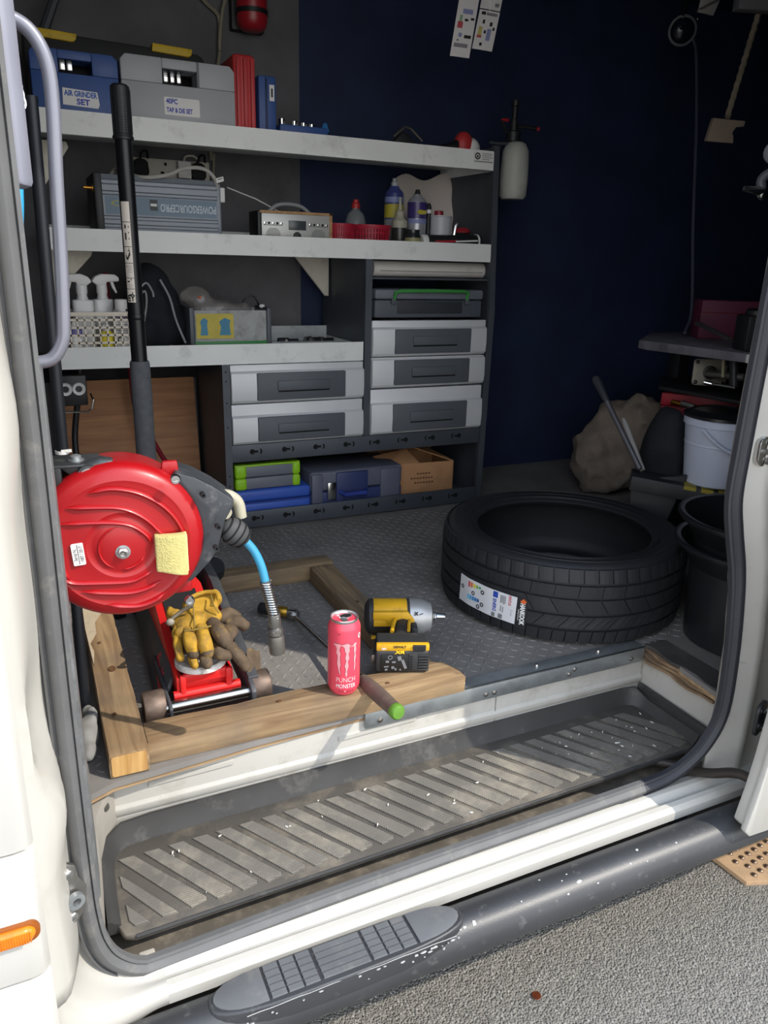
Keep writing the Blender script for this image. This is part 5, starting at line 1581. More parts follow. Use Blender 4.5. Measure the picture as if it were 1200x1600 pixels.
for a, b_, c in (((-0.2577, 0.2315, 0.846), (-0.265, 0.1938, 0.829), (-0.2735, 0.1486, 0.82)), ((-0.2922, 0.1575, 0.8165), (-0.2733, 0.1496, 0.8195), (-0.2398, 0.15, 0.8215)), ((-0.2211, 0.2258, 0.854), (-0.2233, 0.1944, 0.846), (-0.2165, 0.1806, 0.832))):
    obj('seam', MB().tube(spline([a, b_, c], 5), .0016, 6), SEAM, g1, world=True)
obj('wrist_strap', MB().tube(spline([(-0.3088, 0.2021, 0.826), (-0.2903, 0.2089, 0.834), (-0.2758, 0.2079, 0.842), (-0.2646, 0.2043, 0.846)], 5), .0042, 8), mat('strap_grey', '#5f5648', .6), g1, world=True)
obj('strap_bead', MB(Matrix.Translation((-0.3126, 0.1967, 0.822))).ell((0, 0, 0), (.009, .007, .008), 12, m=8), mat('bead_grey', '#8d877c', .5), g1, world=True)
obj('cuff_hem', MB().tube(spline([(-0.27, 0.2364, 0.846), (-0.2511, 0.2424, 0.852), (-0.2283, 0.2414, 0.856), (-0.2094, 0.2293, 0.855), (-0.2094, 0.2078, 0.848)], 5), .0044, 8), LEA, g1, world=True)
g2 = thing('leather_glove', 'grimy glove underneath, its thumb and fingers drooping off the jack side', 'glove', (-.17, .20, .73), group='yellow leather gloves')
def palm2(mb):
    mb.ell((-0.2342, 0.1839, 0.772), (.045, .045, .016), 18)
    mb.ell((-0.2011, 0.2088, 0.776), (.030, .04, .016), 18)
    mb.ell((-0.2617, 0.1813, 0.764), (.040, .030, .012), 18)
blob('palm', [palm2], LEAF, g2, voxel=.0045, smooth_it=4, jit=.005, jfreq=40, world=True)
F2 = (([(-0.2024, 0.2226, 0.8), (-0.1841, 0.2287, 0.806), (-0.1689, 0.2236, 0.798)], .0145, .0105, LEAF), ([(-0.1879, 0.2156, 0.79), (-0.1703, 0.2085, 0.79), (-0.159, 0.2049, 0.782)], .0150, .0135, LEAF),
      ([(-0.2369, 0.1145, 0.778), (-0.2292, 0.1041, 0.776), (-0.2212, 0.1058, 0.772)], .0125, .0120, LEAF), ([(-0.2082, 0.1257, 0.778), (-0.1968, 0.1104, 0.766), (-0.1829, 0.1058, 0.742)], .0140, .0125, LEAF),
      ([(-0.2838, 0.1363, 0.768), (-0.2832, 0.1216, 0.764), (-0.2829, 0.1116, 0.762)], .0105, .0100, LEA), ([(-0.2598, 0.1226, 0.77), (-0.2607, 0.1075, 0.768), (-0.2604, 0.104, 0.764)], .0130, .0125, LEAF))
for pts, r0, r1, m_t in F2:
    def ff(mb, pts=pts, r0=r0, r1=r1):
        finger(mb, pts, r0, r1)
    blob('finger', [ff], m_t, g2, voxel=.0034, smooth_it=3, jit=.0035, jfreq=60, world=True)
obj('cuff_flap', MB().grid(lambda u, v: (-.165 + .030 * u - .012 * v, .165 - .055 * v + .01 * u, .742 - .045 * v - .012 * u + .003 * math.sin(u * 6)), 8, 8, thick=(.002, .003, .002)), LEAF, g2, world=True)

# ---------------- hose reel on the door pillar
reel = thing('hose_reel', 'round red air hose reel with black snout fixed to the door pillar', 'hose reel', (-.424, -.148, 1.130), 0)
reel.matrix_basis = TR(-.424, -.148, 1.130, 0, 0, -4)
RR_ = .1165
TF = Matrix.Rotation(R(90), 4, 'X')          # local Z -> -Y (towards the door)
dome = MB(TF)
dome.lathe([(RR_, -.045), (RR_ + .002, -.040), (RR_ + .002, -.012), (RR_ - .002, -.004), (RR_ - .008, .002), (RR_ - .020, .006), (RR_ - .026, .0045), (.050, .0085), (.046, .0065), (.040, .0065), (.036, .0085), (.001, .009)], 72)
obj('front_cover', dome, RED, reel, angle=30)
back = MB(TF)
back.lathe([(.001, -.104), (RR_ - .02, -.104), (RR_ - .004, -.096), (RR_, -.088), (RR_, -.048), (RR_ - .003, -.046), (.001, -.046)], 72)
obj('back_cover', back, RED, reel, angle=30)
obj('rim_gap', MB(TF).ring([(RR_ - .006, -.0475), (RR_ - .001, -.0475), (RR_ - .001, -.0435), (RR_ - .006, -.0435)], 64), BLACKMATT, reel)
# pressed swooping ribs on the cover (x right, z up in the face plane)
def rib(pts, w=.0038, h=.0045):
    path = [(x, -.0062 - .002 * (1 - (x * x + z * z) / RR_ ** 2), z) for x, z in pts]
    sc = [max(.15, min(1, min(i, len(path) - 1 - i) / 2.0)) for i in range(len(path))]
    return MB().sweep([(-w, -.001), (-w * .6, h * .7), (0, h), (w * .6, h * .7), (w, -.001)], path, up=(0, -1, 0), scales=sc)
def px_face(x, y):
    """helper grid measured on the cover: 122 units = one radius"""
    return ((x - 190) / 122 * RR_, (850 - y) / 116 * RR_)
swoops = [[(148, 769), (175, 765), (200, 768), (225, 777), (250, 794), (268, 814), (278, 833), (282, 846)],
          [(116, 788), (150, 790), (185, 793), (208, 801), (228, 815), (243, 832), (252, 842)],
          [(106, 811), (140, 812), (170, 814), (195, 818), (212, 826), (226, 839), (234, 853)],
          [(100, 886), (112, 900), (150, 905), (195, 908), (216, 902), (232, 893)],
          [(126, 916), (160, 922), (195, 926), (222, 922), (243, 912)],
          [(160, 941), (185, 947), (210, 949), (232, 943), (246, 934)],
          [(106, 811), (99, 830), (98, 852), (104, 880), (112, 898)]]
for sw in swoops:
    pts = [px_face(*p) for p in sw]
    pts = [(p[0], p[2]) for p in spline([(a, 0, b_) for a, b_ in pts], 4)]
    obj('pressed_rib', rib(pts), RED, reel, angle=60)
for a0, a1 in ((95, 245), (265, 330), (30, 62)):
    pts = [(.033 * math.cos(R(a0 + (a1 - a0) * i / 14)), .033 * math.sin(R(a0 + (a1 - a0) * i / 14)) - .004) for i in range(15)]
    obj('pressed_rib', rib(pts, .0024, .0030), RED, reel, angle=60)
nut = MB(TR(0, -.009, -.010, 90))
nut.prism([(.0085 * math.cos(R(60 * k)), .0085 * math.sin(R(60 * k))) for k in range(6)], 0, .007)
obj('axle_nut', nut, CHROME, reel, bevel=.001)
obj('washer', MB(TR(0, -.0085, -.010, 90)).ring([(.006, 0), (.0105, 0), (.0105, .0014), (.006, .0014)], 20), GALV, reel)
obj('axle_end', MB(TR(0, -.015, -.010, 90)).ring([(.0022, 0), (.0048, 0), (.0044, .004), (.0022, .003)], 14), STEEL, reel)
lb = obj('serial_label', MB(TR(-.0605, -.0098, -.007, 90, 0, 0) @ Matrix.Rotation(R(4), 4, 'Z')).prism(rrect(.0165, .033, .002, 3), -.002, .0004), LABELW, reel)
SL = TR(-.0605, -.0103, -.007, 90) @ Matrix.Rotation(R(94), 4, 'Z')
text('Serial N.', .0068, INK, lb, SL @ Matrix.Translation((0, .004, 0)), squeeze=.78)
text('1087 / 2017', .0066, INK, lb, SL @ Matrix.Translation((0, -.0045, 0)), squeeze=.78)
obj('label_rule', MB(SL).box(-.015, -.0004, 0, .015, .0002, .0004), INK, lb)
# cover bolts on ears
for x, z in ((.078, .099), (.088, -.092)):
    e = MB(TF)
    e.prism([(x - .016, z - .012), (x + .012, z - .010), (x + .010, z + .012), (x - .012, z + .012)], -.040, -.030)
    obj('ear', e, RED, reel, bevel=.003)
    obj('bolt', MB(TR(x, -.028 + .0, z, 90) @ Matrix.Translation((0, 0, -.004))).lathe([(.0075, 0), (.0075, .006), (.006, .008), (.003, .008), (.003, .006), (.0001, .006)], 14), CHROME, reel)
# black outlet snout wrapping the right of the drum
SN = mat('snout_black', '#33363a', .45, var=.1, scale=20, dirt='#7b7a78', damt=.2, dscale=25)
a_pts = [(RR_ + .001) * math.cos(R(a)) for a in range(48, -43, -10)], [(RR_ + .001) * math.sin(R(a)) for a in range(48, -43, -10)]
outer = [(.084, .098), (.112, .088), (.142, .069), (.168, .048), (.165, .036), (.153, .016), (.147, -.004), (.140, -.030), (.126, -.050), (.098, -.078)]
poly = [(x, z) for x, z in zip(*a_pts)][::-1] + outer
# two cheeks and a roof, open at the hose outlet
mbs = MB(TF)
inn = [(RR_ + .001) * .985 for _ in range(1)]
mbs.prism(poly, -.020, -.012)
mbs.prism(poly, -.090, -.082)
obj('snout_cheeks', mbs, SN, reel, bevel=.004)
roof = MB(TF)
def wall(a, b_, t=.006):
    d = Vector((b_[0] - a[0], b_[1] - a[1]))
    nrm = Vector((d.y, -d.x)).normalized() * -t
    return [(a[0], a[1]), (b_[0], b_[1]), (b_[0] + nrm.x, b_[1] + nrm.y), (a[0] + nrm.x, a[1] + nrm.y)]
for lo, hi in ((0, 3), (7, 9)):
    roof = MB(TF)
    up_ = outer[lo:hi + 1]
    roof.prism(up_ + [(x - .005, z - .007) for x, z in reversed(up_)] if lo == 0 else up_ + [(x - .006, z + .005) for x, z in reversed(up_)], -.088, -.014)
    obj('snout_roof' if lo == 0 else 'snout_floor', roof, SN, reel, bevel=.002)
for x, z in ((.138, .014), (.134, -.020), (.118, .066)):
    obj('snout_screw', MB(TR(x, -.0116 + .0, z, 90) @ Matrix.Translation((0, 0, 0.0))).ring([(.0018, -.012), (.0042, -.012), (.0042, .0008), (.0018, .0002)], 12), BLACKMATT, reel)
obj('guide_elbow', MB().tube(spline([(.150, .048, .046), (.166, .050, .044), (.180, .052, .030), (.184, .052, .006)], 5), .0095, 14), mat('pale_guide', '#a5a08c', .5, var=.1), reel)
obj('guide_roller', MB(frame_z((.155, .022, .024), (0, 1, 0))).lathe([(.009, 0), (.011, .005), (.007, .02), (.007, .035), (.011, .05), (.009, .055)], 16), mat('pale_guide', '#a5a08c', .5, var=.1), reel)
# rubber stopper ball with slots
HYY = .045
obj('stopper', MB(TR(.170, HYY - .010, -.012, 0, -50, 0)).ell((0, 0, 0), (.021, .021, .027), 28, m=18), mat('stopper_rubber', '#3f3f40', .7, var=.12, dirt='#6d6863', damt=.2), reel)
for k in range(4):
    rz_ = [.0170, .0206, .0206, .0175][k]
    obj('stopper_slot', MB(TR(.170, HYY - .010, -.012, 0, -50, 0) @ TR(0, 0, .017 - .0115 * k)).ring([(rz_ - .004, -.0012), (rz_ + .0012, -.0012), (rz_ + .0012, .0012), (rz_ - .004, .0012)], 32), HOLE, reel)
BLUEH = mat('blue_hose', '#3a8db0', .4, var=.05)
hp = spline([(.182, .038, -.024), (.199, .036, -.046), (.210, .033, -.072), (.216, .030, -.100)], 5)
obj('hose', MB().tube(hp, .0070, 14), BLUEH, reel)
sp = []
n_t = 15
A, B_ = Vector((.216, .030, -.100)), Vector((.230, .026, -.166))
for i in range(n_t * 10 + 1):
    t = i / (n_t * 10)
    c = A.lerp(B_, t)
    a = 2 * PI * n_t * t
    r_ = .0090
    sp.append((c.x + r_ * math.cos(a), c.y + r_ * math.sin(a), c.z))
obj('strain_spring', MB().tube(sp, .0014, 6), CHROME, reel)
obj('hose_tail', MB().tube([tuple(A), tuple(B_)], .0070, 12), mat('hose_dark', '#4a4c4e', .5), reel)
cT = frame_z((.2285, .0262, -.159), (.06, -.02, -1))
obj('coupling', MB(cT).lathe([(.001, 0), (.0100, 0), (.0104, .004), (.0104, .022), (.0090, .025), (.0125, .027), (.0125, .037), (.0100, .039)], 18), STEEL, reel)
obj('coupling_hex', MB(cT).prism([(.0130 * math.cos(R(60 * k)), .0130 * math.sin(R(60 * k))) for k in range(6)], .027, .037), STEEL, reel, bevel=.001)
obj('coupling_sleeve', MB(cT).lathe([(.0105, .039), (.0125, .040), (.0135, .044), (.0135, .070), (.0125, .073), (.0080, .073), (.0080, .068), (.001, .068)], 22), mat('sleeve_steel', '#77736c', .5, .8, var=.15, scale=60), reel)
# swivel bracket joining the reel to the pillar
BK = mat('bracket_dark', '#4b4d4f', .4, .6, var=.15, dirt='#82807a', damt=.3, dscale=30)
bk = MB()
bk.box(-.090, .02, .112, -.020, .085, .117)
obj('bracket_plate', bk, BK, reel, bevel=.002)
obj('bracket_arm', MB(T_xz).prism([(-.075, .112), (-.020, .112), (-.012, .100), (-.030, .080), (-.046, .085)], .03, .040), BK, reel, bevel=.002)
obj('bracket_barrel', MB(frame_z((-.036, .012, .100), (0, 1, 0))).ring([(.006, 0), (.0165, 0), (.0165, .07), (.006, .07)], 24), BK, reel)
obj('bracket_tube', MB().tube([(-.036, .03, .106), (-.018, .03, .112), (-.004, .03, .110)], [.013, .014, .012], 14), BK, reel)
obj('barrel_bolt', MB(TR(-.036, .012, .100, 90)).lathe([(.0060, -.004), (.0060, .004), (.004, .006), (.0001, .006)], 12), CHROME, reel)
obj('barrel_ring', MB(TR(-.036, .0118, .100, 90)).ring([(.0090, -.002), (.0130, -.002), (.0130, .002), (.0090, .002)], 22), GALV, reel)
obj('plate_bolt', MB(TR(-.052, .045, .117)).lathe([(.011, 0), (.011, .002), (.0075, .002), (.0075, .007), (.004, .009), (.0001, .009)], 14), GALV, reel)
obj('wall_arm', MB().box(-.086, .02, .03, -.072, .09, .114), BLACKPL, reel, bevel=.003)
obj('feed_hose', MB().tube(spline([(-.06, .07, .075), (-.05, .075, .055), (-.055, .085, .02)], 5), .008, 10), BLUEH, reel)
# yellow sponge stuck on the cover
spg = thing('sponge', 'pale yellow sponge block stuck to the front of the red reel', 'sponge', (-.358, -.166, 1.113), -6)
sb = MB()
sb.grid(lambda u, v: (-.0225 + .045 * u, -.0085 - .004 * math.sin(PI * u) - .003 * u, -.030 + .060 * v + .004 * math.cos(u * 3.1) * (1 - v)), 14, 16, thick=(0, .017, 0))
SPG = mat('sponge_yellow', '#c2b675', .95, var=.1, scale=120, bump=.9, bscale=420, dirt='#a9a06a', damt=.3, dscale=60)
obj('foam', sb, SPG, spg, bevel=.002)
obj('scourer_edge', MB().box(.0195, -.012, -.028, .0235, .006, .030), mat('sponge_pale', '#d6cc85', .95, var=.05, bump=.6, bscale=420), spg, bevel=.0015)

# ---------------- energy drink can
can = thing('drink_can', 'tall coral pink energy drink can standing open on the front timber', 'can', (0, .027, F0 + .0495), -14)
PINK = mat('can_pink', '#e2485c', .35, var=.03, scale=6, coat=.3)
obj('body', MB().lathe([(.001, .006), (.021, .006), (.0245, .001), (.0262, .0005), (.0285, .004), (.0325, .014), (.0330, .018), (.0330, .144), (.0322, .149), (.0285, .1575), (.0275, .160)], 48), PINK, can)
CANT = mat('can_aluminium', '#cfd0d0', .3, .9, var=.04)
obj('lid', MB().lathe([(.0275, .1595), (.0280, .162), (.0284, .1645), (.0278, .1662), (.0266, .1655), (.0258, .1610), (.0240, .1588), (.0225, .1596), (.001, .1600)], 48), CANT, can)
obj('mouth', MB(TR(.004, .010, .1601, 0, 0, 20)).lathe([(.0105, 0), (.0105, .0004), (.0001, .0004)], 24, Matrix.Diagonal((1.15, .75, 1, 1))), HOLE, can)
obj('mouth_edge', MB(TR(.004, .010, .1600, 0, 0, 20) @ Matrix.Diagonal((1.15, .75, 1, 1))).ring([(.0105, 0), (.0122, 0), (.0118, .0012), (.0105, .001)], 24), CANT, can)
obj('pull_tab', MB(TR(-.001, -.006, .1603, 0, 0, 15)).prism(rrect(.013, .020, .0062, 5), 0, .0014), CANT, can, bevel=.0005)
def wrapped(name, poly_list, r, m, parent, z_off=0, lift=.0003, ang=0):
    """flat print outlines (x, z) bent round the can"""
    mb = MB()
    for poly in poly_list:
        bm = bmesh.new()
        vs = [bm.verts.new((x, z, 0)) for x, z in poly]
        bm.faces.new(vs)
        bmesh.ops.triangulate(bm, faces=bm.faces)
        bmesh.ops.subdivide_edges(bm, edges=[e for e in bm.edges if e.calc_length() > .008], cuts=3, use_grid_fill=True)
        bmesh.ops.triangulate(bm, faces=bm.faces)
        bm.verts.index_update()
        V = []
        for v in bm.verts:
            a = v.co.x / r + ang
            V.append(((r + lift) * math.sin(a), -(r + lift) * math.cos(a), v.co.y + z_off))
        mb.add(V, [[v.index for v in f.verts] for f in bm.faces])
        bm.free()
    return obj(name, mb, m, parent, smooth=False)
def cpx(pts):
    """can artwork grid: 10 units = .00137 m, origin at the can's centre line"""
    return [((x - 560) * .000137, .144 - (y - 352) * .0001345) for x, y in pts]
CL = [[(360, 540), (440, 532), (490, 548), (472, 580), (462, 640), (478, 690), (470, 760), (480, 870), (466, 950), (480, 1030), (466, 1034), (446, 960), (426, 850), (434, 730), (410, 690), (420, 610), (396, 572)],
      [(474, 566), (490, 548), (578, 524), (632, 562), (606, 580), (610, 660), (592, 690), (606, 770), (584, 820), (596, 900), (574, 990), (580, 1040), (560, 1086), (546, 1030), (556, 960), (538, 890), (560, 820), (545, 760), (560, 690), (540, 650), (536, 600), (510, 566)],
      [(606, 585), (655, 570), (692, 534), (738, 544), (716, 580), (722, 660), (706, 700), (720, 760), (704, 830), (710, 900), (694, 996), (680, 960), (690, 880), (678, 800), (690, 720), (676, 650), (684, 590), (650, 585)]]
def fat(poly, k):
    out = []
    n = len(poly)
    for i in range(n):
        a, b_, c = Vector(poly[i - 1]), Vector(poly[i]), Vector(poly[(i + 1) % n])
        t = (c - a).normalized()
        out.append(tuple(b_ + Vector((t.y, -t.x)) * k))
    return out
dk = mat('can_dark_line', '#6d2a33', .5)
ar = sum((CL[0][i - 1][0] * CL[0][i][1] - CL[0][i][0] * CL[0][i - 1][1]) for i in range(len(CL[0])))
obj_l = wrapped('claw_outline', [cpx(fat(p, 7 if ar > 0 else -7)) for p in CL], .0330, dk, can, lift=.00015)
wrapped('claw_mark', [cpx(p) for p in CL], .0330, mat('claw_pink', '#f0a0a4', .4), can, lift=.0004)
FACE = TR(0, -.0330, 0, 90)
text('PUNCH', .0150, mat('can_pale_pink', '#f6c0be', .45), can, TR(0, -.0330, .0385, 90), wrap=.0330, squeeze=.82, thick=.0003)
text('MONSTER', .0128, INKW, can, TR(0, -.0330, .0245, 90), wrap=.0330, squeeze=.72, thick=.0004)
for k in range(6):
    wrapped('small_mark', [[(-.014 + k * .0055, .0125), (-.0115 + k * .0055, .0125), (-.0115 + k * .0055, .0145), (-.014 + k * .0055, .0145)]], .0328, mat('can_pale_pink', '#f6c0be', .45) if k == 2 else dk, can)
wrapped('small_mark', [[(-.017, .1395), (-.012, .1395), (-.012, .1410), (-.017, .1410)]], .0330, dk, can)
wrapped('deposit_mark', [[(.0325 + .0045 * math.cos(R(t)), .131 + .006 * math.sin(R(t))) for t in range(0, 360, 30)]], .0330, INKW, can)
wrapped('deposit_mark', [[(.0320, .128), (.0345, .1315), (.0325, .135), (.0305, .131)]], .0330, INK, can, lift=.0006)

# ---------------- ratchet with socket, resting across the front timber
rt = thing('ratchet', 'long socket ratchet with worn grip and green butt lying over the front timber', 'ratchet', (.052, .15, .69))
A_, Z_ = Vector((.034, .455, .6575)), Vector((.055, -.118, .7055))
ax = (Z_ - A_).normalized()
def along(t):
    return tuple(A_ + ax * t)
def seg(name, prof, m, **k):
    obj(name, MB(frame_z(A_, ax)).lathe(prof, 20), m, rt, world=True, **k)
seg('shaft', [(.001, .02), (.0062, .02), (.0060, .22), (.0068, .34), (.0080, .395), (.001, .395)], CHROME)
seg('butt_shaft', [(.0070, .36), (.0085, .37), (.0088, .405), (.001, .405)], mat('shaft_red', '#b3282c', .35))
seg('collar', [(.0085, .398), (.0125, .402), (.0125, .412), (.0110, .415)], CHROME)
seg('grip', [(.0100, .410), (.0125, .416), (.0150, .440), (.0165, .475), (.0160, .515), (.0150, .545), (.0155, .562), (.001, .562)], mat('worn_grip', '#5d5048', .65, var=.15, scale=20, dirt='#80705f', damt=.3, dscale=30))
seg('butt_cap', [(.0150, .560), (.0160, .564), (.0155, .573), (.0120, .577), (.001, .578)], mat('green_cap', '#5a862b', .5, var=.1, scale=50, dirt='#4a6a2a', damt=.25, dscale=60))
obj('head', MB(frame_z(A_ + Vector((0, 0, -.006)), (0, 0, 1))).lathe([(.012, -.002), (.016, .001), (.017, .012), (.012, .018), (.001, .019)], 20), STEEL, rt, world=True)
hx = frame_z(A_ + Vector((-.004, .004, .005)), (-.80, .58, .06))
obj('joint', MB(hx).lathe([(.001, -.012), (.012, -.010), (.013, 0), (.011, .010), (.001, .012)], 16), CHROME, rt, world=True)
obj('socket_gold', MB(hx).lathe([(.012, .010), (.0135, .012), (.0135, .045), (.012, .047)], 20), mat('gold_band', '#a5812c', .35, .8), rt, world=True)
obj('socket', MB(hx).lathe([(.0125, .045), (.0145, .047), (.0145, .084), (.013, .087), (.008, .087), (.008, .07), (.001, .07)], 20), BLACKPL, rt, world=True)

# ---------------- impact wrench
dr = thing('impact_wrench', 'yellow and black cordless impact wrench lying on its side by the can', 'power tool', (.142, .044, F0 + .0495), -22)
DY = mat('tool_yellow', '#d3a21c', .5, var=.08, scale=20, dirt='#8a6a1c', damt=.25, dscale=22)
DB = mat('tool_black', '#2b2c2d', .6, var=.15, scale=20, dirt='#605c56', damt=.2, dscale=24)
NOSE = mat('nose_alloy', '#b4b4b2', .4, .5, var=.06, scale=16)
XB, YB, ZB = .0, .178, .044
xa = frame_z((-.072, YB, ZB), (1, 0, 0), (0, -1, 0))     # local z along the tool, local x to the viewer
bd = MB(xa)
bd.lathe([(.001, 0), (.030, 0), (.038, .004), (.0405, .012), (.0405, .094), (.001, .094)], 32)
obj('motor_housing', bd, DB, dr)
yl = MB(xa)
yl.lathe([(.0412, .016), (.0422, .018), (.0422, .092), (.0412, .094)], 24, None, R(-112), R(8))
obj('top_shell', yl, DY, dr)
# stepped yellow side panel facing the viewer
sp_ = MB(TR(-.072, YB - .0405, ZB, 90))
obj('side_shell', sp_.prism([(.014, .030), (.094, .031), (.110, .012), (.112, -.030), (.100, -.036), (.084, -.020), (.072, -.014), (.070, .0), (.046, .001), (.044, .010), (.014, .012)], -.008, .0035), DY, dr, bevel=.002)
obj('lower_shell', MB(TR(-.072, YB - .038, ZB, 90)).prism([(.010, -.040), (.075, -.040), (.075, -.036), (.012, -.036)], -.01, .002), DY, dr, bevel=.001)
obj('end_cap', MB(xa).lathe([(.001, -.004), (.026, -.004), (.034, .0), (.0415, .006), (.0415, .016), (.036, .018)], 32), DB, dr)
ns = MB(xa)
ns.lathe([(.039, .092), (.0425, .096), (.0425, .118), (.0405, .132), (.0345, .146), (.0325, .152), (.022, .154), (.016, .156), (.013, .157), (.001, .157)], 36)
obj('nose', ns, NOSE, dr)
obj('nose_ring', MB(xa).ring([(.0400, .094), (.0436, .096), (.0436, .100), (.0400, .102)], 36), DB, dr)
obj('anvil', MB(xa).lathe([(.001, .155), (.0105, .155), (.0105, .165), (.0075, .166), (.0075, .186), (.006, .188), (.001, .188)], 4), CHROME, dr, bevel=.0008)
obj('anvil_collar', MB(xa).lathe([(.001, .15), (.0125, .15), (.0125, .160), (.010, .162), (.001, .162)], 20), STEEL, dr)
mk = MB(TR(.036, YB - .0425, ZB + .022, 62))
mk.prism([(0, 0), (.003, 0), (.011, .008), (.008, .009)], 0, .0006)
mk.prism([(.001, .008), (.004, .009), (.011, .001), (.008, 0)], 0, .0006)
mk.prism([(.013, .001), (.022, .004), (.021, .006), (.013, .003)], 0, .0006)
obj('pen_mark', mk, INK, dr)
for (x, z, r_) in ((-.010, .004, .004), (.026, -.004, .0065), (.036, -.026, .010)):
    obj('housing_hole', MB(TR(x, YB - .0438, ZB + z, 90)).lathe([(r_, 0), (r_, .0014), (r_ * .7, .0016), (.0001, .0004)], 16), DB if r_ > .005 else HOLE, dr)
# handle reaching to the viewer, trigger, battery
obj('handle', MB().tube(spline([(.012, YB - .035, ZB - .006), (.006, .10, ZB - .006), (.0, .055, ZB - .004), (-.002, .030, ZB - .002)], 5), [.021] * 6 + [.0195] * 6 + [.023] * 4, 18), DB, dr)
obj('handle_stripe', MB().tube(spline([(-.006, YB - .045, ZB + .015), (-.012, .11, ZB + .014), (-.018, .075, ZB + .012)], 5), [.0045] * 11, 8), DY, dr)
obj('handle_stripe', MB().tube(spline([(.028, YB - .045, ZB + .012), (.023, .11, ZB + .014), (.020, .08, ZB + .012)], 5), [.0038] * 11, 8), DY, dr)
obj('trigger', MB().box(.028, .105, ZB - .020, .044, .140, ZB + .006), DB, dr, bevel=.005)
ft = MB(TR(0, .030, 0, 90))
obj('foot', MB().box(-.055, .004, .050, .057, .058, .064), DB, dr, bevel=.005, seg=3)
obj('foot_band', MB().box(-.056, -.004, .050, .058, .010, .066), DY, dr, bevel=.003)
obj('foot_vent', MB().box(.022, -.007, .0525, .050, -.003, .0655), DB, dr, bevel=.001)
for k in range(8):
    obj('vent_fin', MB().box(.0235 + k * .0033, -.0082, .054, .0250 + k * .0033, -.006, .064), DB, dr)
bat = obj('battery', MB().box(-.058, -.006, .0, .058, .060, .052), DB, dr, bevel=.006, seg=3)
obj('battery_face', MB().box(-.046, -.0085, .006, .012, -.005, .044), mat('spec_black', '#191a1b', .4, dirt='#4a4a48', damt=.2), bat, bevel=.001)
obj('battery_ridge', MB().box(.014, -.0085, .006, .034, -.005, .046), DB, bat, bevel=.001)
for k in range(6):
    obj('battery_fin', MB().box(.034, -.010, .0065 + k * .0068, .057, -.004, .0105 + k * .0068), DB, bat, bevel=.0012)
for k in range(6):
    obj('ridge_slot', MB().box(.016, -.0092, .009 + k * .006, .022, -.0083, .0115 + k * .006), HOLE, bat)
obj('battery_latch', MB().box(-.066, .01, .012, -.056, .04, .034), STEEL, dr, bevel=.003)
GR = mat('print_grey', '#77797c', .7)
def bf(dx, dz, rot=0):
    return TR(dx, -.0086, dz, 90) @ Matrix.Rotation(R(rot), 4, 'Z')
obj('print_ring', MB(bf(-.026, .038)).ring([(.0035, 0), (.005, 0), (.005, .0004), (.0035, .0004)], 16), GR, bat)
for i, (x, z, w, h) in enumerate(((-.032, .028, .007, .005), (-.018, .027, .008, .004), (-.006, .036, .008, .010), (.004, .022, .006, .022), (-.034, .016, .010, .003), (-.020, .014, .006, .006), (-.034, .009, .006, .004), (-.014, .010, .004, .005), (-.004, .009, .003, .004))):
    obj('print_block', MB(bf(x, z, i * 7 % 23)).prism([(-w / 2, -h / 2), (w / 2, -h / 2), (w / 2, h / 2), (-w / 2, h / 2)], 0, .0004), GR, bat, smooth=False)
text('DEWALT', .0075, INK, dr, TR(-.006, -.0044, .0605, 90), squeeze=.9, bold=.0003)
text('18V', .0078, INKW, dr, TR(-.040, -.0044, .0560, 90), squeeze=.9, bold=.0002)
text('XR', .0098, mat('xr_yellow', '#f0c41a', .5), dr, TR(-.006, -.0064, .0490, 90), bold=.0006, squeeze=1.5, shear=.2)

# ---------------- tyre
TYM = mat('tyre_rubber', '#1b1c1f', .62, var=.12, scale=8, bump=.15, bscale=140, dirt='#2e2e30', damt=.22, dscale=10)
TYB = mat('tread_rubber', '#1f2023', .6, var=.12, scale=12, dirt='#323234', damt=.2, dscale=14)
ty_ = thing('tyre', 'new black low profile tyre lying flat on the load floor with paper label', 'tyre', (.787, .349, F0), 0)
RT, WT = .332, .215
prof = [(.243, .028), (.236, .018), (.243, .010), (.262, .008), (.288, .001), (.305, .002), (.316, .010), (.3225, .020), (.3245, .04), (.3255, WT / 2), (.3245, WT - .04), (.3225, WT - .020), (.316, WT - .010), (.305, WT - .002), (.288, WT - .001), (.262, WT - .008), (.243, WT - .010), (.236, WT - .018), (.243, WT - .028),
        (.262, WT - .026), (.285, WT - .020), (.304, WT - .03), (.312, WT - .06), (.312, .06), (.304, .03), (.285, .020), (.262, .026)]
obj('carcass', MB().ring(prof, 120), TYM, ty_, angle=50)
sw = MB()
for r_ in (.252, .258, .276, .298):
    zz = {.252: WT - .0088, .258: WT - .0080, .276: WT - .0045, .298: WT - .0012}[r_]
    sw.ring([(r_ - .0012, zz - .002), (r_, zz + .0012), (r_ + .0012, zz - .002)], 100)
obj('sidewall_rings', sw, TYM, ty_)
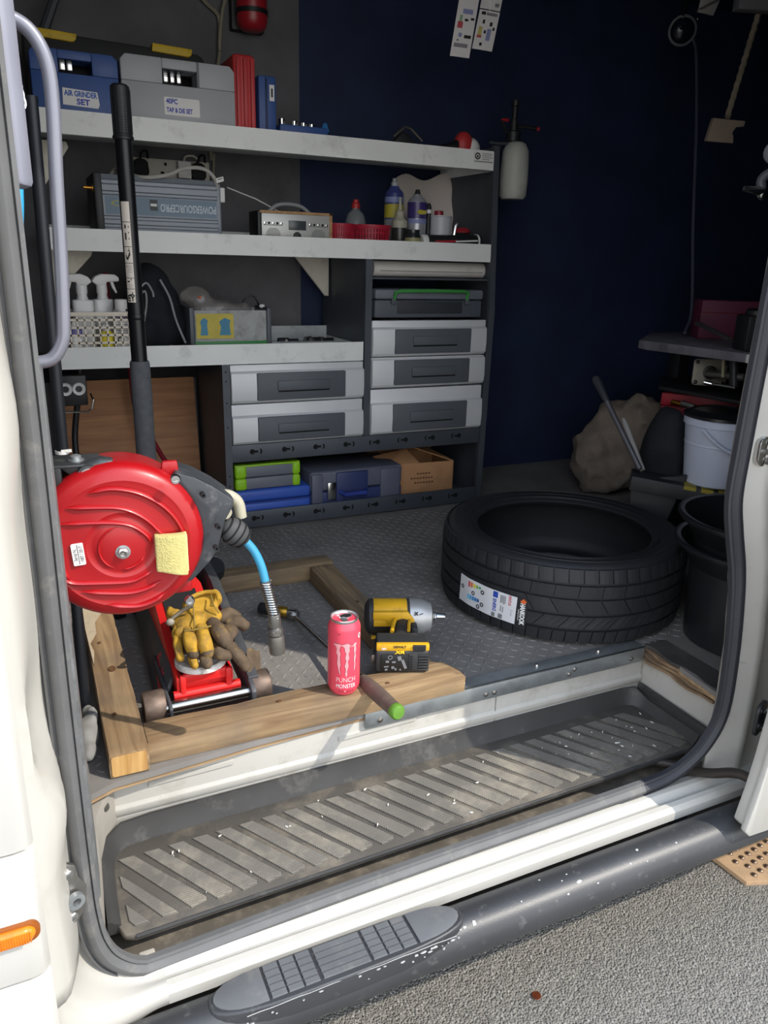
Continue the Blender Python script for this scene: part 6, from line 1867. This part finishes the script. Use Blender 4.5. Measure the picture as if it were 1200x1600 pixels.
def tread_row(z0, z1, n, gap, skew=0, bend=0, sh=0, sub=3, r1=RT):
    mb = MB()
    for i in range(n):
        a0, a1 = 2 * PI * i / n, 2 * PI * (i + 1) / n - gap / RT
        vs, fs = [], []
        for k in range(sub + 1):
            for (z, r_) in ((z0, .3215), (z0 + .0012, r1 - (sh if sh < 0 else 0) * 0 - (0 if sh >= 0 else -sh)), (z1 - .0012, r1 - (sh if sh > 0 else 0)), (z1, .3215)):
                f = (z - z0) / (z1 - z0)
                a = a0 + (a1 - a0) * k / sub + skew * f / RT
                ch = .0008 if k in (0, sub) and r_ > .325 else 0
                vs.append(((r_ - ch) * math.cos(a), (r_ - ch) * math.sin(a), z))
        for k in range(sub):
            for q in range(3):
                fs.append((k * 4 + q, (k + 1) * 4 + q, (k + 1) * 4 + q + 1, k * 4 + q + 1))
        fs.append((0, 1, 2, 3))
        e = sub * 4
        fs.append((e + 3, e + 2, e + 1, e))
        mb.add(vs, fs)
    return mb
for z0, z1, n, gap, skew, sh in ((.010, .044, 64, .0032, .003, -.006), (.050, .083, 34, .0022, .028, 0), (.088, .127, 34, .0022, -.026, 0), (.132, .163, 36, .0016, .004, 0), (.169, .204, 58, .0034, -.003, .006)):
    obj('tread_row', tread_row(z0, z1, n, gap, skew, sh=sh), TYB, ty_, smooth=False)
# sticker with energy rating, wrapped on the tread, and the maker's tag beside it
LR = RT + .0012
def on_tyre(mb, am, zm, rot=0, lift=0):
    """flat artwork (x to the right as seen from outside, y up) laid on the tread round angle am"""
    for i, p in enumerate(mb.v):
        x, y = p.x * math.cos(R(rot)) - p.y * math.sin(R(rot)), p.x * math.sin(R(rot)) + p.y * math.cos(R(rot))
        a = R(am) + x / LR
        r_ = LR + p.z + lift + (.0006 * math.sin(x * 90) if lift == 0 else 0)
        mb.v[i] = Vector((r_ * math.cos(a), r_ * math.sin(a), zm + y))
    return mb
AM, ZL = -161.0, .720 - F0
lab = obj('label', on_tyre(MB().grid(lambda u, v: (-.092 + .184 * u, -.0365 + .073 * v, .0), 30, 6, thick=(0, 0, .0006)), AM, ZL, -2), mat('label_paper', '#d6d6d8', .6, var=.03), ty_)
def lp(name, x0, y0, x1, y1, m, poly=None):
    mb = MB()
    n = max(1, int((x1 - x0) / .01))
    mb.grid(lambda u, v: (x0 + (x1 - x0) * u, y0 + (y1 - y0) * v, 0), n, 1, thick=(0, 0, .0003))
    obj(name, on_tyre(mb, AM, ZL, -2, .0009), m, lab, smooth=False)
bars = ('#c8282c', '#d9702c', '#dccb3a', '#7fae4a', '#3f9c6a')
for i, c in enumerate(bars):
    lp('rating_bar', -.058 + i * .0095, .014 + .002 * i, -.051 + i * .0095, .030 - .0006 * i, mat('rating' + str(i), c, .5))
for i in range(5):
    lp('rating_bar', -.058 + i * .0088, -.020 + .001 * i, -.051 + i * .0088, -.006 - .0003 * i, mat('rating_blue' + str(i), ('#6fc0e0', '#4fa4d4', '#3f8cc4', '#3378b4', '#245f98')[i], .5))
for x, y in ((-.080, .006), (-.038, .002), (-.007, .016), (-.006, -.018), (-.018, -.028)):
    mb = MB()
    mb.ring([(.0030, 0), (.0058, 0), (.0058, .0003), (.0030, .0003)], 14, Matrix.Translation((x, y, 0)))
    obj('rating_letter', on_tyre(mb, AM, ZL, -2, .0009), INK, lab, smooth=False)
lp('blue_square', .026, .018, .040, .034, mat('eu_blue', '#2b4aa8', .5))
def ltext(body, size, x, y, m, rot, parent, squeeze=1, bold=0, am=None, lift=.0013):
    o = text(body, size, m, parent, Matrix.Identity(4), squeeze=squeeze, bold=bold)
    for v in o.data.vertices:
        px_, py_ = v.co.x * math.cos(R(rot)) - v.co.y * math.sin(R(rot)), v.co.x * math.sin(R(rot)) + v.co.y * math.cos(R(rot))
        px_, py_ = px_ + x, py_ + y
        a = R(am if am is not None else AM) + px_ / LR
        v.co = ((LR + lift) * math.cos(a), (LR + lift) * math.sin(a), ZL + py_)
    return o
ltext('ENERG', .0135, .032, -.004, mat('eu_blue', '#2b4aa8', .5), -90, lab, squeeze=.82, bold=.0005)
for k, (x, y0, y1) in enumerate(((.048, .008, .030), (.052, .010, .030), (.056, .006, .030), (.060, .009, .030), (.050, -.014, .002), (.056, -.016, .0))):
    lp('barcode', x, y0, x + .0022, y1, mat('print_grey', '#77797c', .7))
lp('code_block', .046, -.034, .057, -.022, mat('print_grey', '#77797c', .7))
lp('code_block', .026, -.035, .036, -.024, mat('print_grey', '#77797c', .7))
ltext('VENTUS', .010, .074, .020, mat('label_red', '#c03040', .5), -90, lab, squeeze=.75, bold=.0003)
ltext('S1 evo', .008, .080, -.012, mat('print_grey', '#77797c', .7), -90, lab, squeeze=.8)
tg = obj('maker_tag', on_tyre(MB().grid(lambda u, v: (.090 + .030 * u, -.044 + .082 * v, 0), 5, 4, thick=(0, 0, .0004)), AM, ZL, -2), BLACKPL, ty_)
ltext('HANKOOK', .0165, .108, -.008, INKW, -90, tg, squeeze=.68, bold=.0007)
ltext('driving emotion', .0062, .099, -.012, INKW, -90, tg, squeeze=.75)
mb = MB()
mb.prism([(.100, .028), (.108, .037), (.117, .030), (.110, .022)], 0, .0004)
obj('orange_mark', on_tyre(mb, AM, ZL, -2, .0009), mat('orange_mark', '#d5642c', .5), tg, smooth=False)

# ================================================================ BESIDE THE DOOR PILLAR
HANDLE = mat('handle_grey_metal', '#7d7e88', .38, .35, var=.05, scale=10)
gh = thing('grab_handle', 'bent grey tubular grab handle fixed to the door pillar', 'grab handle', (-0.508, -0.2, 1.3978))
gp_ = spline([(-0.5452, -0.22, 1.7655), (-0.5204, -0.21, 1.7735), (-0.4984, -0.2, 1.7751), (-0.4785, -0.2, 1.7636), (-0.4655, -0.2, 1.7369), (-0.4631, -0.2, 1.695), (-0.4672, -0.2, 1.6135), (-0.4708, -0.2, 1.5274), (-0.4753, -0.2, 1.4519), (-0.4794, -0.2, 1.4247), (-0.4925, -0.2, 1.4052), (-0.5128, -0.2, 1.4003), (-0.5346, -0.2, 1.3993)], 6)
obj('tube', MB().tube(gp_, .0082, 16), HANDLE, gh, world=True)
obj('foot', MB(frame_z((-0.5165, -0.2, 1.3996), (-1, 0, 0))).lathe([(.012, 0), (.014, .004), (.014, .03), (.001, .03)], 16), BLACKPL, gh, world=True)
ch = thing('chain', 'brass and steel chain hanging behind the grab handle', 'chain', (-0.5054, -0.1, 1.7747))
BRASS2 = mat('chain_metal', '#a8935e', .3, .9, var=.3, scale=60)
cpts = spline([(-0.5059, -0.1, 1.788), (-0.5038, -0.1, 1.7579), (-0.4977, -0.1, 1.7379), (-0.4953, -0.1, 1.7207), (-0.493, -0.1, 1.7033)], 4)
for i in range(0, len(cpts) - 1):
    c, d = Vector(cpts[i]), Vector(cpts[i + 1]) - Vector(cpts[i])
    T = frame_z(c, d, (1, .4, 0) if i % 2 else (.2, 1, 0)) @ Matrix.Rotation(R(90), 4, 'X')
    obj('link', MB(T).ring([(.0055, -.0015), (.0085, -.0015), (.0085, .0015), (.0055, .0015)], 14, Matrix.Diagonal((.75, 1.1, 1, 1))), BRASS2 if i < 8 else CHROME, ch, world=True)
pole = thing('black_pole', 'slim black post standing inside the door pillar with white cable tie', 'post', (-.49, .2, .64))
p0, p1 = (-0.4698, 0.2, 1.7622), (-0.48, 0.2, 1.1497)
k_ = (p0[2] - .642) / (p0[2] - p1[2])
pf_ = tuple(p0[i] + (p1[i] - p0[i]) * k_ for i in range(3))
obj('tube', MB().tube([p0, p1, pf_], .0105, 12), mat('post_black', '#1d2026', .45, .3), pole, world=True)
obj('cable_tie', MB(frame_z((-0.4803, 0.2, 1.1903), (0, 0, 1))).ring([(.0108, -.003), (.0120, -.003), (.0120, .003), (.0108, .003)], 16), LABELW, pole, world=True)
obj('tie_tail', MB().box(-.0015, -.0015, -.0015, .016, .0015, .0035, Matrix.Translation((-0.4806, 0.19, 1.1927))), LABELW, pole, world=True)
struct('trim_16', MB().prism([(-.545, -.255), (-.505, -.262), (-.494, -.235), (-.498, -.20), (-.545, -.20)], 1.60, 1.84), mat('lavender_grey', '#8b8c99', .5), bevel=.006)
tag(obj('blue_hose', MB().tube(spline([(-0.5078, -0.05, 1.6603), (-0.5059, -0.05, 1.6297), (-0.508, -0.05, 1.5902), (-0.515, -0.05, 1.5416), (-0.5229, -0.05, 1.5001)], 5), .006, 10), mat('bright_blue_hose', '#38a5d8', .4)), 'bright blue air hose showing between the pillar and the black post', 'hose')
def rag(mb):
    mb.ell((-.492, .105, .665), (.020, .045, .022), 14)
    mb.ell((-.487, .165, .668), (.012, .030, .014), 12)
    mb.ell((-.480, .14, .680), (.010, .028, .010), 12)
    mb.ell((-.495, .06, .658), (.016, .03, .016), 12)
t = thing('work_glove', 'crumpled grey work glove squeezed between timber and door pillar', 'glove', (-.49, .11, .642))
blob('glove', [rag], mat('grey_cloth', '#83827f', .9, var=.15, scale=30, bump=.3, bscale=300), t, voxel=.005, smooth_it=3, jit=.006, jfreq=45, world=True)
t = thing('rubble', 'scrap of black torn rubber beside the pale end of the timber', 'rubber scrap', (-.49, .42, .642))
def scr(mb):
    mb.ell((-.488, .45, .655), (.016, .07, .014), 12)
    mb.ell((-.490, .33, .655), (.014, .06, .012), 12)
blob('scrap', [scr], BLACKMATT, t, voxel=.006, smooth_it=3, jit=.008, jfreq=30, world=True)

# ================================================================ REAR OF THE LOAD SPACE
BIN = mat('bin_black', '#1e2023', .35, var=.12, scale=8, dirt='#3c3d3f', damt=.2, dscale=10)
def bin_(z, s, label):
    t = thing('plastic_bin', label, 'bin', (1.055, -.062, z), group='nested black bins')
    h = .262
    prof = [(.0001, 0), (.133 * s, 0), (.139 * s, .004), (.150 * s, h - .065), (.155 * s, h - .060), (.170 * s, h - .03), (.190 * s, h - .016), (.195 * s, h - .008), (.195 * s, h - .002), (.190 * s, h), (.180 * s, h - .002),
            (.164 * s, h - .03), (.147 * s, h - .07), (.132 * s, .008), (.0001, .006)]
    obj('bucket_wall', MB().lathe(prof, 56), BIN, t, angle=35)
    for a in (205, 330):
        T = Matrix.Rotation(R(a), 4, 'Z') @ TR(.158 * s, 0, h - .075)
        obj('rim_gusset', MB(T).prism([(-.008, -.002), (.010, -.002), (.010, .002), (-.008, .002)], 0, .056, top=1.1), BIN, t)
    return t
bin_(.6415, 1.0, 'lower of two nested black plastic bins by the far door pillar')
bin_(.7080, 1.0, 'upper of two nested black plastic bins with open round rim')

# workbench carrying a machine head, standing at the rear
bench = thing('machine_bench', 'dark steel machine bench with rough table top near the rear', 'workbench', (1.55, .6, .64))
def bp(name, mb, m, bevel=0, **k):
    return obj(name, mb, m, bench, bevel=bevel, world=True, **k)
TOPM = mat('bench_top', '#6a6870', .7, var=.25, scale=20, dirt='#3a393d', damt=.35, dscale=14)
bt = MB().prism([(1.36, .76), (1.345, .70), (1.40, .36), (1.47, .28), (2.0, .28), (2.0, .98), (1.62, .98)], 1.272, 1.300)
bt.jitter(.004, 22)
bp('table_top', bt, TOPM, .003)
bp('table_edge', MB().box(1.395, .338, 1.274, 1.435, .352, 1.298), LABELW, .002)
bp('leg', MB().box(1.90, .80, .642, 1.95, .85, 1.272), BLACKPL, .003)
bp('leg', MB().box(1.90, .36, .642, 1.95, .41, 1.272), BLACKPL, .003)
bp('leg', MB().box(1.62, .82, .642, 1.67, .87, 1.272), BLACKPL, .003)
mp = frame_z((1.4922, 0.5637, 1.2134), (-.55, -.80, .1), (.8, -.55, 0))
bp('mount_plate', MB(mp).prism(rrect(.105, .085, .012, 4), 0, .010), mat('plate_grey', '#7b766c', .5, .5, var=.2, dirt='#4a463f', damt=.3, dscale=18), .002)
for x, y in ((-.042, .032), (.042, .032), (-.042, -.032), (.042, -.032)):
    bp('plate_bolt', MB(mp).lathe([(.007, .010), (.007, .014), (.004, .017), (.0001, .017)], 8, Matrix.Translation((x, y, 0))), CHROME)
bp('hub', MB(mp).lathe([(.022, .010), (.022, .016), (.014, .018), (.014, .034), (.001, .034)], 18), BLACKPL)
bp('shaft', MB().tube([(1.4537, 0.5358, 1.2145), (1.4437, 0.3811, 1.225)], .012, 12), STEEL)
bp('post', MB().tube([(1.4465, 0.4415, 1.2979), (1.4341, 0.4079, 1.1903)], .014, 12), BLACKPL)
bp('thin_post', MB().tube([(1.4415, 0.4719, 1.279), (1.4305, 0.4537, 1.215)], .005, 8), mat('olive_rod', '#8a8468', .5), 0)
bp('chrome_rod', MB().tube([(1.4092, 0.503, 1.1947), (1.4223, 0.4838, 1.191)], .007, 10), CHROME)
bp('lever_rod', MB().tube([(1.4223, 0.4838, 1.191), (1.4141, 0.3841, 1.1949)], .0045, 10), CHROME)
bp('lower_shelf', MB().prism([(1.42, .70), (1.45, .38), (2.0, .38), (2.0, .88), (1.6, .88)], 1.140, 1.152), BLACKPL, .002)
# lower beam with hazard tape, carrying the pail
b0, b1 = Vector((1.1167, 0.4593, 0.9184)), Vector((1.3526, 0.2424, 0.8875))
bd_ = (b1 - b0).normalized()
bp('tape_beam', MB().sweep([(-.05, -.022), (.05, -.022), (.05, .022), (-.05, .022)], [tuple(b0), tuple(b0 + bd_ * .16), tuple(b1), tuple(b1 + bd_ * .25)]), mat('beam_black', '#232428', .6, var=.2, dirt='#4b4842', damt=.25), .004)
TAPE = mat('hazard_yellow', '#9c8e2c', .6, var=.15, dirt='#4a4420', damt=.3, dscale=40)
for k in range(3):
    c = b0 + bd_ * (.150 + k * .048)
    bp('tape_stripe', MB().sweep([(-.0508, .012), (.0508, .012), (.0508, .0228), (-.0508, .0228)], [tuple(c), tuple(c + bd_ * .034)]), TAPE)
bp('beam_leg', MB().prism([(0, 0), (.16, .03), (.10, -.20), (.06, -.32), (.035, -.32)], -.01, .01, Matrix.Translation(b0) @ frame_z((0, 0, 0), (bd_.y, -bd_.x, 0), (bd_.x, bd_.y, 0)) @ Matrix.Diagonal((1, 1, 1, 1))), mat('leg_grey', '#2a2a2d', .6, var=.2), .003)
bp('beam_post', MB().box(b1.x + .05, b1.y - .06, .642, b1.x + .11, b1.y, b1.z - .02), BLACKPL, .003)
# pail
PAILM = mat('pail_white', '#c3cadb', .4, var=.03)
pz = b0.lerp(b1, .62).z + .024
pl_ = thing('lidded_pail', 'white plastic pail with black lid and white bail handle on the taped beam', 'pail', (1.318, .330, pz))
obj('pail', MB().lathe([(.0001, 0), (.080, 0), (.084, .004), (.096, .118), (.0975, .120), (.0975, .124), (.0965, .126), (.102, .176), (.107, .178), (.107, .194), (.104, .198), (.0001, .198)], 44), PAILM, pl_, angle=30)
obj('lid', MB(TR(0, 0, .198)).lathe([(.104, 0), (.110, .002), (.110, .010), (.102, .014), (.085, .022), (.080, .018), (.0001, .018)], 44), mat('lid_black', '#17191c', .3), pl_)
bl = [(.109 * math.cos(R(a)), .109 * math.sin(R(a)) , .172 - .060 * math.sin(R((a - 196) / 118 * 180))) for a in range(196, 315, 6)]
obj('bail_handle', MB().tube(bl, .0055, 8), PAILM, pl_)
obj('pour_mark', MB(TR(-.044, -.088, .108, 90, 0, -27)).prism([(-.010, .010), (.010, .010), (0, -.008)], 0, .003), PAILM, pl_)
# red boxes, black bag, machine head
REDD = mat('dull_red', '#98182a', .5, var=.08, scale=8)
rb_ = thing('toolbox', 'red metal toolbox with brass catch behind the white pail', 'toolbox', (1.60, .66, .95), 0)
obj('body', MB().prism([(1.44, .70), (1.62, .46), (2.0, .62), (1.86, .88)], .95, 1.085), REDD, rb_, world=True, bevel=.004)
obj('lid', MB().prism([(1.435, .70), (1.62, .455), (2.01, .62), (1.86, .885)], 1.087, 1.130), REDD, rb_, world=True, bevel=.006)
obj('catch', MB().tube([(1.4183, 0.6307, 1.1093), (1.4281, 0.5779, 1.1053)], .009, 8), BRASS, rb_, world=True)
obj('catch_plate', MB().tube([(1.408, 0.5792, 1.1146), (1.4207, 0.5361, 1.109)], .010, 8), STEEL, rb_, world=True)
obj('stand', MB().prism([(1.46, .69), (1.63, .48), (1.96, .62), (1.85, .85)], .642, .95), BLACKPL, rb_, world=True, bevel=.004)
def bb(mb):
    mb.ell((1.385, .60, .93), (.075, .085, .16), 18)
    mb.ell((1.36, .57, .80), (.08, .09, .15), 18)
t = thing('equipment_bag', 'bulky black equipment bag slumped against the red toolbox', 'bag', (1.38, .58, .645))
blob('body', [bb], mat('bag_black', '#1c1e24', .8, var=.2, scale=14), t, voxel=.014, smooth_it=4, jit=.025, jfreq=12, world=True)
t = thing('spares_box', 'dark red box standing on the machine bench', 'box', (1.72, .72, 1.3015))
obj('carton', MB(TR(1.745, .72, 1.3015, 0, 0, -30)).box(-.13  , -.05, 0, .16, .05, .130), mat('maroon_box', '#5c1c38', .6), t, world=True, bevel=.004)
obj('lid_seam', MB(TR(1.745, .72, 1.3015, 0, 0, -30)).box(-.1305, -.0508, .088, .1605, .0508, .091), mat('dark_red_seam', '#6a1218', .5), t, world=True)
t = thing('bench_machine', 'black machine block on the bench near the far pillar', 'machine', (1.46, .41, 1.3015))
obj('block', MB(TR(1.475, .405, 1.3015, 0, 0, -25)).box(-.04, -.04, 0, .09, .05, .105), BLACKPL, t, world=True, bevel=.008)
obj('cap', MB(TR(1.475, .405, 1.405, 0, 0, -25)).lathe([(.001, 0), (.032, 0), (.032, .014), (.024, .02), (.001, .02)], 18), BLACKPL, t, world=True)
obj('arm', MB().tube([(1.5285, 0.6817, 1.3595), (1.5198, 0.6623, 1.3591), (1.4633, 0.4797, 1.3283)], .008, 8), STEEL, t, world=True)
# sack and levers
SACK = mat('sack_tan', '#85796d', .9, var=.18, scale=14, bump=.3, bscale=200, dirt='#5f564d', damt=.3, dscale=9)
def sk_(mb):
    mb.ell((1.66, 1.12, .86), (.12, .12, .16), 22)
    mb.ell((1.58, 1.16, .80), (.10, .10, .11), 20)
    mb.ell((1.70, 1.05, .92), (.10, .10, .13), 20)
    mb.ell((1.64, 1.14, .72), (.16, .14, .08), 20)
t = thing('sack', 'tan cloth sack slumped at the rear behind the tyre', 'sack', (1.62, 1.12, .645))
blob('cloth', [sk_], SACK, t, voxel=.012, smooth_it=3, jit=.045, jfreq=20, world=True)
l0, l1 = Vector((1.114, 0.6673, 1.1961)), Vector((1.1249, 0.4336, 0.9546))
lv = thing('tyre_lever', 'long dark bar with black grip leaning on the taped beam', 'lever', tuple(l1))
obj('bar', MB().tube([tuple(l0.lerp(l1, .2)), tuple(l1)], .0085, 10), mat('lever_steel', '#6d6d72', .45, .6), lv, world=True)
obj('grip', MB().tube([tuple(l0), tuple(l0.lerp(l1, .03)), tuple(l0.lerp(l1, .27))], [.011, .014, .010], 12), mat('lever_grip', '#2d3038', .6), lv, world=True)
m0, m1 = Vector((1.1667, 0.576, 1.079)), Vector((1.1531, 0.4511, 0.9436))
lv = thing('tyre_lever', 'short bright steel bar leaning beside the long dark bar', 'lever', tuple(m1))
obj('bar', MB().tube([tuple(m0), tuple(m0.lerp(m1, .12)), tuple(m1)], [.005, .0085, .0085], 10), mat('bright_bar', '#b9b7b2', .35, .3), lv, world=True)
# paper tyre tags hanging from the ceiling
TAGP = mat('tag_paper', '#c9c6c4', .8, var=.04)
def paper_tag(label, pts, depth, blocks):
    """strip of label paper; pts are its lower corners, it hangs up to the ceiling line"""
    (x0, z0), (x1, z1), (dx, top) = pts
    t = thing('paper_tag', label, 'paper tag', ((x0 + x1) / 2, depth, z0), group='paper tags hung from the ceiling')
    obj('paper', MB(T_xz).prism([(x0, z0), (x1, z1), (x1 + dx, z1 + top), (x0 + dx, z0 + top)], depth, depth + .0012), TAGP, t, world=True)
    ux, uz = Vector((x1 - x0, z1 - z0)), Vector((dx, top))
    for (u0, v0, u1, v1, m) in blocks:
        c = [(x0 + ux.x * u + uz.x * v, z0 + ux.y * u + uz.y * v) for u, v in ((u0, v0), (u1, v0), (u1, v1), (u0, v1))]
        obj('print', MB(T_xz).prism(c, depth - .0006, depth), m, t, world=True, smooth=False)
    obj('string', MB().tube([((x0 + x1) / 2 + dx, depth + .001, z0 + top - .005), ((x0 + x1) / 2 + dx * 1.1, depth + .001, 2.6)], .0012, 6), LABELW, t, world=True)
GRD, RDD, BLD, GND, YLD = mat('tag_grey', '#77757a', .8), mat('tag_red', '#a8424c', .8), mat('tag_blue', '#7a7fa8', .8), mat('tag_green', '#7a9a78', .8), mat('tag_yellow', '#b0a45c', .8)
q0, q1, q2, q3 = (0.6624, 0.9, 2.0853), (0.7253, 0.9, 2.0863), (0.7361, 0.9, 2.1133), (0.8029, 0.9, 2.1133)
paper_tag('longest paper tag with red and blue rating marks hanging highest on the dark wall', [(q0[0], q0[2]), (q1[0], q1[2]), (.030, .20)], .90,
          [(.1, .12, .8, .17, GRD), (.2, .20, .3, .215, INK), (.55, .24, .9, .28, INK), (.25, .25, .42, .30, BLD), (.12, .36, .38, .44, RDD), (.18, .44, .32, .52, GND), (.45, .45, .62, .48, INK), (.75, .47, .92, .50, INK), (.3, .54, .8, .60, BLD), (.35, .75, .75, .80, GRD)])
paper_tag('lower right paper tag of the hanging pair with yellow and blue bars', [(q2[0], q2[2]), (q3[0], q3[2]), (.019, .100)], .905,
          [(.3, .10, .42, .18, INK), (.1, .30, .32, .36, RDD), (.12, .36, .30, .58, YLD), (.55, .25, .75, .55, BLD), (.4, .42, .5, .5, INK), (.62, .62, .75, .72, INK), (.8, .52, .9, .6, INK), (.25, .66, .36, .76, INK), (.12, .88, .32, .96, INK), (.36, .88, .9, .95, GRD)])
paper_tag('upper paper tag hanging close above the one with yellow bars', [(q2[0] + .020, q2[2] + .1035), (q3[0] + .020, q3[2] + .1035), (.02, .11)], .907, [(.1, .25, .45, .45, GRD), (.7, .08, .9, .16, GRD)])
# rope and wooden block hung from the roof, thin cable, lamp ring, tap
ROPE = mat('rope_tan', '#827868', .9, var=.2, scale=60)
blk_c = Vector((1.5504, 0.711, 1.9452))
r0 = Vector((1.6911, 0.7734, 2.2979))
hb = thing('hanging_block', 'notched wooden block hanging on a tan rope from the roof', 'block', tuple(blk_c))
Tb = Matrix.Translation(blk_c) @ Matrix.Rotation(R(-24), 4, 'Z') @ Matrix.Rotation(R(97), 4, 'X')
obj('wood', MB(Tb).prism([(-.052, -.030), (.035, -.034), (.032, -.014), (.026, -.004), (.034, .012), (.058, .014), (.060, .030), (-.042, .036)], -.012, .012), mat('block_wood', '#857668', .8, var=.12), hb, bevel=.003, world=True)
top_ = r0 + (r0 - blk_c).normalized() * ((2.6 - r0.z) / (r0 - blk_c).normalized().z)
rp_ = [tuple(blk_c.lerp(r0, .12 + .88 * i / 40) + Vector((.002 * math.sin(i * 1.9), 0, 0))) for i in range(41)] + [tuple(top_)]
obj('rope', MB().tube(rp_, .009, 8), ROPE, hb, world=True)
tag(obj('thin_cable', MB().tube(spline([(1.8337, 1.1853, 2.334), (1.8367, 1.1596, 2.2675), (1.8084, 1.0831, 2.0223), (1.7592, 0.9838, 1.6876), (1.6813, 0.8572, 1.4001), (1.5691, 0.7645, 1.32)], 6), .0055, 8), mat('cable_dull', '#45485a', .6)), 'thin grey cable hanging down the dark rear space to the bench', 'cable')
lr_ = thing('ceiling_lamp', 'dim round lamp fitting with bright clips near the cable top', 'lamp fitting', (1.8006, 1.2105, 2.3597))
Tl = frame_z((0, 0, 0), (-.6, -.75, -.2))
obj('bezel', MB(Tl).ring([(.040, -.01), (.052, -.01), (.050, .012), (.042, .012)], 28), mat('bezel_dark', '#2b3040', .4), lr_)
obj('lens', MB(Tl).lathe([(.0001, .004), (.030, .003), (.041, -.006)], 24), mat('lens_dark', '#161b2a', .2), lr_)
for x in (-.012, .040):
    obj('clip', MB(Tl).ell((x, .042, .010), (.005, .009, .005), 10, m=6), CHROME, lr_)
obj('wall_arm', MB().tube([(0, 0, 0), (.05, .06, .2), (.06, .08, 2.6 - 2.3597)], .012, 8), BLACKPL, lr_)
pc = Vector((1.4704, 0.758, 2.2878))
pb_ = thing('roof_bracket', 'folded pale metal bracket hanging from the roof beside the rope', 'bracket', tuple(pc))
obj('plate', MB(Matrix.Translation(pc) @ Matrix.Rotation(R(-24), 4, 'Z') @ Matrix.Rotation(R(90), 4, 'X')).prism([(-.035, -.020), (-.030, .06), (.03, .06), (.025, .01), (.012, -.028), (-.02, -.022)], -.003, .003), mat('bracket_pale', '#8a8886', .5, .3), pb_, world=True, bevel=.001)
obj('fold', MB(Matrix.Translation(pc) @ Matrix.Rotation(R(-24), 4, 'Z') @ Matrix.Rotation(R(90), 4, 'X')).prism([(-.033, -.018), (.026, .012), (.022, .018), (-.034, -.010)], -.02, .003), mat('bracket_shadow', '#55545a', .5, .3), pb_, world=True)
obj('stem', MB().tube([tuple(pc + Vector((0, 0, .05))), (pc.x, pc.y, 2.6)], .008, 8), STEEL, pb_, world=True)
ra_ = Vector((1.5948, 0.7782, 2.3133))
rl = thing('roof_rail', 'grey roof rail crossing above the hanging rope', 'rail', tuple(ra_))
obj('rail', MB().sweep([(-.02, -.018), (.02, -.018), (.02, .018), (-.02, .018)], [tuple(ra_), tuple(ra_ + Vector((.9, -.33, .0)))]), mat('rail_grey', '#6a686c', .6), rl, world=True, bevel=.002)
for k in (.05, .6):
    c = ra_ + Vector((.9, -.33, 0)) * k
    obj('hanger', MB().box(c.x - .008, c.y - .008, c.z, c.x + .008, c.y + .008, 2.6), DARKSTEEL, rl, world=True)
tp_ = Vector((1.0421, 0.107, 1.7064))
tpt = thing('door_catch', 'bright chrome catch lever on a grey mount beside the far pillar', 'catch', tuple(tp_))
obj('lever', MB(Matrix.Translation(tp_)).tube([(-.030, .01, .004), (-.01, .0, .001), (.012, -.004, -.001)], [.006, .0085, .011], 12), CHROME, tpt, world=True)
obj('knob', MB(Matrix.Translation(tp_ + Vector((.016, -.004, -.006)))).ell((0, 0, 0), (.013, .012, .014), 14), CHROME, tpt, world=True)
obj('mount', MB().tube(spline([tuple(tp_ + Vector((.012, -.002, .004))), tuple(tp_ + Vector((.012, -.004, .03))), tuple(tp_ + Vector((.03, -.06, .055))), (tp_.x - .10, -.235, tp_.z + .07)], 5), .011, 10), mat('mount_grey', '#55555c', .5), tpt, world=True)
obj('round_pad', MB(Matrix.Translation(tp_ + Vector((.030, -.01, .082)))).ell((0, 0, 0), (.022, .03, .026), 16), mat('pad_grey', '#8a8a92', .5), tpt, world=True)
